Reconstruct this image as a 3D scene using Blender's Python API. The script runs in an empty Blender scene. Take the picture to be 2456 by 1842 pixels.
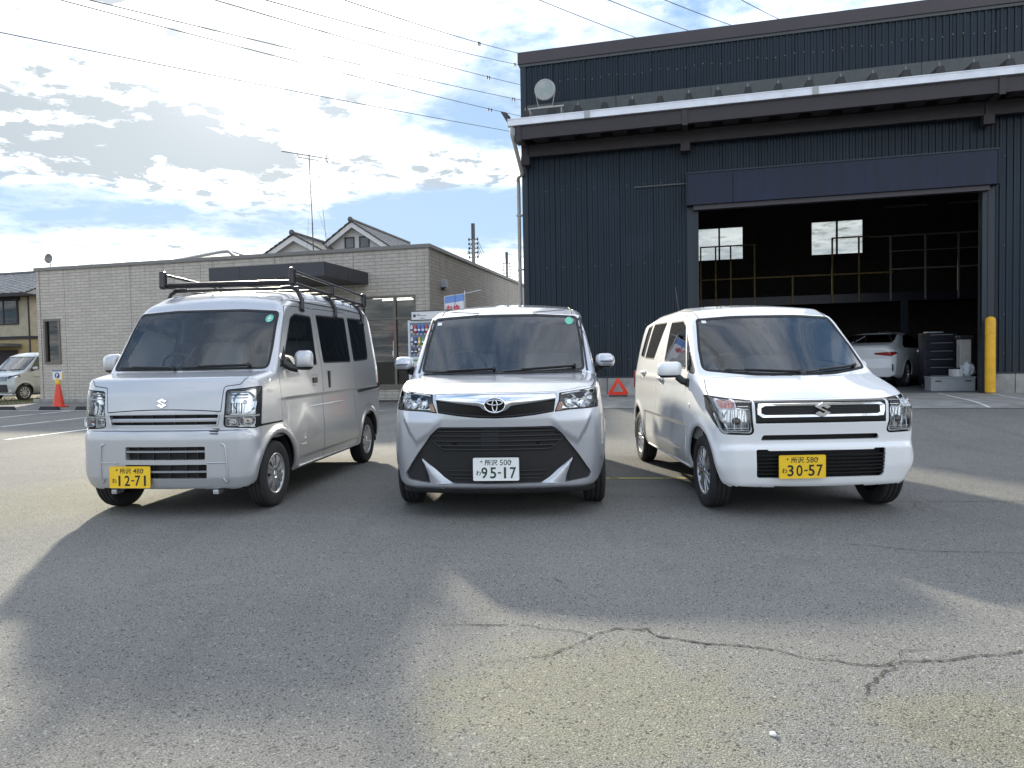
import bpy, bmesh, math, random
import numpy as np
from mathutils import Vector, Matrix, noise

random.seed(7)
SC = bpy.context.scene
COL = SC.collection
R = math.radians

# ------------------------------------------------------------------ camera
cam_d = bpy.data.cameras.new('camera')
cam_d.sensor_width = 36.0
cam_d.lens = 36.0 * 1688 / 2456
cam_d.clip_start = 0.05
cam_d.clip_end = 3000
cam = bpy.data.objects.new('camera', cam_d)
COL.objects.link(cam)
cam.matrix_world = (Matrix.Translation((0, 0, 1.162)) @ Matrix.Rotation(R(90 - 2.028), 4, 'X')
                    @ Matrix.Rotation(R(-1.05), 4, 'Z'))
SC.camera = cam

# ------------------------------------------------------------------ sun and sky
SUN_EL, SUN_AZ = R(22.8), R(-20.5)          # behind the cars, a little left of straight ahead
SUN_DIR = Vector((math.sin(SUN_AZ) * math.cos(SUN_EL), math.cos(SUN_AZ) * math.cos(SUN_EL), math.sin(SUN_EL)))
sun_d = bpy.data.lights.new('sun', 'SUN')
sun_d.energy = 2.0
sun_d.angle = R(2.2)
sun_d.color = (1.0, 0.92, 0.74)
sun = bpy.data.objects.new('sun', sun_d)
COL.objects.link(sun)
sun.rotation_euler = SUN_DIR.to_track_quat('Z', 'Y').to_euler()
sun.location = SUN_DIR * 50

SC.view_settings.view_transform = 'Standard'
SC.view_settings.look = 'None'
SC.view_settings.exposure = 1.93
SC.view_settings.gamma = 1
SC.view_settings.use_curve_mapping = False
SC.cycles.max_bounces = 8
SC.cycles.transparent_max_bounces = 16
SC.cycles.caustics_reflective = False
SC.cycles.caustics_refractive = False
SC.cycles.sample_clamp_indirect = 6

world = bpy.data.worlds.new('World')
SC.world = world
world.use_nodes = True


class NT:
    """small wrapper that makes node graphs short to write"""
    def __init__(self, tree):
        self.t = tree
        tree.nodes.clear()

    def n(self, kind, **kw):
        nd = self.t.nodes.new('ShaderNode' + kind)
        for k, v in kw.items():
            if k.startswith('i_'):
                key = k[2:]
                key = int(key) if key.isdigit() else key.replace('_', ' ')
                self.set(nd.inputs[key], v)
            else:
                setattr(nd, k, v)
        return nd

    def set(self, sock, v):
        if isinstance(v, bpy.types.NodeSocket):
            self.t.links.new(v, sock)
        elif isinstance(v, bpy.types.Node):
            self.t.links.new(v.outputs[0], sock)
        else:
            if hasattr(sock.default_value, '__len__') and not hasattr(v, '__len__'):
                v = [v] * len(sock.default_value)
            if hasattr(sock.default_value, '__len__') and len(v) == 3 and len(sock.default_value) == 4:
                v = (*v, 1.0)
            sock.default_value = v

    def m(self, op, a, b=0.0, c=0.0, clamp=False):
        nd = self.t.nodes.new('ShaderNodeMath')
        nd.operation = op
        nd.use_clamp = clamp
        self.set(nd.inputs[0], a)
        self.set(nd.inputs[1], b)
        if op in ('MULTIPLY_ADD', 'SMOOTH_MIN', 'SMOOTH_MAX', 'COMPARE'):
            self.set(nd.inputs[2], c)
        return nd.outputs[0]

    def ss(self, v, a, b):
        """smoothstep of v from a to b"""
        nd = self.t.nodes.new('ShaderNodeMapRange')
        nd.interpolation_type = 'SMOOTHSTEP'
        nd.clamp = True
        self.set(nd.inputs['Value'], v)
        if a > b:
            a, b, lo, hi = b, a, 1.0, 0.0
        else:
            lo, hi = 0.0, 1.0
        nd.inputs['From Min'].default_value = a
        nd.inputs['From Max'].default_value = b
        nd.inputs['To Min'].default_value = lo
        nd.inputs['To Max'].default_value = hi
        return nd.outputs[0]

    def mix(self, f, a, b, mode='MIX'):
        nd = self.t.nodes.new('ShaderNodeMix')
        nd.data_type = 'RGBA'
        nd.blend_type = mode
        self.set(nd.inputs[0], f)
        self.set(nd.inputs[6], a)
        self.set(nd.inputs[7], b)
        return nd.outputs[2]

    def noise(self, vec, scale, detail=4, rough=0.55, dist=0.0):
        nd = self.t.nodes.new('ShaderNodeTexNoise')
        self.set(nd.inputs['Vector'], vec)
        nd.inputs['Scale'].default_value = scale
        nd.inputs['Detail'].default_value = detail
        nd.inputs['Roughness'].default_value = rough
        nd.inputs['Distortion'].default_value = dist
        return nd.outputs[0]


def build_sky():
    g = NT(world.node_tree)
    out = g.n('OutputWorld')
    bg = g.n('Background')
    bg.inputs[1].default_value = 0.145
    g.t.links.new(bg.outputs[0], out.inputs[0])
    sky = g.n('TexSky', sky_type='NISHITA', sun_disc=False, sun_elevation=SUN_EL,
              sun_rotation=SUN_AZ, altitude=50.0, air_density=1.0, dust_density=0.8, ozone_density=1.5)
    tc = g.n('TexCoord')
    sep = g.n('SeparateXYZ', i_0=tc.outputs['Generated'])
    x, y, z = sep.outputs
    zz = g.m('MAXIMUM', z, 0.0)
    den = g.m('ADD', zz, 0.10)
    # project the direction onto a flat cloud layer
    px, py = g.m('DIVIDE', x, den), g.m('DIVIDE', y, den)
    cv = g.n('CombineXYZ', i_0=px, i_1=g.m('MULTIPLY', py, 1.0), i_2=0.37).outputs[0]
    n1 = g.noise(cv, 0.9, 9, 0.58, 0.35)
    n2 = g.noise(cv, 3.1, 7, 0.62, 0.2)
    ca = g.n('VectorMath', operation='ADD', i_0=cv, i_1=(7.3, 2.1, 4.4)).outputs[0]
    n3 = g.noise(ca, 0.55, 6, 0.5, 0.2)
    n4 = g.noise(ca, 1.7, 8, 0.6, 0.3)
    el = g.m('ARCSINE', z)                     # elevation
    az = g.m('ARCTAN2', x, y)                  # azimuth, 0 = straight ahead

    def blob(a0, e0, wa, we):
        u = g.m('DIVIDE', g.m('SUBTRACT', az, R(a0)), R(wa))
        v = g.m('DIVIDE', g.m('SUBTRACT', el, R(e0)), R(we))
        d = g.m('ADD', g.m('MULTIPLY', u, u), g.m('MULTIPLY', v, v))
        return g.m('POWER', 2.718, g.m('MULTIPLY', d, -1.0))
    n5 = g.noise(cv, 8.5, 6, .62, .2)
    cover = g.m('ADD', g.m('MULTIPLY', n1, 0.72), g.m('MULTIPLY', n2, 0.30))
    cover = g.m('ADD', cover, g.m('MULTIPLY', g.m('SUBTRACT', n5, .5), .22))
    cover = g.m('ADD', cover, 0.055)
    for (a0, e0, wa, we, k) in BLOBS:
        cover = g.m('ADD', cover, g.m('MULTIPLY', blob(a0, e0, wa, we), k))
    mask = g.ss(cover, 0.45, 0.70)
    # cloud brightness: white where thin and sunlit, grey where thick
    thick = g.ss(g.m('ADD', g.m('MULTIPLY', n3, 0.7), g.m('MULTIPLY', n4, 0.42)), 0.50, 0.74)
    dk = g.m('MULTIPLY', thick, 0.55)
    for (a0, e0, wa, we, k) in DARKS:
        dk = g.m('ADD', dk, g.m('MULTIPLY', g.m('MULTIPLY', blob(a0, e0, wa, we), k), g.ss(g.m('ADD', g.m('MULTIPLY', n4, .75), g.m('ADD', g.m('MULTIPLY', n2, .4), g.m('MULTIPLY', n5, .35))), 0.50, 0.92)))
    dk = g.m('ADD', dk, g.m('MULTIPLY', g.ss(g.m('ADD', g.m('MULTIPLY', n5, .55), g.m('MULTIPLY', n2, .5)), .49, .66), .80))
    dk = g.m('MINIMUM', dk, 1.0)
    white = g.mix(dk, (5.4, 5.4, 5.45), (1.02, 1.16, 1.27))
    ds = g.n('VectorMath', operation='DOT_PRODUCT', i_0=tc.outputs['Generated'], i_1=tuple(SUN_DIR)).outputs['Value']
    dsm = g.m('MAXIMUM', ds, 0.0)
    glow = g.m('ADD', g.m('MULTIPLY', g.m('POWER', dsm, 30.0), .35), g.m('MULTIPLY', g.m('POWER', dsm, 300.0), .6))
    gl = g.mix(1.0, white, g.n('CombineColor', i_0=glow, i_1=g.m('MULTIPLY', glow, .98), i_2=g.m('MULTIPLY', glow, .93)).outputs[0], 'ADD')
    warm = g.mix(g.ss(el, R(14), R(1)), gl, g.mix(1.0, gl, (1.02, 1.0, 0.94), 'MULTIPLY'))
    # clear air: the sky model with its brightest part held back, as a camera exposing for the shade renders it
    lum = g.n('VectorMath', operation='DOT_PRODUCT', i_0=sky.outputs[0], i_1=(.25, .5, .25)).outputs['Value']
    kk = g.m('DIVIDE', 1.1, g.m('ADD', 1.6, lum))
    soft = g.mix(1.0, sky.outputs[0], g.n('CombineColor', i_0=kk, i_1=kk, i_2=kk).outputs[0], 'MULTIPLY')
    air = g.mix(g.ss(el, R(2), R(38)), (1.12, 1.66, 2.25), (.62, 1.12, 1.95))
    blue = g.mix(.72, soft, air)
    col = g.mix(mask, blue, warm)
    g.t.links.new(col, bg.inputs[0])


BLOBS = [(-8, 11.2, 15, 2.0, -0.25), (-30, 10.5, 9, 1.6, -0.10), (-2, 21, 4, 7, -0.08), (-12, 19.5, 8, 1.4, -0.06), (12, 27, 16, 6, -0.10),
         (-30, 17, 14, 3.5, 0.25), (-18, 27, 16, 6, 0.22), (-10, 15.2, 14, 1.8, 0.20), (-22, 6.5, 18, 1.7, 0.16), (3, 7, 9, 2.0, .10)]
DARKS = [(-29, 15.8, 9, 2.8, 2.0), (-33, 29, 12, 4, 0.8), (-19, 15.0, 6, 1.3, 0.5), (-3, 15, 7, 1.6, .4)]
build_sky()


# ------------------------------------------------------------------ materials
MATS = {}


def mat(name, col=(.5, .5, .5), rough=.5, metal=0.0, coat=0.0, spec=.5, var=0.0, vscale=8.0, bump=0.0, bscale=60.0,
        coat_rough=.03, emit=None, estr=1.0, trans=0.0):
    if name in MATS:
        return MATS[name]
    m = bpy.data.materials.new(name)
    m.use_nodes = True
    g = NT(m.node_tree)
    out = g.n('OutputMaterial')
    p = g.n('BsdfPrincipled')
    g.t.links.new(p.outputs[0], out.inputs[0])
    g.set(p.inputs['Base Color'], col)
    p.inputs['Roughness'].default_value = rough
    p.inputs['Metallic'].default_value = metal
    p.inputs['Coat Weight'].default_value = coat
    p.inputs['Coat Roughness'].default_value = coat_rough
    p.inputs['Specular IOR Level'].default_value = spec
    if trans:
        p.inputs['Transmission Weight'].default_value = trans
    if emit:
        g.set(p.inputs['Emission Color'], emit)
        p.inputs['Emission Strength'].default_value = estr
    if var or bump:
        tc = g.n('TexCoord')
        ob = tc.outputs['Object']
        if var:
            nz = g.noise(ob, vscale, 6, .6)
            lo = tuple(max(0, c * (1 - var)) for c in col)
            hi = tuple(min(1, c * (1 + var)) for c in col)
            g.set(p.inputs['Base Color'], g.mix(g.ss(nz, .3, .7), lo, hi))
            g.set(p.inputs['Roughness'], g.m('ADD', rough, g.m('MULTIPLY', g.m('SUBTRACT', nz, .5), .25), clamp=True))
        if bump:
            b = g.n('Bump')
            b.inputs['Strength'].default_value = bump
            b.inputs['Distance'].default_value = .01
            g.set(b.inputs['Height'], g.noise(ob, bscale, 5, .6))
            g.t.links.new(b.outputs[0], p.inputs['Normal'])
    MATS[name] = m
    return m


def paint(name, col, metal=0.0, rough=.45, flake=0.0):
    """car paint: base coat with fine flake, slight film of dust, clear coat"""
    if name in MATS:
        return MATS[name]
    m = bpy.data.materials.new(name)
    m.use_nodes = True
    g = NT(m.node_tree)
    out = g.n('OutputMaterial')
    p = g.n('BsdfPrincipled')
    g.t.links.new(p.outputs[0], out.inputs[0])
    ob = g.n('TexCoord').outputs['Object']
    nz = g.noise(ob, 3.0, 6, .65)
    z = g.n('SeparateXYZ', i_0=ob).outputs[2]
    dust = g.m('MULTIPLY', g.ss(z, .75, .15), g.m('MULTIPLY', nz, .5))
    c = g.mix(dust, col, tuple(.6 * a + .4 * b for a, b in zip(col, (.30, .28, .25))))
    g.set(p.inputs['Base Color'], c)
    p.inputs['Metallic'].default_value = metal
    g.set(p.inputs['Roughness'], g.m('ADD', rough, g.m('MULTIPLY', nz, .12)))
    p.inputs['Coat Weight'].default_value = 1.0
    g.set(p.inputs['Coat Roughness'], g.m('ADD', .025, g.m('MULTIPLY', g.ss(nz, .45, .75), .05)))
    if flake:
        b = g.n('Bump')
        b.inputs['Strength'].default_value = flake
        b.inputs['Distance'].default_value = .002
        g.set(b.inputs['Height'], g.noise(ob, 900, 2, .5))
        g.t.links.new(b.outputs[0], p.inputs['Normal'])
    MATS[name] = m
    return m


def glass(name, tint=(.8, .86, .85), ior=1.55, refl=1.6, rough=0.0):
    """thin pane: see-through by the tint, mirror by Fresnel"""
    if name in MATS:
        return MATS[name]
    m = bpy.data.materials.new(name)
    m.use_nodes = True
    g = NT(m.node_tree)
    out = g.n('OutputMaterial')
    fr = g.n('Fresnel')
    fr.inputs[0].default_value = ior
    fac = g.m('MULTIPLY', fr.outputs[0], refl, clamp=True)
    tr = g.n('BsdfTransparent')
    g.set(tr.inputs[0], tint)
    gl = g.n('BsdfGlossy')
    gl.inputs['Roughness'].default_value = rough
    g.set(gl.inputs[0], (1, 1, 1))
    mx = g.n('MixShader', i_0=fac)
    g.t.links.new(tr.outputs[0], mx.inputs[1])
    g.t.links.new(gl.outputs[0], mx.inputs[2])
    g.t.links.new(mx.outputs[0], out.inputs[0])
    MATS[name] = m
    return m


# ------------------------------------------------------------------ mesh helper
class MB:
    """collects simple solids and links them as ONE mesh object"""
    def __init__(self):
        self.v, self.f, self.mi, self.sm = [], [], [], []

    def add(self, vs, fs, mi=0, smooth=False):
        o = len(self.v)
        self.v += [tuple(p) for p in vs]
        for f in fs:
            self.f.append(tuple(i + o for i in f))
            self.mi.append(mi)
            self.sm.append(smooth)
        return self

    def box(self, a, b, mi=0, M=None, bev=0.0):
        (x0, y0, z0), (x1, y1, z1) = a, b
        if x0 > x1: x0, x1 = x1, x0
        if y0 > y1: y0, y1 = y1, y0
        if z0 > z1: z0, z1 = z1, z0
        if bev > 0:
            bev = min(bev, .45 * min(x1 - x0, y1 - y0, z1 - z0))
            bm = bmesh.new()
            bmesh.ops.create_cube(bm, size=1)
            for v in bm.verts:
                v.co = Vector(((x0 + x1) / 2 + v.co.x * (x1 - x0), (y0 + y1) / 2 + v.co.y * (y1 - y0), (z0 + z1) / 2 + v.co.z * (z1 - z0)))
            bmesh.ops.bevel(bm, geom=bm.edges[:], offset=bev, segments=2, affect='EDGES', profile=.5)
            bm.verts.index_update()
            vs = [v.co.copy() for v in bm.verts]
            fs = [[v.index for v in f.verts] for f in bm.faces]
            bm.free()
        else:
            vs = [Vector(p) for p in ((x0, y0, z0), (x1, y0, z0), (x1, y1, z0), (x0, y1, z0), (x0, y0, z1), (x1, y0, z1), (x1, y1, z1), (x0, y1, z1))]
            fs = [(0, 3, 2, 1), (4, 5, 6, 7), (0, 1, 5, 4), (1, 2, 6, 5), (2, 3, 7, 6), (3, 0, 4, 7)]
        if M is not None:
            vs = [M @ p for p in vs]
        return self.add(vs, fs, mi)

    def cyl(self, p, q, r, n=12, mi=0, r2=None, caps=True, smooth=True):
        p, q = Vector(p), Vector(q)
        r2 = r if r2 is None else r2
        d = (q - p).normalized()
        u = d.orthogonal().normalized()
        w = d.cross(u)
        ring = [(math.cos(2 * math.pi * i / n), math.sin(2 * math.pi * i / n)) for i in range(n)]
        vs = [p + u * (c * r) + w * (s * r) for c, s in ring] + [q + u * (c * r2) + w * (s * r2) for c, s in ring]
        self.add(vs, [(i, (i + 1) % n, n + (i + 1) % n, n + i) for i in range(n)], mi, smooth)
        if caps:
            self.add(vs[:n], [tuple(range(n))[::-1]], mi)
            self.add(vs[n:], [tuple(range(n))], mi)
        return self

    def tube(self, pts, r, n=8, mi=0, closed=False, caps=True):
        """round bar along a polyline, mitred"""
        P = [Vector(p) for p in pts]
        N = len(P)
        T = []
        for i in range(N):
            a = P[i - 1] if (i or closed) else P[i]
            b = P[(i + 1) % N] if (i < N - 1 or closed) else P[i]
            T.append((b - a).normalized())
        u = T[0].orthogonal().normalized()
        vs = []
        for i in range(N):
            u = (u - T[i] * u.dot(T[i])).normalized()
            w = T[i].cross(u)
            for k in range(n):
                a = 2 * math.pi * k / n
                vs.append(P[i] + u * (math.cos(a) * r) + w * (math.sin(a) * r))
        fs = []
        for i in range(N if closed else N - 1):
            j = (i + 1) % N
            for k in range(n):
                l = (k + 1) % n
                fs.append((i * n + k, i * n + l, j * n + l, j * n + k))
        self.add(vs, fs, mi, True)
        if caps and not closed:
            self.add(vs[:n], [tuple(range(n))[::-1]], mi)
            self.add(vs[-n:], [tuple(range(n))], mi)
        return self

    def prism(self, poly, d, mi=0, smooth=False):
        """polygon (3-D, planar) pushed along vector d"""
        P = [Vector(p) for p in poly]
        d = Vector(d)
        n = len(P)
        self.add(P + [p + d for p in P], [tuple(range(n))[::-1], tuple(range(n, 2 * n))] +
                 [(i, (i + 1) % n, n + (i + 1) % n, n + i) for i in range(n)], mi, smooth)
        return self

    def lathe(self, prof, c, axis='Y', n=32, mi=0, smooth=True, sgn=1, ang=2 * math.pi, a0=0.0):
        """prof = [(radius, along-axis)]"""
        c = Vector(c)
        vs, fs = [], []
        m = len(prof)
        full = abs(ang - 2 * math.pi) < 1e-6
        k = n if full else n + 1
        for i in range(k):
            a = a0 + ang * i / n
            ca, sa = math.cos(a), math.sin(a)
            for r, h in prof:
                h *= sgn
                if axis == 'Y':
                    vs.append(c + Vector((r * ca, h, r * sa)))
                elif axis == 'Z':
                    vs.append(c + Vector((r * ca, r * sa, h)))
                else:
                    vs.append(c + Vector((h, r * ca, r * sa)))
        for i in range(n):
            j = (i + 1) % k
            for q in range(m - 1):
                fs.append((i * m + q, j * m + q, j * m + q + 1, i * m + q + 1))
        return self.add(vs, fs, mi, smooth)

    def quad(self, *p, mi=0):
        return self.add(p, [tuple(range(len(p)))], mi)

    def mesh(self, name, mats):
        me = bpy.data.meshes.new(name)
        me.from_pydata([tuple(p) for p in self.v], [], self.f)
        for m in (mats if isinstance(mats, (list, tuple)) else [mats]):
            me.materials.append(m)
        me.polygons.foreach_set('material_index', self.mi)
        me.polygons.foreach_set('use_smooth', self.sm)
        bm = bmesh.new()
        bm.from_mesh(me)
        bmesh.ops.recalc_face_normals(bm, faces=bm.faces)
        bm.to_mesh(me)
        bm.free()
        me.update()
        return me

    def build(self, name, mats, parent=None, **kw):
        return link(name, self.mesh(name, mats), parent, **kw)


def link(name, me, parent=None, **kw):
    o = bpy.data.objects.new(name, me)
    COL.objects.link(o)
    if parent is not None:
        o.parent = parent
    for k, v in kw.items():
        if k == 'loc':
            o.location = v
        elif k == 'rot':
            o.rotation_euler = v
        else:
            o[k] = v
    return o


def thing(name, label, cat, loc=(0, 0, 0), rotz=0.0, group=None, rot=None):
    o = bpy.data.objects.new(name, None)
    o.empty_display_size = .2
    COL.objects.link(o)
    o.location = loc
    o.rotation_euler = rot if rot else (0, 0, rotz)
    o['label'] = label
    o['category'] = cat
    if group:
        o['group'] = group
    return o


def tag(o, label, cat, group=None):
    o['label'] = label
    o['category'] = cat
    if group:
        o['group'] = group
    return o


def structure(o):
    o['kind'] = 'structure'
    return o


def copy_tree(o, parent=None):
    c = o.copy()
    COL.objects.link(c)
    if parent is not None:
        c.parent = parent
    for ch in list(o.children):
        copy_tree(ch, c)
    return c


def round_poly(P, r, n=4):
    """2-D polygon with its corners rounded; r = one radius or one per corner"""
    out = []
    N = len(P)
    for i in range(N):
        p = Vector(P[i][:2])
        rr = P[i][2] if len(P[i]) > 2 else (r[i] if hasattr(r, '__len__') else r)
        a, b = Vector(P[i - 1][:2]) - p, Vector(P[(i + 1) % N][:2]) - p
        la, lb = a.length, b.length
        if rr <= 0 or la < 1e-9 or lb < 1e-9:
            out.append((p.x, p.y))
            continue
        a, b = a / la, b / lb
        cosang = max(-1, min(1, a.dot(b)))
        ang = math.acos(cosang)
        if ang > 3.10 or ang < .02:
            out.append((p.x, p.y))
            continue
        t = min(rr / math.tan(ang / 2), .48 * la, .48 * lb)
        p0, p1 = p + a * t, p + b * t
        for k in range(n + 1):
            s = k / n
            q = p0 * (1 - s) ** 2 + p * (2 * s * (1 - s)) + p1 * s ** 2
            out.append((q.x, q.y))
    return out


def offset_poly(P, d):
    """move a 2-D polygon's edge inward by d"""
    A = sum(P[i][0] * P[(i + 1) % len(P)][1] - P[(i + 1) % len(P)][0] * P[i][1] for i in range(len(P)))
    sg = 1 if A > 0 else -1
    out = []
    N = len(P)
    for i in range(N):
        a, p, b = Vector(P[i - 1]), Vector(P[i]), Vector(P[(i + 1) % N])
        e1, e2 = (p - a), (b - p)
        if e1.length < 1e-9: e1 = e2
        if e2.length < 1e-9: e2 = e1
        e1, e2 = e1.normalized(), e2.normalized()
        n1, n2 = Vector((-e1.y, e1.x)) * sg, Vector((-e2.y, e2.x)) * sg
        n = n1 + n2
        n = n1 if n.length < 1e-6 else n.normalized()
        k = max(.35, n.dot(n1))
        q = p + n * (d / k)
        out.append((q.x, q.y))
    return out


_glyphs = {}


def text_geo(s, bold=0.0):
    """flat outline of a string as (verts, faces, width, height), lower left at 0,0"""
    key = (s, bold)
    if key in _glyphs:
        return _glyphs[key]
    cu = bpy.data.curves.new('lettering', 'FONT')
    cu.body = s
    cu.size = 1.0
    cu.fill_mode = 'BOTH'
    cu.offset = bold
    cu.resolution_u = 3
    ob = bpy.data.objects.new('lettering', cu)
    COL.objects.link(ob)
    bpy.context.view_layer.update()
    dg = bpy.context.evaluated_depsgraph_get()
    me = bpy.data.meshes.new_from_object(ob.evaluated_get(dg))
    vs = [v.co.copy() for v in me.vertices]
    fs = [tuple(p.vertices) for p in me.polygons]
    bpy.data.objects.remove(ob)
    bpy.data.curves.remove(cu)
    bpy.data.meshes.remove(me)
    if not vs:
        return [], [], 1, 1
    x0, y0 = min(v.x for v in vs), min(v.y for v in vs)
    w, h = max(v.x for v in vs) - x0, max(v.y for v in vs) - y0
    _glyphs[key] = ([Vector((v.x - x0, v.y - y0, 0)) for v in vs], fs, w, h)
    return _glyphs[key]


def put_text(mb, s, o, ux, uy, w=None, h=None, mi=0, bold=0.0, center=True):
    """lay a string into mb: o = anchor, ux / uy = unit axes, w / h = size in metres"""
    vs, fs, tw, th = text_geo(s, bold)
    if not vs:
        return
    sx = (w / tw) if w else h / th
    sy = (h / th) if h else sx
    o, ux, uy = Vector(o), Vector(ux), Vector(uy)
    cx, cy = (tw / 2, th / 2) if center else (0, 0)
    mb.add([o + ux * ((v.x - cx) * sx) + uy * ((v.y - cy) * sy) for v in vs], fs, mi)
# ------------------------------------------------------------------ car bodies
def sstep(v, a, b):
    t = np.clip((v - a) / (b - a), 0, 1)
    return t * t * (3 - 2 * t)


def curve1(keys):
    """smooth monotone interpolation through (t, value) keys"""
    t = np.array([k[0] for k in keys], float)
    y = np.array([k[1] for k in keys], float)
    h = np.diff(t)
    d = np.diff(y) / h
    m = np.zeros(len(t))
    m[0], m[-1] = d[0], d[-1]
    for i in range(1, len(t) - 1):
        m[i] = 0 if d[i - 1] * d[i] <= 0 else 2 * d[i - 1] * d[i] / (d[i - 1] + d[i])

    def f(x):
        x = np.clip(x, t[0], t[-1])
        i = np.clip(np.searchsorted(t, x) - 1, 0, len(t) - 2)
        s = (x - t[i]) / h[i]
        return ((2 * s ** 3 - 3 * s ** 2 + 1) * y[i] + (s ** 3 - 2 * s ** 2 + s) * h[i] * m[i]
                + (-2 * s ** 3 + 3 * s ** 2) * y[i + 1] + (s ** 3 - s ** 2) * h[i] * m[i + 1])
    return f


def poly_sd(px, pz, P):
    """signed distance (negative inside) of points to polygon P"""
    A = np.asarray(P, float)
    B = np.roll(A, -1, 0)
    px, pz = np.asarray(px, np.float32), np.asarray(pz, np.float32)
    d2 = np.full(px.shape, 1e9, np.float32)
    ins = np.zeros(px.shape, bool)
    for (ax, az), (bx, bz) in zip(A.tolist(), B.tolist()):
        ex, ez = bx - ax, bz - az
        L = ex * ex + ez * ez
        if L < 1e-14:
            continue
        t = np.clip(((px - ax) * ex + (pz - az) * ez) / L, 0, 1)
        dx, dz = px - ax - t * ex, pz - az - t * ez
        d2 = np.minimum(d2, dx * dx + dz * dz)
        c = (az > pz) != (bz > pz)
        xi = (ex / (ez if ez else 1e-12)) * (pz - az) + ax
        ins ^= c & (px < xi)
    d = np.sqrt(d2)
    return np.where(ins, -d, d)


class Body:
    """a car body as the filleted meeting of its side outline, plan and front outline, meshed finely"""
    def __init__(self, prof, W, plan, bow, rad, extra=None, step=.019):
        self.P = round_poly(prof, 0, 6)
        self.W, self.plan = curve1(W), curve1(plan)
        self.bow, self.rad, self.extra = bow, rad, extra
        self.h = step
        x0, x1 = min(p[0] for p in self.P) - .06, max(p[0] for p in self.P) + .06
        z0, z1 = min(p[1] for p in self.P) - .06, max(p[1] for p in self.P) + .06
        self.bb = (x0, x1, z0, z1)
        # coarse distance table
        self.th = .008
        self.tx = np.arange(x0 - .5, x1 + .5, self.th)
        self.tz = np.arange(z0 - .2, z1 + .3, self.th)
        X, Z = np.meshgrid(self.tx, self.tz, indexing='ij')
        self.tab = poly_sd(X, Z, self.P)

    def dside(self, x, z, exact):
        if exact:
            return poly_sd(x, z, self.P)
        i = np.clip((x - self.tx[0]) / self.th, 0, len(self.tx) - 1.001)
        j = np.clip((z - self.tz[0]) / self.th, 0, len(self.tz) - 1.001)
        a, b = i.astype(int), j.astype(int)
        u, v = i - a, j - b
        T = self.tab
        return (T[a, b] * (1 - u) * (1 - v) + T[a + 1, b] * u * (1 - v) + T[a, b + 1] * (1 - u) * v + T[a + 1, b + 1] * u * v)

    def f(self, x, y, z, exact=False):
        dx, dz = self.bow(x, y, z)
        ds = self.dside(x + dx, z + dz, exact)
        w = self.W(z) - self.plan(x)
        if self.extra is not None:
            w = w + self.extra(x, z)
        dy = np.abs(y) - w
        r = self.rad(x, z)
        a, b = ds + r, dy + r
        return -r + np.sqrt(np.maximum(a, 0) ** 2 + np.maximum(b, 0) ** 2) + np.minimum(np.maximum(a, b), 0)

    def grad(self, P, exact, e=.003):
        g = np.empty_like(P)
        for k in range(3):
            q, s = P.copy(), P.copy()
            q[:, k] += e
            s[:, k] -= e
            g[:, k] = (self.f(*q.T, exact) - self.f(*s.T, exact)) / (2 * e)
        return g

    def mesh(self):
        h = self.h
        x0, x1, z0, z1 = self.bb
        wm = max(self.W(np.linspace(z0, z1, 80))) + .05
        ny = int(wm / h) + 2
        xs = np.arange(x0, x1 + h, h)
        ys = (np.arange(-ny, ny + 1) + .5) * h
        zs = np.arange(z0, z1 + h, h)
        X, Y, Z = np.meshgrid(xs, ys, zs, indexing='ij')
        F = self.f(X.ravel(), Y.ravel(), Z.ravel()).reshape(X.shape)
        V, Q = surface_net(F, (xs[0], ys[0], zs[0]), h)
        for it in range(4):
            v = self.f(*V.T)
            g = self.grad(V, False, .004)
            n2 = np.maximum((g * g).sum(1), .25)
            V = V - g * (v / n2)[:, None]
        v = self.f(*V.T, True)
        g = self.grad(V, True, .003)
        n2 = np.maximum((g * g).sum(1), .25)
        V = V - g * (v / n2)[:, None]
        g = self.grad(V, True, .004)
        N = g / np.maximum(np.linalg.norm(g, axis=1), 1e-6)[:, None]
        return V, Q, N

    def _march(self, mk, a, b):
        t = np.linspace(a, b, 260)
        v = self.f(*mk(t))
        i = np.nonzero(v < 0)[0]
        if len(i) == 0:
            return b
        i = max(i[0], 1)
        lo, hi = t[i - 1], t[i]
        for _ in range(9):
            m = (lo + hi) / 2
            if self.f(*mk(np.array([m])))[0] < 0: hi = m
            else: lo = m
        return (lo + hi) / 2

    def sx(self, y, z, a=1.2, b=-1.5):
        """x of the front surface at (y, z)"""
        return float(self._march(lambda t: (t, np.full_like(t, y), np.full_like(t, z)), a, b))

    def sy(self, x, z):
        return float(self._march(lambda t: (np.full_like(t, x), t, np.full_like(t, z)), 1.2, 0))

    def sz(self, x, y):
        return float(self._march(lambda t: (np.full_like(t, x), np.full_like(t, y), t), 2.4, .3))


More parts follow.
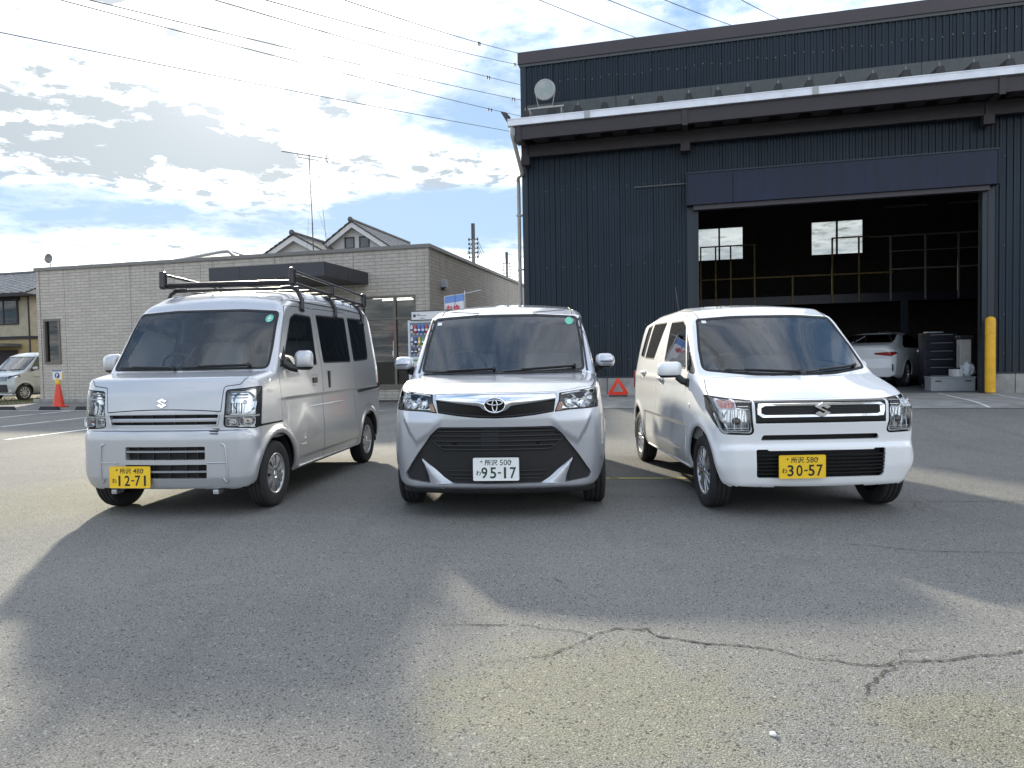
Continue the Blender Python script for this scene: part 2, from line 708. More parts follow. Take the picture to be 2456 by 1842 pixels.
def surface_net(F, o, h):
    nx, ny, nz = F.shape
    S = F < 0
    c = [(i, j, k) for i in (0, 1) for j in (0, 1) for k in (0, 1)]
    sub = lambda A, i, j, k: A[i:nx - 1 + i, j:ny - 1 + j, k:nz - 1 + k]
    cnt = sum(sub(S, *q).astype(int) for q in c)
    act = (cnt > 0) & (cnt < 8)
    idx = np.full(act.shape, -1, int)
    I, J, K = np.nonzero(act)
    idx[I, J, K] = np.arange(len(I))
    acc = np.zeros((len(I), 3))
    num = np.zeros(len(I))
    for p in c:
        for ax in range(3):
            if p[ax]:
                continue
            q = list(p)
            q[ax] = 1
            a = F[I + p[0], J + p[1], K + p[2]]
            b = F[I + q[0], J + q[1], K + q[2]]
            cr = (a < 0) != (b < 0)
            t = np.where(cr, a / np.where(cr, a - b, 1), 0)
            pt = np.tile(np.array(p, float), (len(I), 1))
            pt[:, ax] += t
            acc += pt * cr[:, None]
            num += cr
    V = (acc / num[:, None] + np.stack([I, J, K], 1)) * h + np.array(o)
    Q = []
    for ax in range(3):
        b, d = (ax + 1) % 3, (ax + 2) % 3
        sl0 = [slice(None)] * 3
        sl1 = [slice(None)] * 3
        sl0[ax], sl1[ax] = slice(0, -1), slice(1, None)
        ch = S[tuple(sl0)] != S[tuple(sl1)]
        fl = S[tuple(sl0)]
        E = np.array(np.nonzero(ch)).T
        ok = (E[:, b] > 0) & (E[:, d] > 0) & (E[:, b] < idx.shape[b]) & (E[:, d] < idx.shape[d])
        E = E[ok]

        def at(db, dd):
            e = E.copy()
            e[:, b] += db
            e[:, d] += dd
            return idx[e[:, 0], e[:, 1], e[:, 2]]
        q = np.stack([at(-1, -1), at(0, -1), at(0, 0), at(-1, 0)], 1)
        rev = ~fl[E[:, 0], E[:, 1], E[:, 2]]
        q[rev] = q[rev][:, ::-1]
        Q.append(q[(q >= 0).all(1)])
    return V, np.concatenate(Q)


def in_poly(p, P):
    x, y = p
    r = False
    n = len(P)
    j = n - 1
    for i in range(n):
        xi, yi = P[i]
        xj, yj = P[j]
        if (yi > y) != (yj > y) and x < (xj - xi) * (y - yi) / (yj - yi) + xi:
            r = not r
        j = i
    return r


class Piece:
    """faces cut out of a body shell"""
    def __init__(self, sh, faces, lines=None, ax=None):
        ix = {}
        self.V, self.N, self.F = [], [], []
        self.lines, self.ax = lines, ax
        for f in faces:
            t = []
            for v in f:
                k = ix.get(v)
                if k is None:
                    k = ix[v] = len(self.V)
                    self.V.append(Vector(sh.V[v]))
                    self.N.append(Vector(sh.N[v]).normalized())
                t.append(k)
            self.F.append(t)

    def border(self):
        cnt = set()
        for f in self.F:
            for i in range(len(f)):
                cnt.add((f[i], f[(i + 1) % len(f)]))
        out = [(a, b) for (a, b) in cnt if (b, a) not in cnt]
        if self.lines is None:
            return out
        u, w = self.ax
        segs = [(L[i], L[(i + 1) % len(L)]) for L in self.lines for i in range(len(L))]
        A = np.array([s_[0] for s_ in segs])
        E = np.array([s_[1] for s_ in segs]) - A
        L2 = np.maximum((E * E).sum(1), 1e-14)
        res = []
        for a, b in out:
            m = (self.V[a] + self.V[b]) / 2
            p = np.array([m.dot(u), m.dot(w)])
            t = np.clip(((p - A) * E).sum(1) / L2, 0, 1)
            if ((p - A - E * t[:, None]) ** 2).sum(1).min() < 9e-8:
                res.append((a, b))
        return res

    def obj(self, name, mats, parent, off=0.0, wall=0.0, walldir=None, wallmat=0, push=None, **kw):
        """off: move along the normals; wall: depth of a returned edge; push: move whole piece by a vector"""
        V = [v + n * off for v, n in zip(self.V, self.N)]
        if push is not None:
            V = [v + Vector(push) for v in V]
        N = list(self.N)
        F = [list(f) for f in self.F]
        MI = [0] * len(F)
        if wall:
            for a, b in self.border():
                k = len(V)
                d = [(Vector(walldir) if walldir is not None else -self.N[i]) * wall for i in (a, b)]
                e = (V[b] - V[a])
                if e.length < 1e-7:
                    continue
                nn = e.cross(self.N[a] if walldir is None else -Vector(walldir)).normalized()
                V += [V[a].copy(), V[b].copy(), V[b] + d[1], V[a] + d[0]]
                N += [nn] * 4
                F.append([k + 1, k, k + 3, k + 2])
                MI.append(wallmat)
        me = bpy.data.meshes.new(name)
        me.from_pydata([tuple(v) for v in V], [], F)
        for m in (mats if isinstance(mats, (list, tuple)) else [mats]):
            me.materials.append(m)
        me.polygons.foreach_set('material_index', MI)
        me.polygons.foreach_set('use_smooth', [True] * len(F))
        me.normals_split_custom_set_from_vertices([tuple(n) for n in N])
        me.update()
        return link(name, me, parent, **kw)


class Shell:
    def __init__(self, body):
        self.body = body
        V, Q, N = body.mesh()
        self.V, self.N = [tuple(p) for p in V.tolist()], [tuple(p) for p in N.tolist()]
        Q = [q for q in Q.tolist() if len(set(q)) == 4]
        self.F = Q
        Qa = np.array(Q)
        self.C = V[Qa].mean(1)
        n = np.cross(V[Qa[:, 2]] - V[Qa[:, 0]], V[Qa[:, 3]] - V[Qa[:, 1]])
        self.FN = n / np.maximum(np.linalg.norm(n, axis=1), 1e-12)[:, None]
        self.alive = np.ones(len(Q), bool)

    def carve(self, pts, d, gap=0.0, filt=None, keep=True):
        """cut the outline pts (3-D) looking along d; returns (piece, ring)"""
        d = Vector(d).normalized()
        u = Vector((0, 0, 1)).cross(d)
        u = Vector((1, 0, 0)) if u.length < 1e-4 else u.normalized()
        w = d.cross(u)
        P = [(Vector(p).dot(u), Vector(p).dot(w)) for p in pts]
        lines = [P] if gap <= 0 else [P, offset_poly(P, gap)]
        A, Bc = self.C @ np.array(u), self.C @ np.array(w)
        px, py = [p[0] for p in P], [p[1] for p in P]
        mask = (self.alive & (self.FN @ np.array(d) > .04) & (A > min(px) - .03) & (A < max(px) + .03)
                & (Bc > min(py) - .03) & (Bc < max(py) + .03))
        ids = [i for i in np.nonzero(mask)[0].tolist() if filt is None or filt(Vector(self.C[i]))]
        V, N = self.V, self.N
        uv = {}

        def q2(i):
            r = uv.get(i)
            if r is None:
                p = V[i]
                r = uv[i] = (p[0] * u.x + p[1] * u.y + p[2] * u.z, p[0] * w.x + p[1] * w.y + p[2] * w.z)
            return r
        def wk(f, src):
            q = [q2(i) for i in f]
            xs, ys = [a for a, b in q], [b for a, b in q]
            return (f, src, min(xs), max(xs), min(ys), max(ys), q)
        work = [wk(self.F[i], i) for i in ids]
        touched = set()
        for L in lines:
            n = len(L)
            for k in range(n):
                (ax, ay), (bx, by) = L[k], L[(k + 1) % n]
                ex, ey = bx - ax, by - ay
                if ex * ex + ey * ey < 1e-14:
                    continue
                mx0, mx1, my0, my1 = min(ax, bx) - 1e-4, max(ax, bx) + 1e-4, min(ay, by) - 1e-4, max(ay, by) + 1e-4
                cut = {}
                nxt = []
                for t_ in work:
                    if t_[3] < mx0 or t_[2] > mx1 or t_[5] < my0 or t_[4] > my1:
                        nxt.append(t_)
                        continue
                    f, src, q = t_[0], t_[1], t_[6]
                    s = [(a - ax) * ey - (b - ay) * ex for a, b in q]
                    if min(s) > -1e-8 or max(s) < 1e-8:
                        nxt.append(t_)
                        continue
                    pos, neg = [], []
                    m = len(f)
                    for i in range(m):
                        j = (i + 1) % m
                        if s[i] >= -1e-8: pos.append(f[i])
                        if s[i] <= 1e-8: neg.append(f[i])
                        if (s[i] > 1e-8 and s[j] < -1e-8) or (s[i] < -1e-8 and s[j] > 1e-8):
                            key = (f[i], f[j]) if f[i] < f[j] else (f[j], f[i])
                            c = cut.get(key)
                            if c is None:
                                t = s[i] / (s[i] - s[j])
                                a, b = V[f[i]], V[f[j]]
                                na, nb = N[f[i]], N[f[j]]
                                V.append(tuple(a[z] + (b[z] - a[z]) * t for z in range(3)))
                                N.append(tuple(na[z] + (nb[z] - na[z]) * t for z in range(3)))
                                c = cut[key] = len(V) - 1
                            pos.append(c)
                            neg.append(c)
                    touched.add(src)
                    if len(pos) > 2: nxt.append(wk(pos, src))
                    if len(neg) > 2: nxt.append(wk(neg, src))
                work = nxt
        ins, ring, back, gone = [], [], [], []
        for t_ in work:
            f, src, q = t_[0], t_[1], t_[6]
            c = (sum(a for a, b in q) / len(q), sum(b for a, b in q) / len(q))
            if gap > 0 and in_poly(c, lines[1]):
                ins.append(f)
            elif in_poly(c, P):
                (ring if gap > 0 else ins).append(f)
            else:
                if src in touched:
                    back.append((f, src))
                continue
            gone.append(src)
        pi, ri = Piece(self, ins, [lines[-1]], (u, w)), Piece(self, ring, lines, (u, w))
        if keep:
            for i in gone:
                self.alive[i] = False
            for i in touched:
                self.alive[i] = False
            if back:
                self.F += [f for f, _ in back]
                self.C = np.concatenate([self.C, np.array([np.mean([V[i] for i in f], axis=0) for f, _ in back])])
                self.FN = np.concatenate([self.FN, self.FN[[s_ for _, s_ in back]]])
                self.alive = np.concatenate([self.alive, np.ones(len(back), bool)])
        return pi, ri

    # outlines given in the front view (y, z) or the side view (x, z)
    def front(self, P, r=0.0, n=4, d=(1, 0, 0), gap=0.0, filt=None, back=False):
        Q = round_poly(P, r, n)
        if d == (1, 0, 0):
            pts = [Vector((0, y, z)) for y, z in Q]
        else:
            pts = [Vector((self.body.sx(y, z), y, z)) for y, z in Q]
        return self.carve(pts, d, gap, filt)

    def side(self, P, s, r=0.0, n=4, gap=0.0, filt=None):
        Q = round_poly(P, r, n)
        return self.carve([Vector((x, 0, z)) for x, z in Q], (0, s, 0), gap, (lambda c: c.y * s > .25 and (filt is None or filt(c))))

    def drop_below(self, z):
        """remove the floor of the shell"""
        self.alive &= ~((self.FN[:, 2] < -.7) & (self.C[:, 2] < z))

    def rest(self):
        return Piece(self, [self.F[i] for i in np.nonzero(self.alive)[0].tolist()])


def ell(cx, cz, rx, rz, n=40, a0=0.0, a1=2 * math.pi):
    return [(cx + rx * math.cos(a0 + (a1 - a0) * i / n), cz + rz * math.sin(a0 + (a1 - a0) * i / n)) for i in range(n)]


def wheel(parent, x, y, s, Rt, tw, Rr, style, steer=0.0, loc_z=None):
    """tyre and rim as one part with sub-parts; s = +1 for the car's left"""
    w = thing('wheel', '', '', (x, y, Rt if loc_z is None else loc_z))
    del w['label'], w['category']
    w.parent = parent
    w.rotation_euler = (0, random.uniform(0, 6), steer)
    t = MB()
    h = tw / 2
    pr = [(Rr - .012, -h * .80), (Rr + .006, -h * .92), (Rr + (Rt - Rr) * .45, -h), (Rt - .022, -h * .95), (Rt - .006, -h * .80)]
    for g in (-.42, 0, .42):
        pr += [(Rt, h * (g - .10)), (Rt - .007, h * (g - .07)), (Rt - .007, h * (g + .07)), (Rt, h * (g + .10))]
    pr += [(Rt - .006, h * .80), (Rt - .022, h * .95), (Rt - .035, h * .985), (Rr + (Rt - Rr) * .5, h), (Rr + (Rt - Rr) * .42, h * 1.012),
           (Rr + .018, h * .955), (Rr + .006, h * .92), (Rr - .012, h * .78)]
    t.lathe(pr, (0, 0, 0), 'Y', 48, 0, True, s)
    t.build('tyre', MATS['tyre'], w)
    m = MB()
    yo = h * .80
    # barrel, dark dish behind the cover and the outer lip
    m.lathe([(Rr - .004, -yo), (Rr - .015, -yo * .5), (Rr - .02, yo * .45)], (0, 0, 0), 'Y', 36, 1, True, s)
    m.lathe([(Rr - .018, yo * .45), (Rr * .55, yo * .30), (.045, yo * .35), (.0, yo * .35)], (0, 0, 0), 'Y', 36, 1, True, s)
    m.lathe([(Rr - .022, yo * .50), (Rr - .018, yo * 1.0), (Rr - .008, yo * 1.10), (Rr + .004, yo * 1.06), (Rr + .004, yo * .9)], (0, 0, 0), 'Y', 48, 0, True, s)

    def P(r, a, yy):
        return (r * math.cos(a), yy * s, r * math.sin(a))
    if style == 'paddle':
        n, wi, wo, hub = 8, .020, .046, .055
    elif style == 'blade':
        n, wi, wo, hub = 7, .026, .064, .045
    elif style == 'alloy':
        n, wi, wo, hub = 10, .012, .017, .045
    else:
        n, wi, wo, hub = 8, .020, .043, .050
    for k in range(n):
        a = 2 * math.pi * k / n
        ro = Rr - .016

        def strip(off0, off1, w0, w1, y0, y1, mi=0):
            ca, sa = math.cos(a), math.sin(a)

            def q(r, t, yy):
                return ((r * ca - t * sa), yy * s, (r * sa + t * ca))
            r0, rm = hub * .8, (hub + ro) / 2
            wm = (w0 + w1) / 2
            om = (off0 + off1) / 2
            ym = (y0 + y1) / 2 + .004
            top = [q(r0, off0 - w0, y0), q(rm, om - wm, ym), q(ro, off1 - w1, y1), q(ro, off1 + w1, y1), q(rm, om + wm, ym), q(r0, off0 + w0, y0)]
            bot = [q(r0, off0 - w0, y0 - .018), q(rm, om - wm, ym - .02), q(ro, off1 - w1, y1 - .022), q(ro, off1 + w1, y1 - .022), q(rm, om + wm, ym - .02), q(r0, off0 + w0, y0 - .018)]
            m.add(top + bot, [(0, 1, 4, 5), (1, 2, 3, 4), (0, 6, 7, 1), (1, 7, 8, 2), (2, 8, 9, 3), (3, 9, 10, 4), (4, 10, 11, 5)], mi)
        if style == 'paddle':
            strip(-.013, -.024, .008, .018, yo * .93, yo * .95)
            strip(.013, .024, .008, .018, yo * .93, yo * .95)
            strip(0, 0, .006, .008, yo * .86, yo * .88)
        elif style == 'blade':
            strip(0, .004, .020, .052, yo * .90, yo * .90)
            strip(-.008, -.036, .005, .007, yo * .96, yo * .97, 2)
            strip(.008, .040, .005, .007, yo * .96, yo * .97, 2)
        else:
            strip(0, 0, wi, wo, yo * .9, yo * .97)
    m.lathe([(hub + .012, yo * .80), (hub + .006, yo * .93), (hub * .62, yo * .97), (hub * .60, yo * .93), (.0, yo * .95)], (0, 0, 0), 'Y', 28, 0, True, s)
    m.build('rim', [MATS['rim_silver'], MATS['rim_dark'], MATS['rim_bright']], w)
    if style in ('paddle', 'blade'):
        e = MB()
        S_emblem(e, (0, yo * .955 * s, 0), Vector((1, 0, 0)), Vector((0, 0, 1)), .026, Vector((0, .003 * s, 0)))
        e.build('emblem', MATS['chrome'], w)
    return w


S_SHAPE = [(0, 1), (1, .45), (.54, .17), (0, .47), (-.33, .29), (1, -.42), (0, -1), (-1, -.45), (-.54, -.17), (0, -.47), (.33, -.29), (-1, .42)]


def S_emblem(mb, o, ux, uy, r, d):
    o = Vector(o)
    pts = [o + ux * (x * r) + uy * (y * r * .93) for x, y in S_SHAPE]
    n = len(pts)
    d = Vector(d)
    inn = [o + ux * (x * r * .93) + uy * (y * r * .86) + d for x, y in S_SHAPE]
    # concave face split by hand into convex strips
    A = [(0, 1, 2, 3), (0, 3, 4, 11), (4, 5, 10, 11), (5, 6, 9, 10), (6, 7, 8, 9)]
    mb.add(inn, A, 0)
    mb.add(pts + inn, [(i, (i + 1) % n, n + (i + 1) % n, n + i) for i in range(n)], 0)


def license_plate(car, x, y, z, tilt, top, kana, num, yellow):
    p = MB()
    w, h, t = .330, .165, .004
    # embossed rim
    Q = round_poly([(-w / 2, -h / 2), (w / 2, -h / 2), (w / 2, h / 2), (-w / 2, h / 2)], .012, 4)
    q2 = offset_poly(Q, .006)
    fr = [Vector((t, a, b)) for a, b in Q]
    fi = [Vector((t, a, b)) for a, b in q2]
    f2 = [Vector((t - .0015, a * .997, b * .994)) for a, b in q2]
    n = len(Q)
    p.add(fr + fi, [(i, (i + 1) % n, n + (i + 1) % n, n + i) for i in range(n)])
    p.add(fi + f2, [(i, (i + 1) % n, n + (i + 1) % n, n + i) for i in range(n)])
    p.add(f2, [tuple(range(n))])
    p.add([Vector((-.003, a, b)) for a, b in Q] + fr, [(i, (i + 1) % n, n + (i + 1) % n, n + i) for i in range(n)])
    o = p.build('license_plate', MATS['plate_yellow' if yellow else 'plate_white'], car, loc=(x, y, z), rot=(0, -tilt, 0))
    # seen from the front the car's left is on the right: u runs along +y
    c = MB()
    ux, uy, xx = (0, 1, 0), (0, 0, 1), t - .0006
    put_text(c, top[0], (xx, -.035, .048), ux, uy, w=.092, h=.042, bold=.016)
    put_text(c, top[1], (xx, .068, .048), ux, uy, w=.080, h=.040, bold=.006)
    put_text(c, kana, (xx, -.126, -.026), ux, uy, w=.036, h=.036, bold=.018)
    xs = [-.066, -.012, None, .062, .118]
    a, b = num.split('-')
    for ch, yy in zip(a + b, (-.076, -.013, .072, .130)):
        put_text(c, ch, (xx, yy - .008, -.026), ux, uy, w=(.016 if ch == '1' else .044), h=.080, bold=.016)
    c.box((xx - .0004, .012, -.031), (xx + .0002, .036, -.021))
    c.build('plate_lettering', MATS['plate_ink' if yellow else 'plate_ink_green'], o)
    for yy in (-.105, .105):
        b = MB()
        b.cyl((xx - .001, yy, .056), (xx + .003, yy, .056), .006, 8)
        b.build('bolt', MATS['dark_metal'], o)
    return o


def wiper(car, body, y0, y1, z0, z1, name='wiper'):
    """arm and blade lying on the windscreen foot"""
    pts = []
    for i in range(9):
        t = i / 8
        y, z = y0 + (y1 - y0) * t, z0 + (z1 - z0) * t
        pts.append(Vector((body.sx(y, z) + .018, y, z)))
    m = MB()
    m.tube(pts, .0075, 6)
    m.tube([p + Vector((.010, 0, .008)) for p in pts[:7]], .007, 6)
    m.cyl(pts[0] + Vector((-.01, 0, -.01)), pts[0] + Vector((.03, 0, .012)), .014, 8)
    m.build(name, MATS['trim_black'], car)


def seat(car, x, y, w=.46, h=1.0, zb=.55, name='seat'):
    b = MB()
    b.box((x - .22, y - w / 2, zb - .12), (x + .27, y + w / 2, zb + .05), bev=.04)
    M = Matrix.Translation((x - .22, y, zb)) @ Matrix.Rotation(R(-14), 4, 'Y')
    b.box((-.07, -w / 2, -.05), (.07, w / 2, .55), M=M, bev=.05)
    o = b.build(name, MATS['seat_cloth'], car)
    c = MB()
    c.box((-.05, -.13, .59), (.05, .13, .76), M=M, bev=.04)
    c.cyl(M @ Vector((0, -.05, .5)), M @ Vector((0, -.05, .62)), .006, 6)
    c.cyl(M @ Vector((0, .05, .5)), M @ Vector((0, .05, .62)), .006, 6)
    c.build('headrest', MATS['seat_cloth'], o)


def steering(car, x, y, z, tilt=25):
    M = Matrix.Translation((x, y, z)) @ Matrix.Rotation(R(-90 + 0), 4, 'Y') @ Matrix.Rotation(R(tilt), 4, 'Y')
    m = MB()
    ring = [M @ Vector((.178 * math.cos(a), .178 * math.sin(a), 0)) for a in [2 * math.pi * i / 28 for i in range(28)]]
    m.tube(ring, .014, 8, closed=True)
    m.cyl(M @ Vector((0, 0, -.02)), M @ Vector((0, 0, .025)), .062, 16)
    for a in (.3, math.pi - .3, -math.pi / 2):
        m.cyl((M @ Vector((0, 0, 0))), M @ Vector((.17 * math.cos(a), .17 * math.sin(a), 0)), .013, 6)
    m.cyl(M @ Vector((0, 0, 0)), M @ Vector((0, 0, .3)), .03, 8)
    m.build('steering_wheel', MATS['trim_black'], car)


def mirror_part(car, o, s, size, stalk_to, mats, folded=0.0):
    """door mirror: rounded painted shell, black base, glass facing back; o = centre of the shell"""
    sx, sy, sz = size
    bm = bmesh.new()
    bmesh.ops.create_cube(bm, size=1)
    for v in bm.verts:
        k = 1.0 if v.co.x < 0 else .72
        v.co = Vector((v.co.x * sx, v.co.y * sy * (k + .1), v.co.z * sz * k))
    bmesh.ops.bevel(bm, geom=bm.edges[:], offset=min(size) * .42, segments=5, affect='EDGES', profile=.5)
    bmesh.ops.rotate(bm, verts=bm.verts, cent=(0, 0, 0), matrix=Matrix.Rotation(folded * s, 3, 'Z'))
    bmesh.ops.translate(bm, verts=bm.verts, vec=o)
    low = o[2] - sz * .30
    bmesh.ops.bisect_plane(bm, geom=bm.verts[:] + bm.edges[:] + bm.faces[:], dist=1e-6, plane_co=(0, 0, low), plane_no=(0, 0, 1))
    for f in bm.faces:
        f.smooth = True
        f.material_index = 1 if f.calc_center_median().z < low else 0
    me = bpy.data.meshes.new('mirror')
    bm.to_mesh(me)
    bm.free()
    for m in mats:
        me.materials.append(m)
    ob = link('mirror', me, car)
    b = MB()
    p0 = Vector(o) + Vector((.01, -s * sy * .30, -sz * .40))
    p1 = Vector(stalk_to)
    b.tube([p0, (p0 + p1) / 2 + Vector((0, 0, -.012)), p1], .030, 10)
    b.box((p1.x - .06, p1.y - .02, p1.z - .035), (p1.x + .06, p1.y + .012, p1.z + .035), bev=.015)
    b.build('mirror_arm', MATS['trim_black'], ob)
    g = MB()
    M = Matrix.Translation(o) @ Matrix.Rotation(folded * s, 4, 'Z')
    Q = round_poly([(-sy * .42, -sz * .38), (sy * .42, -sz * .38), (sy * .42, sz * .38), (-sy * .42, sz * .38)], min(sy, sz) * .2)
    g.add([M @ Vector((-sx * .515, a, b_)) for a, b_ in Q], [tuple(range(len(Q)))])
    g.build('mirror_glass', MATS['mirror_glass'], ob)
    return ob


def bowl(mb, c, d, r, depth, n=24, mi=0, flutes=0):
    """paraboloid reflector opening along d"""
    c, d = Vector(c), Vector(d).normalized()
    u = d.orthogonal().normalized()
    w = d.cross(u)
    rings = 7
    vs, fs = [], []
    for i in range(rings + 1):
        t = i / rings
        rr = r * (.10 + .90 * t)
        for k in range(n):
            a = 2 * math.pi * k / n
            dd = -depth * (1 - t * t) + (.004 * math.sin(a * flutes) * t if flutes else 0)
            vs.append(c + d * dd + u * (rr * math.cos(a)) + w * (rr * math.sin(a)))
    for i in range(rings):
        for k in range(n):
            l = (k + 1) % n
            fs.append((i * n + k, i * n + l, (i + 1) * n + l, (i + 1) * n + k))
    mb.add(vs, fs, mi, not flutes)
    mb.add(vs[:n], [tuple(range(n))], 1 if mi == 0 else mi)


def car_mats():
    mat('tyre', (.020, .020, .021), .82, var=.35, vscale=30, bump=.25, bscale=160)
    mat('rim_silver', (.50, .51, .53), .32, metal=.85, var=.15)
    mat('rim_bright', (.75, .76, .78), .18, metal=1.0)
    mat('rim_dark', (.015, .015, .016), .6)
    mat('trim_black', (.014, .014, .015), .45, var=.2, vscale=40)
    mat('trim_gloss', (.005, .005, .006), .16, spec=.22)
    mat('rubber', (.012, .012, .012), .7)
    mat('dark_inner', (.016, .016, .017), .75)
    mat('underbody', (.010, .010, .010), .9)
    mat('cabin', (.20, .195, .185), .8, var=.1, vscale=20)
    mat('cabin_light', (.34, .32, .29), .85)
    mat('seat_cloth', (.32, .32, .325), .9, bump=.2, bscale=400)
    mat('chrome', (.82, .83, .85), .07, metal=1.0)
    mat('reflector', (.80, .82, .86), .15, metal=.8, var=.12, vscale=60)
    mat('lamp_white', (.80, .81, .82), .25)
    mat('dark_metal', (.08, .08, .085), .4, metal=.8)
    mat('mirror_glass', (.8, .82, .84), .02, metal=1.0)
    mat('plate_yellow', (.86, .55, .015), .42, var=.05)
    mat('plate_white', (.80, .81, .80), .42)
    mat('plate_ink', (.008, .008, .010), .5)
    mat('plate_ink_green', (.006, .045, .022), .5)
    mat('amber', (.50, .20, .10), .18, coat=.5)
    mat('amber_pale', (.72, .30, .26), .2, coat=.6)
    mat('red_lens', (.32, .006, .006), .1, coat=1.0)
    mat('sticker_white', (.75, .77, .76), .5)
    mat('sticker_green', (.12, .48, .34), .5)
    mat('rack_black', (.020, .017, .022), .35, metal=.3, coat=.3)
    mat('radiator', (.045, .05, .055), .4, metal=.6)
    glass('glass_clear', (.90, .93, .92), 1.5, 1.6)
    glass('glass_side', (.50, .56, .55), 1.5, 1.7)
    glass('glass_privacy', (.045, .05, .055), 1.5, 1.6)
    glass('lens', (.97, .98, .98), 1.45, 1.3)
    paint('paint_silver', (.50, .51, .53), .55, .34, .03)
    paint('paint_silver_cool', (.52, .54, .58), .62, .30, .03)
    paint('paint_white', (.80, .81, .82), 0.0, .5)


car_mats()
# ------------------------------------------------------------------ the yard
SA = R(-14.4)                                   # the yard and both halls are turned by this much
SU = Vector((math.cos(SA), math.sin(SA), 0))    # along the fronts, to the right
SN = Vector((-math.sin(SA), math.cos(SA), 0))   # away from the camera


def _s(v, a, b):
    t = min(1, max(0, (v - a) / (b - a)))
    return t * t * (3 - 2 * t)


def gz(s, n):
    """height of the yard: it rises a little towards the big hall"""
    return .28 * _s(n, 9.3, 14.0) * _s(s, -7.4, -3.6)


def W3(s, n, z=0.0):
    return SU * s + SN * n + Vector((0, 0, z))


def asphalt():
    m = bpy.data.materials.new('asphalt')
    m.use_nodes = True
    g = NT(m.node_tree)
    out = g.n('OutputMaterial')
    p = g.n('BsdfPrincipled')
    g.t.links.new(p.outputs[0], out.inputs[0])
    ob = g.n('TexCoord').outputs['Object']
    big = g.noise(ob, .30, 5, .55, .4)
    mid = g.noise(ob, 1.7, 6, .6, .3)
    fine = g.noise(ob, 24, 6, .7)
    grit = g.noise(ob, 150, 3, .7)
    vo = g.n('TexVoronoi', i_Vector=ob)
    vo.inputs['Scale'].default_value = 210
    vc = g.n('SeparateColor', i_0=vo.outputs['Color']).outputs[0]
    vo2 = g.n('TexVoronoi', i_Vector=ob)
    vo2.inputs['Scale'].default_value = 120
    vc2 = g.n('SeparateColor', i_0=vo2.outputs['Color']).outputs[1]
    base = g.mix(g.ss(big, .32, .68), (.168, .165, .157), (.212, .207, .193))
    base = g.mix(g.m('MULTIPLY', g.ss(mid, .5, .8), .55), base, (.25, .245, .228))
    base = g.mix(g.m('MULTIPLY', g.ss(mid, .42, .22), .45), base, (.118, .117, .115))
    k = g.m('ADD', g.m('MULTIPLY', g.ss(grit, .3, .72), 1.15), .42)
    base = g.mix(1.0, base, g.n('CombineColor', i_0=k, i_1=k, i_2=k).outputs[0], 'MULTIPLY')
    base = g.mix(g.m('MULTIPLY', g.ss(vc, .86, .98), .5), base, (.30, .295, .275))
    base = g.mix(g.m('MULTIPLY', g.ss(vc2, .965, .985), .5), base, (.40, .395, .37))
    base = g.mix(g.m('MULTIPLY', g.ss(vc2, .12, .04), .7), base, (.035, .035, .036))
    # old tyre rubbing and dried oil
    oil = g.ss(g.noise(ob, .85, 4, .5, .6), .66, .76)
    base = g.mix(g.m('MULTIPLY', oil, .35), base, (.055, .055, .056))
    # long faint tyre tracks and a few darker repaired strips
    mp = g.n('VectorMath', operation='MULTIPLY', i_0=ob, i_1=(1.9, .16, 1)).outputs[0]
    trk = g.ss(g.noise(mp, 1.0, 5, .6, .8), .56, .70)
    base = g.mix(g.m('MULTIPLY', trk, .22), base, (.10, .10, .10))
    mp2 = g.n('VectorMath', operation='MULTIPLY', i_0=ob, i_1=(.22, 1.3, 1)).outputs[0]
    dry = g.ss(g.noise(mp2, 1.0, 5, .6, .5), .58, .74)
    base = g.mix(g.m('MULTIPLY', dry, .30), base, (.27, .263, .24))
    # yellow-olive cast of sunlit ground, painted into the colour in ragged ellipses
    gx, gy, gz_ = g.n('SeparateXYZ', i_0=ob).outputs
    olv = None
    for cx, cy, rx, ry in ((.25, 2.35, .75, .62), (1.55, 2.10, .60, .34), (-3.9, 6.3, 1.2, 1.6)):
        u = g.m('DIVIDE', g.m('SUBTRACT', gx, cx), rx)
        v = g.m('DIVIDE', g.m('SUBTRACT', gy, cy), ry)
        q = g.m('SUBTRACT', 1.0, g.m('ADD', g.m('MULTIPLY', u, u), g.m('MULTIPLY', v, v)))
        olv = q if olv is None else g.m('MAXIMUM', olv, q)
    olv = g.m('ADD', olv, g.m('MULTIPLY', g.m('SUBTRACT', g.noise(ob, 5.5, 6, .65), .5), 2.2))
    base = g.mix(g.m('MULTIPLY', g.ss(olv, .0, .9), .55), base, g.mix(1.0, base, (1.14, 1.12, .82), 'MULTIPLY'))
    g.set(p.inputs['Base Color'], base)
    g.set(p.inputs['Roughness'], g.m('ADD', .84, g.m('MULTIPLY', g.m('SUBTRACT', fine, .5), .25)))
    p.inputs['Specular IOR Level'].default_value = .16
    h = g.m('ADD', g.m('MULTIPLY', vo.outputs['Distance'], -.55), g.m('MULTIPLY', grit, .8))
    h = g.m('ADD', h, g.m('MULTIPLY', vo2.outputs['Distance'], -.5))
    b = g.n('Bump')
    b.inputs['Strength'].default_value = .55
    b.inputs['Distance'].default_value = .008
    g.set(b.inputs['Height'], h)
    g.t.links.new(b.outputs[0], p.inputs['Normal'])
    MATS['asphalt'] = m


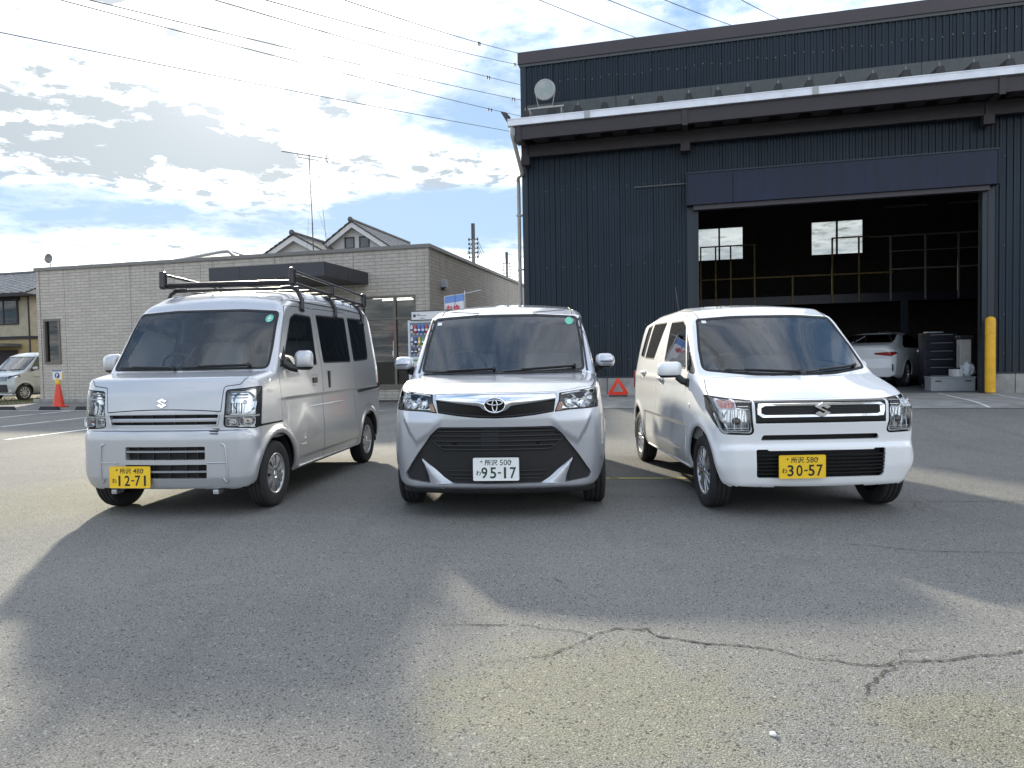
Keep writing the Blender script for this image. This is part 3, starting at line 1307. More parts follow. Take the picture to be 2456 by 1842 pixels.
def concrete(name, col, scale=2.5, joint=None):
    m = bpy.data.materials.new(name)
    m.use_nodes = True
    g = NT(m.node_tree)
    out = g.n('OutputMaterial')
    p = g.n('BsdfPrincipled')
    g.t.links.new(p.outputs[0], out.inputs[0])
    ob = g.n('TexCoord').outputs['Object']
    a = g.noise(ob, scale, 7, .62, .3)
    f = g.noise(ob, 60, 4, .7)
    c = g.mix(g.ss(a, .3, .72), tuple(x * .72 for x in col), tuple(min(1, x * 1.18) for x in col))
    c = g.mix(g.m('MULTIPLY', g.ss(f, .55, .75), .35), c, tuple(x * .55 for x in col))
    g.set(p.inputs['Base Color'], c)
    p.inputs['Roughness'].default_value = .85
    b = g.n('Bump')
    b.inputs['Strength'].default_value = .25
    b.inputs['Distance'].default_value = .004
    g.set(b.inputs['Height'], f)
    g.t.links.new(b.outputs[0], p.inputs['Normal'])
    MATS[name] = m


def line_paint(name, col):
    """worn road paint with bare patches"""
    m = bpy.data.materials.new(name)
    m.use_nodes = True
    g = NT(m.node_tree)
    out = g.n('OutputMaterial')
    p = g.n('BsdfPrincipled')
    ob = g.n('TexCoord').outputs['Object']
    a = g.m('ADD', g.noise(ob, 3, 6, .65), g.m('MULTIPLY', g.noise(ob, 45, 4, .7), .55))
    g.set(p.inputs['Base Color'], g.mix(g.noise(ob, 8, 5, .6), tuple(.7 * c for c in col), col))
    p.inputs['Roughness'].default_value = .75
    tr = g.n('BsdfTransparent')
    mx = g.n('MixShader', i_0=g.ss(a, .82, .95))
    g.t.links.new(p.outputs[0], mx.inputs[1])
    g.t.links.new(tr.outputs[0], mx.inputs[2])
    g.t.links.new(mx.outputs[0], out.inputs[0])
    MATS[name] = m


def siding():
    """pale block-pattern siding: courses with staggered joints, pressed relief"""
    m = bpy.data.materials.new('siding')
    m.use_nodes = True
    g = NT(m.node_tree)
    out = g.n('OutputMaterial')
    p = g.n('BsdfPrincipled')
    g.t.links.new(p.outputs[0], out.inputs[0])
    ob = g.n('TexCoord').outputs['Object']
    x, y, z = g.n('SeparateXYZ', i_0=ob).outputs
    uv = g.n('CombineXYZ', i_0=g.m('ADD', x, y), i_1=z).outputs[0]
    br = g.n('TexBrick', i_Vector=uv)
    br.inputs['Scale'].default_value = 1.0
    br.inputs['Brick Width'].default_value = .36
    br.inputs['Row Height'].default_value = .0985
    br.inputs['Mortar Size'].default_value = .0065
    br.inputs['Mortar Smooth'].default_value = .3
    br.inputs['Bias'].default_value = 0.0
    g.set(br.inputs['Color1'], (.465, .425, .37))
    g.set(br.inputs['Color2'], (.535, .49, .43))
    g.set(br.inputs['Mortar'], (.285, .26, .23))
    nz = g.noise(ob, 14, 6, .65)
    st = g.noise(g.n('VectorMath', operation='MULTIPLY', i_0=ob, i_1=(1.6, 1.6, .22)).outputs[0], 1.0, 5, .6)
    c = g.mix(g.m('MULTIPLY', g.ss(nz, .45, .75), .4), br.outputs[0], (.30, .275, .25))
    c = g.mix(g.m('MULTIPLY', g.ss(st, .5, .75), .22), c, (.24, .225, .205))
    run = g.noise(g.n('VectorMath', operation='MULTIPLY', i_0=ob, i_1=(5, 5, .25)).outputs[0], 1.0, 6, .65)
    c = g.mix(g.m('MULTIPLY', g.m('MULTIPLY', g.ss(z, 3.0, 4.35), g.ss(run, .46, .68)), .45), c, (.20, .185, .16))
    c = g.mix(g.m('MULTIPLY', g.m('MULTIPLY', g.ss(z, .9, .1), g.ss(run, .40, .70)), .40), c, (.22, .20, .17))
    g.set(p.inputs['Base Color'], c)
    p.inputs['Roughness'].default_value = .8
    b = g.n('Bump')
    b.inputs['Strength'].default_value = .8
    b.inputs['Distance'].default_value = .012
    g.set(b.inputs['Height'], g.m('ADD', g.m('MULTIPLY', br.outputs['Fac'], -1.0), g.m('MULTIPLY', nz, .7)))
    g.t.links.new(b.outputs[0], p.inputs['Normal'])
    MATS['siding'] = m


def roof_tiles(name, c1, c2, course=.28, wid=.30):
    m = bpy.data.materials.new(name)
    m.use_nodes = True
    g = NT(m.node_tree)
    out = g.n('OutputMaterial')
    p = g.n('BsdfPrincipled')
    g.t.links.new(p.outputs[0], out.inputs[0])
    ob = g.n('TexCoord').outputs['Object']
    nz = g.noise(ob, 5, 6, .65)
    g.set(p.inputs['Base Color'], g.mix(g.ss(nz, .3, .7), c1, c2))
    p.inputs['Roughness'].default_value = .55
    MATS[name] = m


def steel_sheet(name, col):
    """painted sheet: rain streaks, chalky fading, a little sheen"""
    m = bpy.data.materials.new(name)
    m.use_nodes = True
    g = NT(m.node_tree)
    out = g.n('OutputMaterial')
    p = g.n('BsdfPrincipled')
    g.t.links.new(p.outputs[0], out.inputs[0])
    tc = g.n('TexCoord').outputs['Object']
    oi = g.n('ObjectInfo').outputs['Random']
    ofs = g.n('CombineXYZ', i_0=g.m('MULTIPLY', oi, 37.0), i_1=g.m('MULTIPLY', oi, 11.0)).outputs[0]
    v = g.n('VectorMath', operation='ADD', i_0=tc, i_1=ofs).outputs[0]
    st = g.noise(g.n('VectorMath', operation='MULTIPLY', i_0=v, i_1=(9, 9, .35)).outputs[0], 1.0, 6, .65)
    fd = g.noise(v, .7, 5, .55)
    c = g.mix(g.ss(st, .35, .75), tuple(.72 * k for k in col), tuple(1.35 * k for k in col))
    c = g.mix(g.m('MULTIPLY', g.ss(fd, .45, .8), .5), c, tuple(min(1, 1.7 * k + .006) for k in col))
    c = g.mix(g.m('MULTIPLY', oi, .25), c, tuple(.75 * k for k in col))
    zz = g.n('SeparateXYZ', i_0=tc).outputs[2]
    dirt = g.m('MULTIPLY', g.m('MULTIPLY', g.ss(zz, 2.0, .7), g.ss(st, .38, .72)), .55)
    c = g.mix(dirt, c, (.050, .046, .038))
    g.set(p.inputs['Base Color'], c)
    g.set(p.inputs['Roughness'], g.m('ADD', .36, g.m('MULTIPLY', st, .25)))
    p.inputs['Specular IOR Level'].default_value = .35
    b = g.n('Bump')
    b.inputs['Strength'].default_value = .12
    b.inputs['Distance'].default_value = .02
    g.set(b.inputs['Height'], g.noise(v, 2.2, 3, .5))
    g.t.links.new(b.outputs[0], p.inputs['Normal'])
    MATS[name] = m


def site_mats():
    asphalt()
    concrete('concrete', (.27, .262, .245))
    concrete('base_concrete', (.30, .295, .28), 4)
    line_paint('line_white', (.72, .72, .70))
    line_paint('line_yellow', (.52, .47, .16))
    mat('crack', (.040, .040, .039), .95)
    steel_sheet('navy_steel', (.0062, .0168, .0300))
    steel_sheet('navy_box', (.0105, .0165, .041))
    mat('navy_trim', (.011, .019, .029), .4, metal=.1)
    mat('flashing', (.072, .080, .080), .45, metal=.2, var=.12)
    mat('parapet_cap', (.060, .048, .055), .5, metal=.1, var=.12, vscale=1.0)
    mat('canopy_steel', (.032, .026, .030), .55, var=.15, vscale=3)
    mat('canopy_sheet', (.050, .043, .050), .5, var=.15)
    mat('gutter', (.78, .80, .86), .35, metal=.0, var=.08, vscale=2)
    mat('gutter_joint', (.36, .38, .38), .4)
    mat('pipe_grey', (.40, .385, .365), .5, var=.08)
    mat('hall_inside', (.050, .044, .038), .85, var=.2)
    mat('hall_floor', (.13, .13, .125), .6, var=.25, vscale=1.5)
    mat('rail_paint', (.20, .135, .035), .6, var=.3, vscale=6)
    mat('rail_grey', (.22, .21, .20), .5)
    mat('dark_frame', (.030, .030, .032), .5)
    mat('attic_glass', (.05, .055, .065), .12, coat=.5)
    mat('screw', (.20, .21, .22), .4, metal=.5)
    siding()
    mat('siding_trim', (.38, .36, .335), .7, var=.1)
    mat('parapet_grey', (.19, .18, .17), .5, var=.08)
    mat('alu_bronze', (.16, .145, .125), .45, metal=.4)
    mat('awning', (.040, .040, .048), .5, var=.12, vscale=2)
    mat('plaster_white', (.56, .55, .53), .85, var=.06)
    mat('plaster_cream', (.40, .355, .27), .85, var=.12, vscale=2)
    mat('plaster_ochre', (.36, .285, .15), .85, var=.12)
    mat('wood_dark', (.030, .022, .030), .7)
    roof_tiles('tile_grey', (.20, .20, .21), (.34, .335, .33))
    roof_tiles('tile_dark', (.060, .060, .065), (.11, .105, .10))
    mat('barge_white', (.62, .61, .60), .7)
    mat('pole_concrete', (.24, .235, .22), .85, var=.15)
    mat('wire', (.03, .03, .032), .6)
    mat('alu', (.55, .56, .57), .35, metal=.8)
    mat('shop_wall', (.20, .18, .16), .8)
    mat('shop_floor', (.22, .20, .18), .5)
    mat('frost', (.33, .37, .40), .45)
    mat('tube_lit', (.9, .9, .9), .5, emit=(1, .97, .92), estr=5.0)
    mat('grass', (.065, .085, .022), .8, var=.4, vscale=9)
    mat('soil', (.13, .11, .06), .95, var=.3, vscale=4)
    mat('cone_red', (.62, .055, .025), .45, var=.1)
    mat('yellow_plastic', (.72, .42, .03), .45)
    mat('bollard_yellow', (.72, .38, .012), .45, var=.12, vscale=6)
    mat('signal_red', (.68, .030, .010), .25, coat=.5)
    mat('sign_white', (.72, .72, .72), .5)
    mat('sign_blue', (.02, .035, .16), .5)
    mat('stop_rubber', (.022, .022, .024), .8, var=.3)
    mat('vend_white', (.62, .64, .66), .35, var=.04)
    mat('vend_inside', (.16, .20, .30), .5)
    mat('cloth_white', (.70, .68, .70), .8)
    mat('cloth_blue', (.18, .30, .62), .8)
    mat('cloth_red', (.55, .05, .08), .8)
    mat('grey_plastic', (.30, .31, .32), .5, var=.06)
    mat('cabinet', (.012, .012, .024), .4, metal=.2)
    mat('bag_film', (.50, .53, .55), .35, bump=1.0, bscale=14)
    mat('carton', (.55, .55, .55), .7)
    mat('lamp_glass', (.30, .34, .32), .15, coat=.5)
    glass('pane_dark', (.30, .34, .33), 1.5, 1.3)
    glass('pane_clear', (.55, .57, .57), 1.5, 1.2)
    glass('pane_shop', (.42, .44, .43), 1.5, 1.3)


site_mats()


def build_ground():
    def axis(lo, hi, step, far):
        a = list(np.arange(lo, hi + .01, step))
        d = step
        l, r = [], []
        x = lo
        while x > -far:
            d *= 1.7
            x -= d
            l.append(x)
        d = step
        x = hi
        while x < far:
            d *= 1.7
            x += d
            r.append(x)
        return l[::-1] + a + r
    S_, N_ = axis(-24, 18, .5, 900), axis(-2, 20, .5, 900)
    vs = [W3(s, n, gz(s, n)) for n in N_ for s in S_]
    k = len(S_)
    fs = [(j * k + i, j * k + i + 1, (j + 1) * k + i + 1, (j + 1) * k + i) for j in range(len(N_) - 1) for i in range(k - 1)]
    m = MB()
    m.add(vs, fs, 0, True)
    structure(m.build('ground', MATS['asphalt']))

    def strip(name, mt, s0, n0, s1, n1, w, up, segs=12):
        a, b = Vector((s0, n0)), Vector((s1, n1))
        d = (b - a).normalized()
        q = Vector((-d.y, d.x)) * (w / 2)
        vs = []
        for i in range(segs + 1):
            p = a + (b - a) * (i / segs)
            for o in (p + q, p - q):
                vs.append(W3(o.x, o.y, gz(o.x, o.y) + up))
        x = MB()
        x.add(vs, [(2 * i, 2 * i + 1, 2 * i + 3, 2 * i + 2) for i in range(segs)], 0)
        return structure(x.build(name, MATS[mt]))
    # concrete apron before the hall
    vs = []
    S2 = list(np.arange(-3.9, 30, .5))
    N2 = list(np.arange(12.78, 16.6, .36)) + [16.62]
    for n in N2:
        for s in S2:
            vs.append(W3(s, n, gz(s, n) + .006))
    k = len(S2)
    a = MB()
    a.add(vs, [(j * k + i, j * k + i + 1, (j + 1) * k + i + 1, (j + 1) * k + i) for j in range(len(N2) - 1) for i in range(k - 1)], 0, True)
    structure(a.build('pavement', MATS['concrete']))
    for s in (-18.38, -15.82, -13.45, -10.95, -8.4):
        strip('parking_line', 'line_white', s + .12, 9.0 if s > -12 else 11.0, s - .12, 15.1, .12, .004, 14)
    strip('parking_line', 'line_white', -18.95, 15.18, -7.0, 15.18, .10, .009, 24)
    strip('apron_line', 'line_white', 4.95, 16.40, 4.615, 12.82, .06, .011)
    strip('apron_line', 'line_white', 5.845, 16.2, 5.49, 12.82, .06, .011)
    strip('yellow_line', 'line_yellow', -1.0, 6.70, .9, 6.98, .07, .004)
    strip('yellow_line', 'line_yellow', -7.4, 9.6, -4.9, 9.9, .06, .004)
    # cracks: ragged dark gaps
    rnd = random.Random(3)

    def crack(pts, w):
        P = [Vector(p) for p in pts]
        out = []
        for a, b in zip(P, P[1:]):
            n = max(2, int((b - a).length / .018))
            for i in range(n):
                t = i / n
                out.append(a + (b - a) * t + Vector((rnd.uniform(-1, 1), rnd.uniform(-1, 1))) * .0065)
        out.append(P[-1])
        vs = []
        for i, p in enumerate(out):
            d = (out[min(i + 1, len(out) - 1)] - out[max(i - 1, 0)])
            d = d.normalized() if d.length > 1e-6 else Vector((1, 0))
            q = Vector((-d.y, d.x)) * (w * rnd.choice((.12, .25, .35, .5, .7)) * rnd.uniform(.6, 1) * min(1, .25 + 4 * i / len(out), .25 + 4 * (1 - i / len(out))))
            vs += [(p.x + q.x, p.y + q.y, .0035), (p.x - q.x, p.y - q.y, .0035)]
        m = MB()
        m.add(vs, [(2 * i, 2 * i + 1, 2 * i + 3, 2 * i + 2) for i in range(len(out) - 1)], 0)
        structure(m.build('pavement_crack', MATS['crack']))
    crack([(-.1, 2.66), (.03, 2.69), (.15, 2.73), (.3, 2.87), (.32, 2.91), (.42, 2.97), (.55, 2.96), (.59, 2.88), (.75, 2.8), (.87, 2.78), (1.03, 2.72), (1.09, 2.65),
           (1.2, 2.62), (1.27, 2.58), (1.35, 2.57), (1.46, 2.6), (1.51, 2.6), (1.66, 2.61), (1.74, 2.64), (1.86, 2.64), (1.96, 2.68), (2.3, 2.74)], .012)
    crack([(1.35, 2.57), (1.46, 2.64), (1.5, 2.70), (1.58, 2.705)], .006)
    crack([(1.51, 2.6), (1.33, 2.52), (1.27, 2.45), (1.22, 2.42), (1.18, 2.35)], .010)
    crack([(-.4, 3.06), (-.11, 3.04), (.05, 3.03), (.11, 2.99), (.22, 2.96), (.27, 2.94), (.31, 2.90)], .007)
    crack([(1.98, 4.24), (2.16, 4.2), (2.23, 4.13), (2.4, 4.05), (2.65, 4.02), (2.9, 3.98), (3.5, 3.95)], .008)
    crack([(2.95, 5.47), (3.1, 5.4), (3.38, 5.4), (3.9, 5.35), (4.6, 5.4)], .012)
    crack([(3.1, 5.4), (2.99, 5.22), (2.99, 5.06)], .008)
    crack([(.76, 5.86), (1.06, 5.79), (1.51, 5.76)], .008)
    crack([(.21, 3.69), (.22, 3.63), (.26, 3.57)], .008)
    # grass strip beside the shop
    gr = MB()
    gr.add([W3(s, n, .012) for s, n in ((-60, 15.75), (-21.15, 15.75), (-21.15, 40), (-60, 40))], [(0, 1, 2, 3)])
    structure(gr.build('soil_bed', MATS['soil']))
    b = MB()
    for i in range(5200):
        s, n = -21.2 - 6.5 * rnd.random(), 15.8 + 5.5 * rnd.random() ** 1.3
        h, a, l = rnd.uniform(.03, .11), rnd.uniform(0, 6.28), rnd.uniform(-.04, .04)
        p = W3(s, n, .012)
        u = Vector((math.cos(a), math.sin(a), 0)) * .007
        b.add([p - u, p + u, p + Vector((l, rnd.uniform(-.04, .04), h))], [(0, 1, 2)])
    o = b.build('grass', MATS['grass'])
    o['kind'] = 'stuff'
    st = MB()
    rr = random.Random(9)
    bm = bmesh.new()
    bmesh.ops.create_icosphere(bm, subdivisions=2, radius=.011)
    for v in bm.verts:
        v.co *= rr.uniform(.85, 1.15)
        v.co.z *= .6
    bm.verts.index_update()
    st.add([v.co for v in bm.verts], [[v.index for v in f.verts] for f in bm.faces], 0, True)
    bm.free()
    tag(st.build('pebble', MATS['sign_white'], loc=(.776, 2.105, .006)), 'small white pebble lying on the near asphalt', 'pebble')


build_ground()


def wall_grid(mb, s0, s1, z0, z1, y, holes, mi=0, thick=.0):
    """a vertical sheet at local y with rectangular openings"""
    xs = sorted({s0, s1} | {h[0] for h in holes} | {h[1] for h in holes})
    zs = sorted({z0, z1} | {h[2] for h in holes} | {h[3] for h in holes})
    for a, b in zip(xs, xs[1:]):
        for c, d in zip(zs, zs[1:]):
            cx, cz = (a + b) / 2, (c + d) / 2
            if any(h[0] < cx < h[1] and h[2] < cz < h[3] for h in holes):
                continue
            if thick:
                mb.box((a, y, c), (b, y + thick, d), mi)
            else:
                mb.quad((a, y, c), (b, y, c), (b, y, d), (a, y, d), mi=mi)


# ------------------------------------------------------------------ the dark warehouse
def build_warehouse():
    N0, G = 16.5, .28
    wh = thing('warehouse', 'dark navy corrugated steel warehouse with a wide open shutter doorway and canopy', 'warehouse', W3(0, N0, 0), SA)
    E0, E1, DEP, TOP = -3.86, 16.0, 9.5, 8.06
    D0, D1, DT = -.07, 5.97, 4.52          # doorway

    def part(mb, name, m, **kw):
        return mb.build(name, MATS[m], wh, **kw)
    # corrugated sheets of the front, one mesh per height
    def sheet(w, z0, z1, per=.127, dp=.022):
        m = MB()
        n = max(1, round(w / per))
        p = w / n
        xs = []
        for i in range(n):
            x = i * p
            xs += [(x + .006, 0), (x + p * .46, 0), (x + p * .56, -dp), (x + p * .88, -dp), (x + p * .985, 0)]
        xs[-1] = (w - .004, 0)
        k = len(xs)
        m.add([(x, y, z0) for x, y in xs] + [(x, y, z1) for x, y in xs], [(i, i + 1, k + i + 1, k + i) for i in range(k - 1)], 0)
        return m.mesh('cladding_sheet', MATS['navy_steel'])
    wsh = .758
    A = sheet(wsh, .70, TOP)
    Bm = sheet(wsh, 5.22, TOP)
    for i in range(5):
        link('cladding_sheet', A, wh, loc=(E0 + i * wsh, 0, 0))
    for i in range(8):
        link('cladding_sheet', Bm, wh, loc=(D0 + i * .758, 0, 0))
    for i in range(13):
        link('cladding_sheet', A, wh, loc=(6.02 + i * wsh, 0, 0))
    bk = MB()
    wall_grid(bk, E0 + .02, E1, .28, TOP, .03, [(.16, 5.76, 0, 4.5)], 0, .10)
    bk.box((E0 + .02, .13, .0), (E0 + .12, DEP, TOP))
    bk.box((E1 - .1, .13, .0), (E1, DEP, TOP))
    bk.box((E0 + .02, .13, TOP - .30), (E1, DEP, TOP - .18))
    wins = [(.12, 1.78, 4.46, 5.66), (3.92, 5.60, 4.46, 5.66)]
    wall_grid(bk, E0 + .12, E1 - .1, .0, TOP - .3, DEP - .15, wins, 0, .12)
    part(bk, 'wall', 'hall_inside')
    fl = MB()
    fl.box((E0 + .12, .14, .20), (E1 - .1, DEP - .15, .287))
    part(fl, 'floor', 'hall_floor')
    for (a, b, c, d) in wins:
        fr = MB()
        y = DEP - .12
        for q in (((a, y, c), (b, y + .07, c + .05)), ((a, y, d - .05), (b, y + .07, d)), ((a, y, c + .05), (a + .05, y + .07, d - .05)), ((b - .05, y, c + .05), (b, y + .07, d - .05)),
                  (((a + b) / 2 - .03, y, c + .05), ((a + b) / 2 + .03, y + .07, d - .05))):
            fr.box(*q)
        f = part(fr, 'window', 'dark_frame')
        for u, v in ((a + .05, (a + b) / 2 - .03), ((a + b) / 2 + .03, b - .05)):
            p = MB()
            p.box((u, y + .03, c + .05), (v, y + .036, d - .05))
            p.build('pane', MATS['pane_clear'], f)
    # base course of cast concrete blocks
    for x0, x1 in ((E0 - .03, D0 + .10), (6.0, E1)):
        n = max(1, round((x1 - x0) / .92))
        w = (x1 - x0) / n
        if x0 > 5:
            edges = [6.0, 6.375] + [6.375 + .92 * i for i in range(1, 11)]
        else:
            edges = [x0 + w * i for i in range(n + 1)]
        for a, b in zip(edges, edges[1:]):
            m = MB()
            m.box((a + .006, -.06, .26), (b - .006, .10, .675), bev=.006)
            part(m, 'base_block', 'base_concrete')
        m = MB()
        m.box((x0, -.055, .678), (x1, .02, .715))
        part(m, 'drip_flashing', 'navy_trim')
    # parapet
    m = MB()
    m.box((E0 - .08, -.07, 8.12), (E1, .25, 8.39))
    part(m, 'parapet_cap', 'parapet_cap')
    m = MB()
    m.box((E0 - .05, -.045, 8.055), (E1, .03, 8.118))
    part(m, 'parapet_trim', 'flashing')
    m = MB()
    m.box((E0 - .03, -.035, .70), (E0 + .10, .05, 8.05))
    part(m, 'corner_trim', 'navy_trim')
    # light band above the canopy roof
    for i in range(9):
        m = MB()
        m.box((E0 + .12 + i * 2.1, -.030, 6.62), (E0 + .12 + i * 2.1 + 2.09, -.0245, 7.15))
        part(m, 'wall_flashing', 'flashing')
    sc = MB()
    for i in range(95):
        x = E0 + .35 + i * .19
        for z in (7.62, ):
            sc.cyl((x, -.0285, z + .03 * math.sin(i * 5.1)), (x, -.022, z + .03 * math.sin(i * 5.1)), .012, 6)
        if (x < D0 - .1 or x > 6.1) and i % 2:
            for z in (5.1, 3.3, 1.9, 1.1):
                sc.cyl((x, -.0285, z), (x, -.022, z), .010, 6)
    o = part(sc, 'screws', 'screw')
    o['kind'] = 'stuff'
    # canopy: folded roof sheets, gutter, beams, brackets
    cp = thing('canopy', '', '', (0, 0, 0))
    del cp['label'], cp['category']
    cp.parent = wh
    pitch = .598
    pr = [(0, 6.47), (.18, 6.47), (.245, 6.66), (.265, 6.745), (.375, 6.745), (.395, 6.66), (.46, 6.47), (.598, 6.47)]
    m = MB()
    k = len(pr)
    up = .05
    vs = [(x, -.84, z) for x, z in pr] + [(x, -.03, z + up) for x, z in pr] + [(x, -.84, z - .012) for x, z in pr] + [(x, -.03, z + up - .012) for x, z in pr]
    m.add(vs, [(i, i + 1, k + i + 1, k + i) for i in range(k - 1)] + [(2 * k + i, 2 * k + i + 1, 3 * k + i + 1, 3 * k + i) for i in range(k - 1)] +
          [(i, i + 1, 2 * k + i + 1, 2 * k + i) for i in range(k - 1)], 0)
    fold = m.mesh('roof_fold', MATS['canopy_sheet'])
    bo = MB()
    bo.cyl((0, 0, 0), (0, 0, .09), .012, 6)
    bo.cyl((0, 0, 0), (0, 0, .022), .028, 8)
    bolt = bo.mesh('roof_bolt', MATS['screw'])
    # dark stop-end closing each rib towards the gutter
    se = MB()
    se.add([(.18, -.845, 6.47), (.245, -.845, 6.66), (.265, -.845, 6.745), (.375, -.845, 6.745), (.395, -.845, 6.66), (.46, -.845, 6.47)], [(0, 1, 2, 3, 4, 5)])
    stop = se.mesh('rib_end', MATS['trim_black'])
    x = -3.95 + .02
    i = 0
    while x < E1 - .6:
        link('roof_fold', fold, cp, loc=(x, 0, 0))
        link('rib_end', stop, cp, loc=(x, 0, 0))
        if i % 2 == 0 or i > 6:
            link('roof_bolt', bolt, cp, loc=(x + .32, -.76, 6.748))
        x += pitch
        i += 1
    m = MB()
    lo = [(0, 6.185), (.17, 6.185), (.225, 6.36), (.39, 6.36), (.445, 6.185), (.598, 6.185)]
    k = len(lo)
    m.add([(x, -.80, z - .03) for x, z in lo] + [(x, -.17, z) for x, z in lo], [(i, i + 1, k + i + 1, k + i) for i in range(k - 1)], 0)
    m.add([(.17, -.172, 6.185), (.225, -.172, 6.36), (.39, -.172, 6.36), (.445, -.172, 6.185)], [(0, 1, 2, 3)], 1)
    sof = m.mesh('soffit_fold', [MATS['canopy_steel'], MATS['trim_black']])
    x = -3.93
    while x < E1 - .6:
        link('soffit_fold', sof, cp, loc=(x, 0, 0))
        x += pitch
    cuts = [-3.98, -2.18, 2.46, 7.1, 11.7, E1]
    for a, b in zip(cuts, cuts[1:]):
        m = MB()
        m.box((a, -.98, 6.40), (b - .004, -.965, 6.545))
        m.box((a, -.965, 6.40), (b - .004, -.83, 6.412))
        m.box((a, -.845, 6.412), (b - .004, -.83, 6.52))
        m.box((a, -.99, 6.532), (b - .004, -.96, 6.552))
        m.build('gutter', MATS['gutter'], cp)
    for a in cuts[1:-1]:
        m = MB()
        m.box((a - .06, -.993, 6.394), (a + .06, -.956, 6.556))
        m.build('gutter_joint', MATS['gutter_joint'], cp)
    m = MB()
    m.box((-3.98, -.98, 6.40), (-3.972, -.83, 6.545))
    m.add([(-4.0, -1.0, 6.50), (-4.0, -.6, 6.52), (-4.0, -.6, 6.72), (-4.0, -1.0, 6.70), (-4.14, -1.0, 6.74), (-4.14, -.6, 6.76)],
          [(0, 1, 2, 3), (3, 2, 5, 4), (0, 3, 4), (1, 5, 2), (0, 4, 5, 1)], 1)
    m.build('gable_end', [MATS['gutter'], MATS['canopy_sheet']], cp)
    for (y0, y1, z0, z1, nm) in ((-.93, -.83, 6.09, 6.395, 'front_beam'), (-.28, -.16, 5.875, 6.15, 'rear_beam')):
        m = MB()
        a = E0 + .02
        m.box((a, y0, z1 - .025), (E1, y1, z1))
        m.box((a, y0, z0), (E1, y1, z0 + .025))
        m.box((a, y0 + .012, z0 + .025), (E1, y0 + .026, z1 - .025))
        m.build(nm, MATS['canopy_steel'], cp)
    for s in (E0 + .12, -.11, 5.79, 11.7):
        m = MB()
        m.box((s - .06, -.83, 6.375), (s + .06, 0, 6.40))
        m.box((s - .06, -.83, 6.10), (s + .06, -.282, 6.125))
        m.box((s - .007, -.83, 6.125), (s + .007, -.282, 6.375))
        m.box((s - .10, -.32, 5.69), (s + .10, -.12, 5.873))
        m.box((s - .06, -.30, 5.873), (s + .06, -.284, 6.37))
        m.box((s - .055, -.945, 6.05), (s + .055, -.932, 6.38))
        m.build('bracket', MATS['canopy_steel'], cp)
    for s in (2.85, 8.7):
        m = MB()
        m.tube([(s + .35, -.84, 6.30), (s - .20, -.22, 6.22)], .022, 6)
        m.tube([(s - .9, -.84, 6.30), (s - .20, -.22, 6.22)], .015, 6)
        m.build('brace', MATS['canopy_steel'], cp)
    # rainwater pipe: down from the gutter end, along the slope, round the corner
    m = MB()
    m.tube([(-3.90, -.90, 6.40), (-3.90, -.90, 6.22), (-3.88, -.78, 6.08), (-3.86, -.16, 5.56), (-3.88, -.10, 5.52), (-3.97, -.02, 5.50), (-4.02, .10, 5.48), (-4.02, .14, 5.36), (-4.02, .14, .1)], .045, 12)
    for z in (4.6, 3.3, 2.0):
        m.box((-4.075, .085, z), (-3.9, .195, z + .03))
    part(m, 'downpipe', 'pipe_grey')
    # shutter box over the doorway, guide rails
    for a, b in ((D0, .889), (.895, D1)):
        m = MB()
        m.box((a, -.26, 4.50), (b, -.03, 5.19), bev=.006)
        part(m, 'shutter_box', 'navy_box')
    m = MB()
    m.box((D0 - .02, -.28, 5.185), (D1 + .02, -.03, 5.215))
    m.box((D0 - .02, -.275, 4.50), (D0 - .003, -.03, 5.185))
    m.box((D1 + .003, -.275, 4.50), (D1 + .02, -.03, 5.185))
    part(m, 'box_trim', 'navy_trim')
    m = MB()
    m.box((D0 + .12, -.2, 4.40), (D1 - .12, -.04, 4.498))
    part(m, 'shutter_curtain', 'canopy_sheet')
    m = MB()
    m.box((-1.25, -.05, 5.02), (D0 - .03, -.024, 5.05))
    part(m, 'conduit', 'flashing')
    for a, b in ((D0 - .02, .16), (5.76, 5.99)):
        m = MB()
        m.box((a, -.075, .27), (b, .12, 4.50), bev=.006)
        if a > 1:
            m.box((a + .10, -.088, .27), (a + .115, -.074, 4.5))
        else:
            m.box((b - .07, -.088, .27), (b - .055, -.074, 4.5))
        part(m, 'guide_rail', 'navy_trim')
    # mezzanine inside
    y = 5.5
    m = MB()
    m.box((E0 + .15, y, 2.60), (E1 - .2, y + .12, 2.85))
    m.box((E0 + .15, y + .12, 2.78), (E1 - .2, DEP - .2, 2.85))
    mz = part(m, 'mezzanine', 'cabinet')
    for s in (-2.6, 5.80, 11.0):
        m = MB()
        m.box((s - .10, y + .02, .285), (s + .10, y + .10, 2.60))
        m.build('column', MATS['navy_trim'], mz)

    def post(s, z1, mt='rail_paint', w=.022):
        m = MB()
        m.box((s - w, y - .02, 2.62), (s + w, y + .02, z1))
        m.build('rail_post', MATS[mt], mz)

    def bar(s0, s1, z, mt='rail_paint', h=.018):
        m = MB()
        m.box((s0, y - .022, z - h), (s1, y + .018, z + h))
        m.build('rail_bar', MATS[mt], mz)
    for s, z in ((.27, 4.38), (.70, 4.38), (1.13, 4.40), (1.80, 4.40), (2.85, 3.46), (3.92, 4.45), (4.62, 4.45)):
        post(s, z)
    for s in (5.44, 6.32, 7.14):
        post(s, 4.43, 'rail_grey')
    bar(.25, 1.85, 4.40)
    bar(.25, 3.9, 3.42)
    bar(3.9, 4.9, 4.46)
    bar(3.9, 5.5, 3.42)
    bar(5.4, 9.0, 3.50, 'rail_grey')
    bar(4.9, 9.0, 4.43, 'rail_grey')
    bar(5.4, 9.0, 4.0, 'rail_grey', .012)
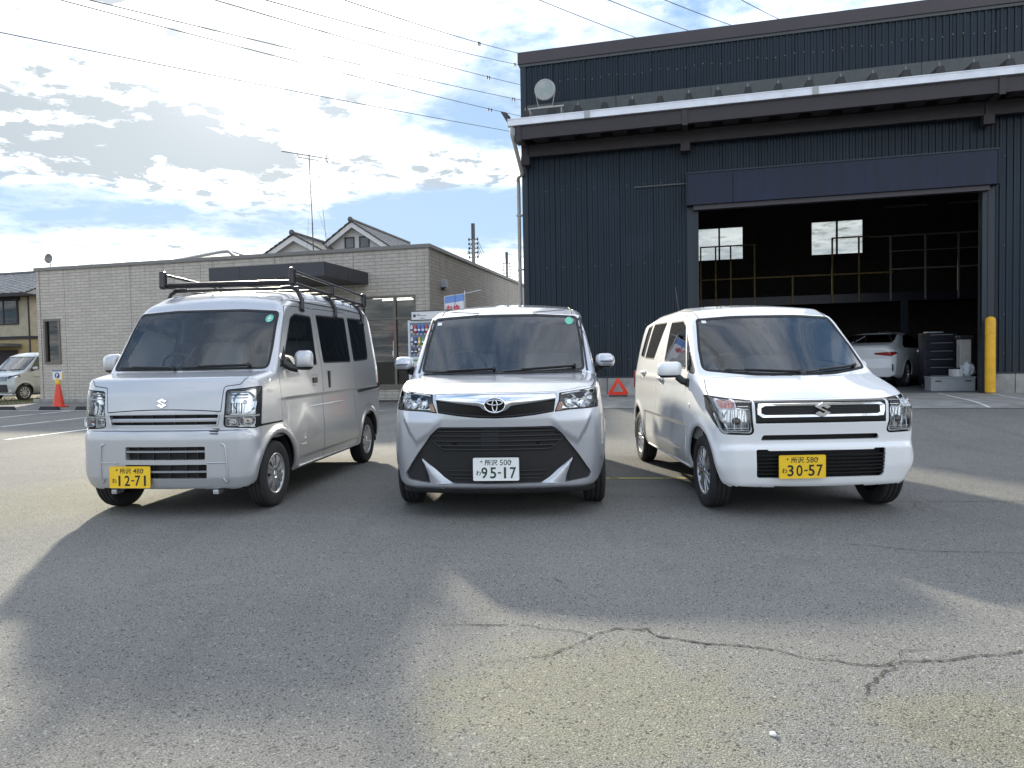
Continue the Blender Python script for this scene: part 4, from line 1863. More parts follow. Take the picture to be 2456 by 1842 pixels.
    for s in (5.95, 7.7):
        m = MB()
        m.box((s, 8.2, 5.72), (s + 1.2, 8.26, 5.78))
        part(m, 'light_fitting', 'rail_grey')
    return wh


build_warehouse()


# ------------------------------------------------------------------ the low tiled shop
def build_shop():
    N0 = 18.8
    sh = thing('shop_building', 'low flat-roofed shop clad in pale block siding with a dark door canopy', 'building', W3(0, N0, 0), SA)
    A, B, H, D = -21.05, -7.19, 4.36, 12.6

    def part(mb, name, m, parent=None, **kw):
        return mb.build(name, MATS[m], parent or sh, **kw)
    win = (-20.81, -20.13, 1.27, 2.76)
    gl = (-9.30, -7.62, .44, 3.04)
    core = MB()
    wall_grid(core, A + .05, B - .05, 0, H, .03, [win, gl], 0, .12)
    core.box((B - .17, .15, 0), (B - .05, D, H))
    core.box((A + .05, .15, 0), (A + .17, D, H))
    core.box((A + .05, D - .1, 0), (B - .05, D, H))
    core.box((A + .17, .15, H - .45), (B - .17, D - .1, H - .35))
    part(core, 'wall_core', 'siding_trim')
    # siding panels with open joints
    js = [A + .14, -19.91, -17.32, -14.70, -12.11, -9.52, B - .13]
    for a, b in zip(js, js[1:]):
        m = MB()
        hs = [h for h in (win, gl) if h[0] < b and h[1] > a]
        hs = [(max(h[0], a + .007), min(h[1], b - .007), h[2], h[3]) for h in hs]
        wall_grid(m, a + .007, b - .007, .12, H, 0, hs, 0, .028)
        part(m, 'siding_panel', 'siding')
    for s in (A, B - .125):
        m = MB()
        m.box((s, -.012, .12), (s + .125, .028, H))
        part(m, 'corner_trim', 'siding')
    k = [.13, 1.55, 4.2, 6.85, 9.5, D]
    for a, b in zip(k, k[1:]):
        m = MB()
        m.box((B - .045, a + .007, .12), (B, b - .007, H))
        part(m, 'siding_panel', 'siding')
    m = MB()
    m.box((B - .045, -.012, .12), (B + .012, .123, H))
    part(m, 'corner_trim', 'siding')
    m = MB()
    m.box((A - .04, -.05, H), (B + .05, .25, H + .10))
    m.box((B - .20, .25, H), (B + .05, D, H + .10))
    m.box((A - .04, .25, H), (A + .2, D, H + .10))
    part(m, 'parapet_cap', 'parapet_grey')
    m = MB()
    m.box((A - .22, -.10, 0), (-9.4, .03, .12), bev=.008)
    m.box((-7.5, -.10, 0), (B + .1, .03, .12), bev=.008)
    m.box((B - .05, .03, 0), (B + .06, D, .12))
    part(m, 'plinth', 'base_concrete')
    # narrow side window
    a, b, c, d = win
    m = MB()
    w = .075
    for q in (((a, -.035, c), (b, .10, c + w)), ((a, -.035, d - w), (b, .10, d)), ((a, -.035, c + w), (a + w, .10, d - w)), ((b - w, -.035, c + w), (b, .10, d - w))):
        m.box(*q)
    wf = part(m, 'window', 'alu_bronze')
    m = MB()
    m.box((a + w, .05, c + w), (b - w, .056, d - w))
    part(m, 'pane', 'pane_dark', wf)
    m = MB()
    m.box((a + w, .10, c + w), (b - w, .14, d - w))
    part(m, 'blind', 'frost', wf)
    # glazed front: frame, panes, frosted lower band, sill
    a, b, c, d = gl
    m = MB()
    w = .055
    mu = -8.26
    for q in (((a, -.03, c), (b, .10, c + w)), ((a, -.03, d - w), (b, .10, d)), ((a, -.03, c + w), (a + w, .10, d - w)), ((b - w, -.03, c + w), (b, .10, d - w)),
              ((mu - .035, -.02, c + w), (mu + .035, .09, d - w)), ((a + w, -.015, 2.36), (mu - .035, .085, 2.41)), ((mu + .035, -.015, 2.36), (b - w, .085, 2.41))):
        m.box(*q)
    gf = part(m, 'shop_window', 'alu_bronze')
    for u, v in ((a + w, mu - .035), (mu + .035, b - w)):
        for e, f in ((c + w, 2.36), (2.41, d - w)):
            m = MB()
            m.box((u, .04, e), (v, .046, f))
            part(m, 'pane', 'pane_shop', gf)
        m = MB()
        m.box((u, .062, c + w), (v, .066, 1.22))
        part(m, 'frosted_film', 'frost', gf)
    m = MB()
    m.box((mu - .055, -.05, 1.25), (mu - .04, -.03, 1.75))
    m.box((mu - .09, -.035, 1.32), (mu - .035, -.02, 1.46))
    part(m, 'handle', 'alu', gf)
    m = MB()
    m.box((a - .1, -.16, .36), (b + .05, .02, .435), bev=.008)
    part(m, 'sill', 'alu_bronze')
    m = MB()
    m.box((a - .1, -.13, .05), (b + .05, .0, .358))
    part(m, 'siding_panel', 'siding')
    # the room behind
    m = MB()
    m.box((-9.9, 2.6, 0), (-7.5, 2.7, 3.4))
    m.box((-10.0, .16, 0), (-9.9, 2.7, 3.4))
    m.box((-10.0, .16, 3.2), (-7.4, 2.7, 3.3))
    rm = part(m, 'room_wall', 'shop_wall')
    m = MB()
    m.box((-9.9, .16, .30), (-7.4, 2.6, .40))
    part(m, 'room_floor', 'shop_floor', rm)
    for y in (.7, 1.4, 2.1):
        m = MB()
        m.cyl((-9.6, y, 3.12), (-8.3, y, 3.12), .018, 8)
        m.cyl((-8.1, y, 3.12), (-7.5, y, 3.12), .018, 8)
        part(m, 'light_tube', 'tube_lit', rm)
    for (x0, x1, y0, z0, z1, mt) in ((-9.3, -8.9, 1.8, 1.2, 2.4, 'cone_red'), (-8.75, -8.5, 2.2, 1.0, 2.5, 'plaster_ochre'), (-8.1, -7.7, 2.0, .8, 1.9, 'wood_dark'), (-8.6, -8.3, 2.4, 2.3, 2.9, 'sign_white')):
        m = MB()
        m.box((x0, y0, z0), (x1, y0 + .1, z1))
        part(m, 'poster', mt, rm)
    # canopy over the entrance
    x0, x1, y0 = -12.5, -9.07, -2.48
    m = MB()
    m.box((x0 + .01, y0 + .01, 3.40), (x1 - .01, -.002, 3.69))
    aw = part(m, 'door_canopy', 'awning')
    cuts = [x0, -11.55, -10.1, x1]
    for a_, b_ in zip(cuts, cuts[1:]):
        m = MB()
        m.box((a_ + .004, y0 - .008, 3.385), (b_ - .004, y0 + .008, 3.735))
        part(m, 'fascia_panel', 'awning', aw)
    cy = [y0 + .012, -1.2, -.002]
    for a_, b_ in zip(cy, cy[1:]):
        m = MB()
        m.box((x1 - .008, a_ + .004, 3.385), (x1 + .008, b_ - .004, 3.735))
        part(m, 'fascia_panel', 'awning', aw)
    # lamp on the side wall
    m = MB()
    y = 1.02
    Q = round_poly([(-.10, 3.32), (.10, 3.32), (.10, 3.56), (-.10, 3.56)], [.02, .02, .09, .09])
    m.prism([(B + .003, y + u, z) for u, z in Q], (.16, 0, 0))
    lp = part(m, 'wall_lamp', 'frost')
    m = MB()
    m.box((B + .003, y - .07, 3.24), (B + .12, y + .07, 3.318))
    part(m, 'lamp_foot', 'trim_black', lp)
    return sh


build_shop()
# ------------------------------------------------------------------ silver microvan
CAR_POSES = {'van': (-2.634, 5.789, -.104), 'tank': (-.085, 5.75, -.055), 'wagon': (2.166, 5.407, .015)}


def car_root(name, key, label, cat):
    X, Y, a = CAR_POSES[key]
    return thing(name, label, cat, (X, Y, 0), a - math.pi / 2)


def arches(sh, xs, r, zc, zlow, s, body_mats, car, lip=.012, shape=None):
    for x in xs:
        C = [(x + r * math.cos(a), zc + (r * 1.0) * math.sin(a)) for a in [math.pi * i / 24 for i in range(25)]]
        C = [(x + r * .985, zlow - .1)] + C + [(x - r * .985, zlow - .1)]
        sh.side(C, s, 0)


def arch_liner(car, x, r, zc, y0, y1):
    for s in (1, -1):
        m = MB()
        an = [math.pi * (-.04 + 1.10 * i / 18) for i in range(19)]
        pts = [(x + r * math.cos(a), zc + r * math.sin(a)) for a in an]
        vs = [Vector((p[0], s * (y1 - .16 * max(0, math.cos(a)) ** 2), p[1])) for p, a in zip(pts, an)] + [Vector((a, s * y0, b)) for a, b in pts]
        n = len(pts)
        m.add(vs, [(i, i + 1, n + i + 1, n + i) for i in range(n - 1)], 0, True)
        m.add(vs[n:], [tuple(range(n))], 0)
        m.build('wheel_housing', MATS['underbody'], car)


def inner_shell(car, spec, holes_side, ws, drop):
    """dark lining just inside the skin, open at the windows"""
    B = Body(*spec['a'], extra=None, step=.05)
    B0 = B.f
    B.f = lambda x, y, z, exact=False: B0(x, y, z, exact) + .032
    V, Q, N = B.mesh()
    keep = []
    for q in Q.tolist():
        c = V[q].mean(0)
        n = N[q].mean(0)
        if c[2] < drop or c[0] > .02:
            continue
        if abs(n[1]) > .45 and any(in_poly((c[0], c[2]), offset_poly(P, -.035)) for P in holes_side):
            continue
        if n[0] > .15 and in_poly((c[1], c[2]), offset_poly(ws, -.045)):
            continue
        keep.append(q)
    m = MB()
    m.add([tuple(v) for v in V.tolist()], keep, 0, True)
    me = bpy.data.meshes.new('lining')
    me.from_pydata(m.v, [], m.f)
    me.materials.append(MATS['cabin'])
    me.polygons.foreach_set('use_smooth', m.sm)
    link('lining', me, car)


def window_part(sh, name, P, s, gm, car, r=.03, gap=.014, inset=.004):
    pc, ring = sh.side(P, s, r, 4, gap)
    o = pc.obj(name, MATS[gm], car, off=-inset)
    ring.obj('window_seal', MATS['rubber'], o, off=-.001, wall=.006)
    return o


def slots(sh, B, car, poly, r, slats, mats_, depth, name, bars=(), th=.008, slat_mat=0, slope=0.0):
    pc, _ = sh.front(poly, r, 4, filt=lambda c: c.x > 0)
    bk = pc.obj(name, MATS['dark_inner'], car, push=(-depth, 0, 0))
    edge = MB()
    V = pc.V
    for a, b in pc.border():
        edge.add([V[a], V[b], V[b] - Vector((depth, 0, 0)), V[a] - Vector((depth, 0, 0))], [(0, 1, 2, 3)])
    edge.build('grille_edge', mats_[0], bk)
    y0, y1 = min(p[0] for p in poly), max(p[0] for p in poly)
    for z in slats:
        m = MB()
        ys = np.linspace(y0 + .004, y1 - .004, 15)
        up = []
        for y in ys:
            x = B.sx(y, z) - .004
            up.append(x)
        vs = []
        for y, x in zip(ys, up):
            vs += [Vector((x, y, z - th)), Vector((x + .002, y, z + th * .2)), Vector((x - .006, y, z + th)), Vector((x - .03, y, z + th))]
        n = len(ys)
        m.add(vs, [(i * 4 + k, i * 4 + k + 1, i * 4 + k + 5, i * 4 + k + 4) for i in range(n - 1) for k in range(3)], 0, False)
        m.build('slat', mats_[slat_mat], bk)
    z0, z1 = min(p[1] for p in poly), max(p[1] for p in poly)
    for y in bars:
        m = MB()
        x = B.sx(y, (z0 + z1) / 2)
        m.box((x - .035, y - .004, z0), (x - .018, y + .004, z1))
        m.build('grille_bar', mats_[-1], bk)
    return bk


def build_van():
    car = car_root('microvan', 'van', 'silver high-roof microvan carrying a black roof rack, yellow plate 12-71', 'van')
    prof = [(.34, .195, .03), (.435, .205, .05), (.458, .30, .1), (.462, .60, .05), (.455, .655, .012), (.428, .668, .008), (.425, .80, .3),
            (.405, .95, .3), (.365, 1.062, .06), (.08, 1.108, .03), (-.312, 1.632, .015), (-.330, 1.640, .01), (-.385, 1.715, .35), (-.60, 1.815, 1.6), (-1.2, 1.868, 2.5),
            (-2.2, 1.872, .5), (-2.76, 1.845, .14), (-2.885, 1.70, .15), (-2.940, 1.1, .3), (-2.945, .5, .1), (-2.92, .27, .06), (-2.7, .22, .05), (-.3, .215, 0)]
    W = [(.18, .695), (.30, .722), (.5, .7365), (.82, .736), (1.0, .730), (1.1, .722), (1.35, .687), (1.6, .650), (1.72, .628), (1.8, .60), (1.95, .56)]
    plan = [(-2.95, .035), (-2.7, .008), (-2.3, 0), (-.2, 0), (.05, .004), (.25, .014), (.46, .045)]

    def bow(x, y, z):
        b = .115 * sstep(x, -.9, .1) * sstep(z, 1.75, 1.2) + .05 * sstep(z, 1.62, 1.75) * sstep(x, -1.2, -.4) - .04 * sstep(x, -2.2, -2.9)
        cz = .085 * sstep(z, 1.45, 1.75)
        return b * y * y, cz * y * y

    def rad(x, z):
        r = .055 + .055 * sstep(x, -.1, .25) * sstep(z, 1.12, .98)
        return r + .05 * sstep(z, 1.60, 1.74)

    def extra(x, z):
        e = -.013 * sstep(z, .885, .860) * sstep(z, .52, .80) * sstep(x, .02, -.25) * sstep(x, -2.92, -2.75)
        e = e + .004 * sstep(z, .90, .885) * sstep(z, .86, .885) * sstep(x, .02, -.25)
        for hx in (0, -2.43):
            r = np.hypot(x - hx, z - .275)
            e = e + .014 * np.exp(-((r - .352) / .030) ** 2) * sstep(z, .22, .34)
        e = e - .010 * sstep(z, .345, .325) * sstep(z, .23, .30) * sstep(x, -.40, -.45) * sstep(x, -2.03, -1.98)
        return e
    spec = {'a': (prof, W, plan, bow, rad)}
    B = Body(*spec['a'], extra=extra)
    sh = Shell(B)
    sh.drop_below(.35)
    P = MATS['paint_silver']
    # --- windscreen
    WS = [(-.672, 1.118), (.672, 1.118), (.660, 1.30), (.628, 1.612), (.30, 1.636), (-.30, 1.636), (-.628, 1.612), (-.660, 1.30)]
    ws, ring = sh.front(WS, [.05, .05, .4, .05, .5, .5, .05, .4], 4, gap=.020, filt=lambda c: c.x > -.5)
    wo = ws.obj('windshield', MATS['glass_clear'], car, off=-.003)
    ring.obj('windshield_seal', MATS['rubber'], wo, off=-.001, wall=.008)
    # --- side glass and doors
    FW = [(-.135, 1.135), (-.900, 1.140), (-.940, 1.600), (-.58, 1.605), (-.460, 1.565)]
    W1 = [(-1.070, 1.155), (-1.860, 1.160), (-1.890, 1.640), (-1.065, 1.622)]
    W2 = [(-1.965, 1.165), (-2.50, 1.185), (-2.57, 1.655), (-1.975, 1.645)]
    FD = [(-.045, 1.118), (-.400, 1.665), (-.998, 1.680), (-1.000, 1.20), (-1.000, .50), (-1.000, .265), (-.42, .265), (-.372, .40), (-.285, .53), (-.085, .665)]
    RD = [(-1.006, 1.680), (-1.935, 1.695), (-1.925, .70), (-2.04, .42), (-2.02, .265), (-1.008, .265), (-1.008, .50), (-1.008, 1.20)]
    for s in (1, -1):
        fw = window_part(sh, 'window', FW, s, 'glass_side', car, [.04, .03, .03, .08, .06])
        w1 = window_part(sh, 'window', W1, s, 'glass_privacy', car, .035)
        w2 = window_part(sh, 'window', W2, s, 'glass_privacy', car, [.03, .10, .06, .03])
        pc, ring = sh.side(FD, s, [.04, .06, .05, 0, 0, .03, .04, .1, .1, .05], 4, gap=.0055)
        ring.obj('door_gap', MATS['dark_inner'], car, off=-.014)
        d1 = pc.obj('door', P, car, wall=.012)
        pc, ring = sh.side(RD, s, [.05, .04, .05, .1, .05, .03, 0, 0], 4, gap=.0055)
        ring.obj('door_gap', MATS['dark_inner'], car, off=-.014)
        d2 = pc.obj('sliding_door', P, car, wall=.012)
        fw.parent, w1.parent = d1, d2
        for q in list(fw.children) + list(w1.children):
            q.parent = d1 if q in list(fw.children) else d2
        # A-pillar corner trim, handles and slide rail
        tr = MB()
        yy = s * (B.sy(-.12, 1.17) + .004)
        tr.prism([(-.090, yy, 1.135), (-.225, yy - s * .004, 1.135), (-.225, yy - s * .028, 1.31)], (0, s * .006, 0))
        tr.build('mirror_mount', MATS['trim_black'], d1)
        for (hx, hz, ww, hh, par) in ((-.80, 1.005, .070, .050, d1), (-1.165, 1.0, .040, .095, d2)):
            y = s * B.sy(hx, hz)
            h = MB()
            Q = round_poly([(hx - ww * 1.05, hz - hh * 1.12), (hx + ww * 1.05, hz - hh * 1.12), (hx + ww * 1.05, hz + hh * 1.12), (hx - ww * 1.05, hz + hh * 1.12)], .03)
            q2 = offset_poly(Q, .008)
            n = len(Q)
            A = [Vector((a, s * (B.sy(a, b) + .0015), b)) for a, b in Q]
            Bq = [Vector((a, s * (B.sy(a, b) + .004), b)) for a, b in q2]
            Cq = [Vector((hx + (a - hx) * .8, y - s * .004, hz + (b - hz) * .8)) for a, b in q2]
            h.add(A + Bq, [(i, (i + 1) % n, n + (i + 1) % n, n + i) for i in range(n)], 0, True)
            h.add(Bq + Cq, [(i, (i + 1) % n, n + (i + 1) % n, n + i) for i in range(n)], 0, True)
            h.add(Cq, [tuple(range(n))], 0)
            if par is d1:
                h.box((hx - .052, y - s * .002, hz - .030), (hx + .052, y + s * .012, hz + .022), 1, bev=.006)
            else:
                h.box((hx - .022, y - s * .002, hz - .082), (hx + .022, y + s * .014, hz + .082), 1, bev=.008)
            h.build('handle', [P, MATS['trim_black']], par)
        rl = MB()
        n = 10
        pts = [Vector((-2.04 - .82 * i / n, 0, .838 + .014 * i / n)) for i in range(n + 1)]
        up = [Vector((p.x, s * (B.sy(p.x, p.z) + .004), p.z + .018)) for p in pts]
        lo = [Vector((p.x, s * (B.sy(p.x, p.z) + .004), p.z - .012)) for p in pts]
        rl.add(up + lo, [(i, i + 1, n + 2 + i, n + 1 + i) for i in range(n)], 0)
        rl.tube([p + Vector((0, s * .006, -.006)) for p in lo], .006, 6, 1)
        rl.build('slide_rail', [MATS['trim_black'], MATS['rim_bright']], car)
        bx = MB()
        bx.box((-2.80, s * (B.sy(-2.75, .88) - .004), .862), (-2.88, s * (B.sy(-2.8, .88) + .008), .915), bev=.008)
        bx.build('rail_cover', MATS['trim_black'], car)
        # side sill strip
        sl = MB()
        pts = [Vector((-.40 - 1.60 * i / 8, s * (B.sy(-.4 - 1.6 * i / 8, .262) + .004), .262)) for i in range(9)]
        sl.tube(pts, .012, 6)
        sl.build('sill_strip', MATS['paint_silver'], car)
        mirror_part(car, (-.235, s * .862, 1.185), s, (.105, .155, .185), (-.17, s * (B.sy(-.17, 1.165) - .006), 1.165), [P, MATS['trim_black']], .12)
        arches(sh, (0, -2.43), .322, .278, .2, s, None, car)
    # --- bonnet, lamps, grilles
    lamp = [(.474, .684), (.492, .968), (.716, .992), (.744, .700), (.70, .668)]
    for s in (1, -1):
        d = (math.cos(R(38)), s * math.sin(R(38)), 0)
        Q = round_poly([(s * y, z) for y, z in lamp], [.035, .03, .012, .02, .05], 4)
        pts = [Vector((B.sx(y, z) if abs(y) < .735 else .30, y, z)) for y, z in Q]
        pc, ring = sh.carve(pts, d, .009, lambda c: c.x > -.2)
        L = pc.obj('headlight', MATS['lens'], car, off=.002)
        ring.obj('lamp_surround', MATS['trim_gloss'], L, off=-.006, wall=.05)
        pc.obj('lamp_housing', MATS['reflector'], L, push=(-.050, -s * .032, 0))
        dv = Vector((.93, s * .36, .02)).normalized()
        m = MB()
        c0 = Vector((.318, s * .612, .868))
        bowl(m, c0, dv, .088, .06, 28, 0, 11)
        m.build('reflector', [MATS['reflector'], MATS['trim_gloss']], L)
        b = MB()
        b.cyl(c0 - dv * .05, c0 - dv * .005, .016, 12)
        b.cyl(c0 - dv * .005, c0 + dv * .01, .016, 12, r2=.009)
        b.build('bulb', MATS['rim_bright'], L)
        for (y, z, rw, mt) in ((.535, .725, .034, 'reflector'), (.645, .728, .042, 'reflector')):
            t = MB()
            c = Vector((B.sx(y, z) - .020, s * y, z))
            dd = Vector((.95, s * .30, 0)).normalized()
            uu = Vector((-s * dd.y * s, dd.x, 0)).normalized()
            Qr = round_poly([(-rw * 1.25, -.030), (rw * 1.25, -.030), (rw * 1.25, .030), (-rw * 1.25, .030)], .02)
            n = len(Qr)
            A = [c + uu * a + Vector((0, 0, b_)) for a, b_ in Qr]
            C2 = [c + uu * a * 1.12 + Vector((0, 0, b_ * 1.18)) + dd * .010 for a, b_ in Qr]
            D = [c + uu * a * .6 + Vector((0, 0, b_ * .6)) - dd * .03 for a, b_ in Qr]
            t.add(C2 + A, [(i, (i + 1) % n, n + (i + 1) % n, n + i) for i in range(n)], 1, True)
            t.add(A + D, [(i, (i + 1) % n, n + (i + 1) % n, n + i) for i in range(n)], 0, True)
            t.add(D, [tuple(range(n))], 0)
            t.cyl(c - dd * .028, c - dd * .004, .010, 8, 2 if y > .6 else 1)
            t.build('turn_signal' if y > .6 else 'position_lamp', [MATS['reflector'], MATS['lamp_white'], MATS['amber']], L)
        for k in range(6):
            yy = .512 + .020 * k
            rb = MB()
            rb.tube([Vector((B.sx(yy, .80) - .040, s * yy, .782)), Vector((B.sx(yy, .83) - .052, s * yy, .83)), Vector((B.sx(yy, .87) - .046, s * yy, .865))], .0045, 4)
            rb.build('reflector_rib', MATS['reflector' if k % 2 else 'dark_metal'], L)
        for k in range(3):
            zz = .905 + .022 * k
            rb = MB()
            rb.tube([Vector((B.sx(y, zz) - .040, s * y, zz)) for y in np.linspace(.51, .64, 5)], .0045, 4)
            rb.build('reflector_rib', MATS['dark_metal' if k == 1 else 'lamp_white'], L)
        bar = MB()
        zz = .766
        pts = [Vector((B.sx(y, zz) - .012, s * y, zz)) for y in np.linspace(.486, .735, 8)]
        bar.tube(pts, .0075, 6)
        bar.build('lamp_divider', MATS['lamp_white'], L)
    HD = [(-.462, .800), (.462, .800), (.480, .990), (.598, 1.005), (.668, 1.098), (.30, 1.112), (-.30, 1.112), (-.668, 1.098), (-.598, 1.005), (-.480, .990)]
    Q = round_poly(HD, [.012, .012, .02, .03, .03, .3, .3, .03, .03, .02], 4)
    pc, ring = sh.carve([Vector((B.sx(y, z), y, z)) for y, z in Q], (.75, 0, .66), .006, lambda c: c.x > -.1)
    ring.obj('hood_gap', MATS['dark_inner'], car, off=-.012)
    hd = pc.obj('hood', P, car, wall=.012)
    e = MB()
    lx = B.sx(0, .872)
    S_emblem(e, (lx + .001, 0, .872), Vector((0, 1, 0)), Vector((-.12, 0, 1)).normalized(), .043, Vector((.008, 0, .002)))
    e.build('emblem', MATS['chrome'], hd)

    UG = [(-.430, .700), (.430, .700), (.448, .786), (-.448, .786)]
    u = slots(sh, B, car, UG, .012, (.742,), [P, MATS['trim_black']], .045, 'upper_grille', (-.26, -.09, .09, .26), .013)
    f_ = MB()
    Q = round_poly(UG, .012)
    f_.tube([Vector((B.sx(y, z) + .002, y, z)) for y, z in Q], .0065, 6, closed=True)
    f_.build('grille_rim', P, u)
    L1 = [(-.292, .442), (.346, .442), (.349, .542), (-.290, .542)]
    L2 = [(-.300, .298), (.354, .298), (.358, .405), (-.296, .405)]
    for LL, zs in ((L1, (.505, .478)), (L2, (.350,))):
        g_ = slots(sh, B, car, LL, .010, zs[:1], [P, MATS['trim_black']], .05, 'lower_grille', (-.19, -.07, .06, .19, .28), .007)
        rd = MB()
        zlo, zhi = LL[0][1], LL[2][1]
        rd.box((.372, -.27, zlo + .004), (.378, .32, zhi - .004))
        rd.build('radiator', MATS['radiator'], g_)
    # raised frame around the lower mouth and the three small slots
    rl = MB()
    for sgn in (1, -1):
        pts = [Vector((B.sx(y, z) + .001, y, z)) for y, z in round_poly([(sgn * .36, .555), (sgn * .50, .562), (sgn * .512, .40), (sgn * .515, .225)], .03, 4)[5:]]
        rl.tube(pts, .009, 6)
        pts = [Vector((B.sx(y, .418) + .001, y, .418)) for y in np.linspace(sgn * .36, sgn * .51, 6)]
        rl.tube(pts, .006, 6)
    rl.build('bumper_rib', P, car)
    for k in range(3):
        v = MB()
        z = .683 - .0165 * k - .012
        v.box((B.sx(.415, z) - .03, .381, z - .0045), (B.sx(.415, z) + .0025, .449, z + .0045))
        v.build('vent_slot', MATS['trim_black'], car)
    # --- what is left is the body
    body = sh.rest().obj('body', P, car, wall=.018)
    inner_shell(car, spec, [FW, W1, W2], WS, .55)
    seam = MB()
    pts = [Vector((B.sx(y, .662) + .0005, y, .662)) for y in np.linspace(-.70, .70, 25)]
    seam.tube(pts, .003, 4)
    seam.build('bumper_seam', MATS['dark_inner'], body)
    # roof drip line
    for s in (1, -1):
        dr = MB()
        pts = []
        for x in np.linspace(-.36, -2.86, 22):
            z = 1.715 + .012 * math.sin((x + .36) / 2.5 * math.pi * -1)
            if B.sy(x, z) > .5:
                pts.append(Vector((x, s * (B.sy(x, z) + .001), z)))
        dr.tube(pts, .005, 5)
        dr.build('drip_line', MATS['dark_inner'], body)
    # --- under the skin
    u = MB()
    u.box((.30, -.60, .20), (-2.85, .60, .42))
    u.box((.40, -.42, .22), (.33, .42, .66))
    u.build('underbody', MATS['underbody'], car)
    for sgn in (1, -1):
        tw = MB()
        tw.box((.345, sgn * .39, .175), (.43, sgn * .435, .21), bev=.006)
        tw.build('tow_bracket', MATS['rim_silver'], car)
    for hx in (0, -2.43):
        arch_liner(car, hx, .325, .278, .42, .70)
    fl = MB()
    fl.box((.05, -.66, .55), (-2.85, .66, .60))
    fl.box((-.35, -.60, .60), (-.9, .60, .62))
    fl.build('cabin_floor', MATS['cabin'], car)
    da = MB()
    pr = [(.05, 1.085), (-.06, 1.105), (-.30, 1.055), (-.40, 1.0), (-.38, .80), (-.20, .62), (.02, .62)]
    da.prism([(x, -.64, z) for x, z in pr], (0, 1.28, 0))
    da.build('dashboard', MATS['cabin'], car)
    steering(car, -.46, -.34, 1.12, 38)
    for y in (-.34, .34):
        seat(car, -.88, y, zb=.84)
    bk = MB()
    bk.box((-1.85, -.58, .6), (-1.98, .58, 1.28), bev=.05)
    bk.build('rear_seat', MATS['seat_cloth'], car)
    rm = MB()
    rm.box((-.42, -.11, 1.515), (-.40, .11, 1.575), bev=.01)
    rm.cyl((-.41, 0, 1.56), (-.36, 0, 1.62), .008, 6)
    rm.build('rear_view_mirror', MATS['trim_black'], car)
    wiper(car, B, -.10, -.60, 1.135, 1.150)
    wiper(car, B, .52, -.04, 1.150, 1.142)
    st = MB()
    c = (.565, 1.545)
    Q = ell(c[0], c[1], .034, .034, 24)
    st.add([Vector((B.sx(y, z) + .002, y, z)) for y, z in Q], [tuple(range(24))])
    o = st.build('inspection_sticker', MATS['sticker_green'], wo)
    st = MB()
    for yy, zz, w_, h_ in ((.565, 1.545, .030, .012), (.565, 1.562, .018, .006), (.565, 1.528, .018, .006)):
        st.add([Vector((B.sx(y, z) + .0032, y, z)) for y, z in ((yy - w_ / 2, zz - h_ / 2), (yy + w_ / 2, zz - h_ / 2), (yy + w_ / 2, zz + h_ / 2), (yy - w_ / 2, zz + h_ / 2))], [(0, 1, 2, 3)])
    st.build('sticker_print', MATS['sticker_white'], wo)
    license_plate(car, .474, -.245, .314, R(2), ('所沢', '480'), 'わ', '12-71', True)
    for s in (1, -1):
        wheel(car, 0, s * .638, s, .2685, .148, .166, 'paddle')
        wheel(car, -2.43, s * .632, s, .2685, .148, .166, 'paddle')
        tl = MB()
        tl.box((-2.93, s * .66, .75), (-2.90, s * .70, 1.05), bev=.01)
        tl.build('tail_lamp', MATS['red_lens'], car)
    # --- roof rack
    rk = thing('roof_rack', '', '', (0, 0, 0))
    del rk['label'], rk['category']
    rk.parent = car

    def rpart(mb, name='rack_bar', mt='rack_black'):
        mb.build(name, MATS[mt], rk)
    zt, x0, x1 = 1.945, -.58, -2.62
    rk.matrix_parent_inverse = Matrix.Identity(4)
    rk.rotation_euler = (0, R(-1.5), 0)
    rk.location = (0, 0, -.042)
    for s in (1, -1):
        m = MB()
        m.tube([(x0, s * .60, zt), (x1, s * .60, zt)], .016, 8)
        rpart(m, 'side_rail')
        m = MB()
        m.tube([(x0 - .04, s * .615, zt + .105), (x1 + .04, s * .615, zt + .105)], .013, 8)
        rpart(m, 'upper_rail')
        for x in (x0, x1):
            m = MB()
            m.box((x - .035, s * .615 - .028, zt - .03), (x + .035, s * .615 + .028, zt + .135), bev=.02)
            rpart(m, 'corner_block')
        m = MB()
        m.box((-1.62, s * .607 - .02, zt), (-1.58, s * .607 + .02, zt + .12), bev=.01)
        rpart(m, 'corner_block')
        for x in (-.70, -1.56, -2.44):
            m = MB()
            yb = B.sy(x, 1.715) + .012
            m.tube([(x, s * .46, zt - .03), (x, s * .56, zt - .03), (x, s * .610, zt - .06), (x, s * (yb + .015), 1.80), (x, s * (yb + .012), 1.715)], .021, 8)
            m.box((x - .05, s * yb - .030, 1.692), (x + .05, s * yb + .016, 1.738), bev=.01)
            m.cyl((x, s * (yb + .01), 1.70), (x, s * (yb + .035), 1.70), .012, 8)
            rpart(m, 'rack_leg')
    for x in np.linspace(x0 - .02, x1 + .02, 9):
        m = MB()
        m.tube([(x, -.60, zt - .012), (x, .60, zt - .012)], .0115, 8)
        rpart(m, 'rack_bar')
    for x in (-.70, -1.56, -2.44):
        m = MB()
        m.box((x - .018, -.58, zt - .05), (x + .018, .58, zt - .022), bev=.006)
        rpart(m, 'cross_beam')
    for y in (-.2, .2):
        m = MB()
        m.tube([(x0, y, zt + .006), (x1, y, zt + .006)], .008, 6)
        rpart(m, 'long_bar')
    for x in (x0,):
        m = MB()
        m.tube([(x, -.60, zt + .01), (x, .60, zt + .01)], .016, 8)
        rpart(m, 'front_roller')
    return car


build_van()
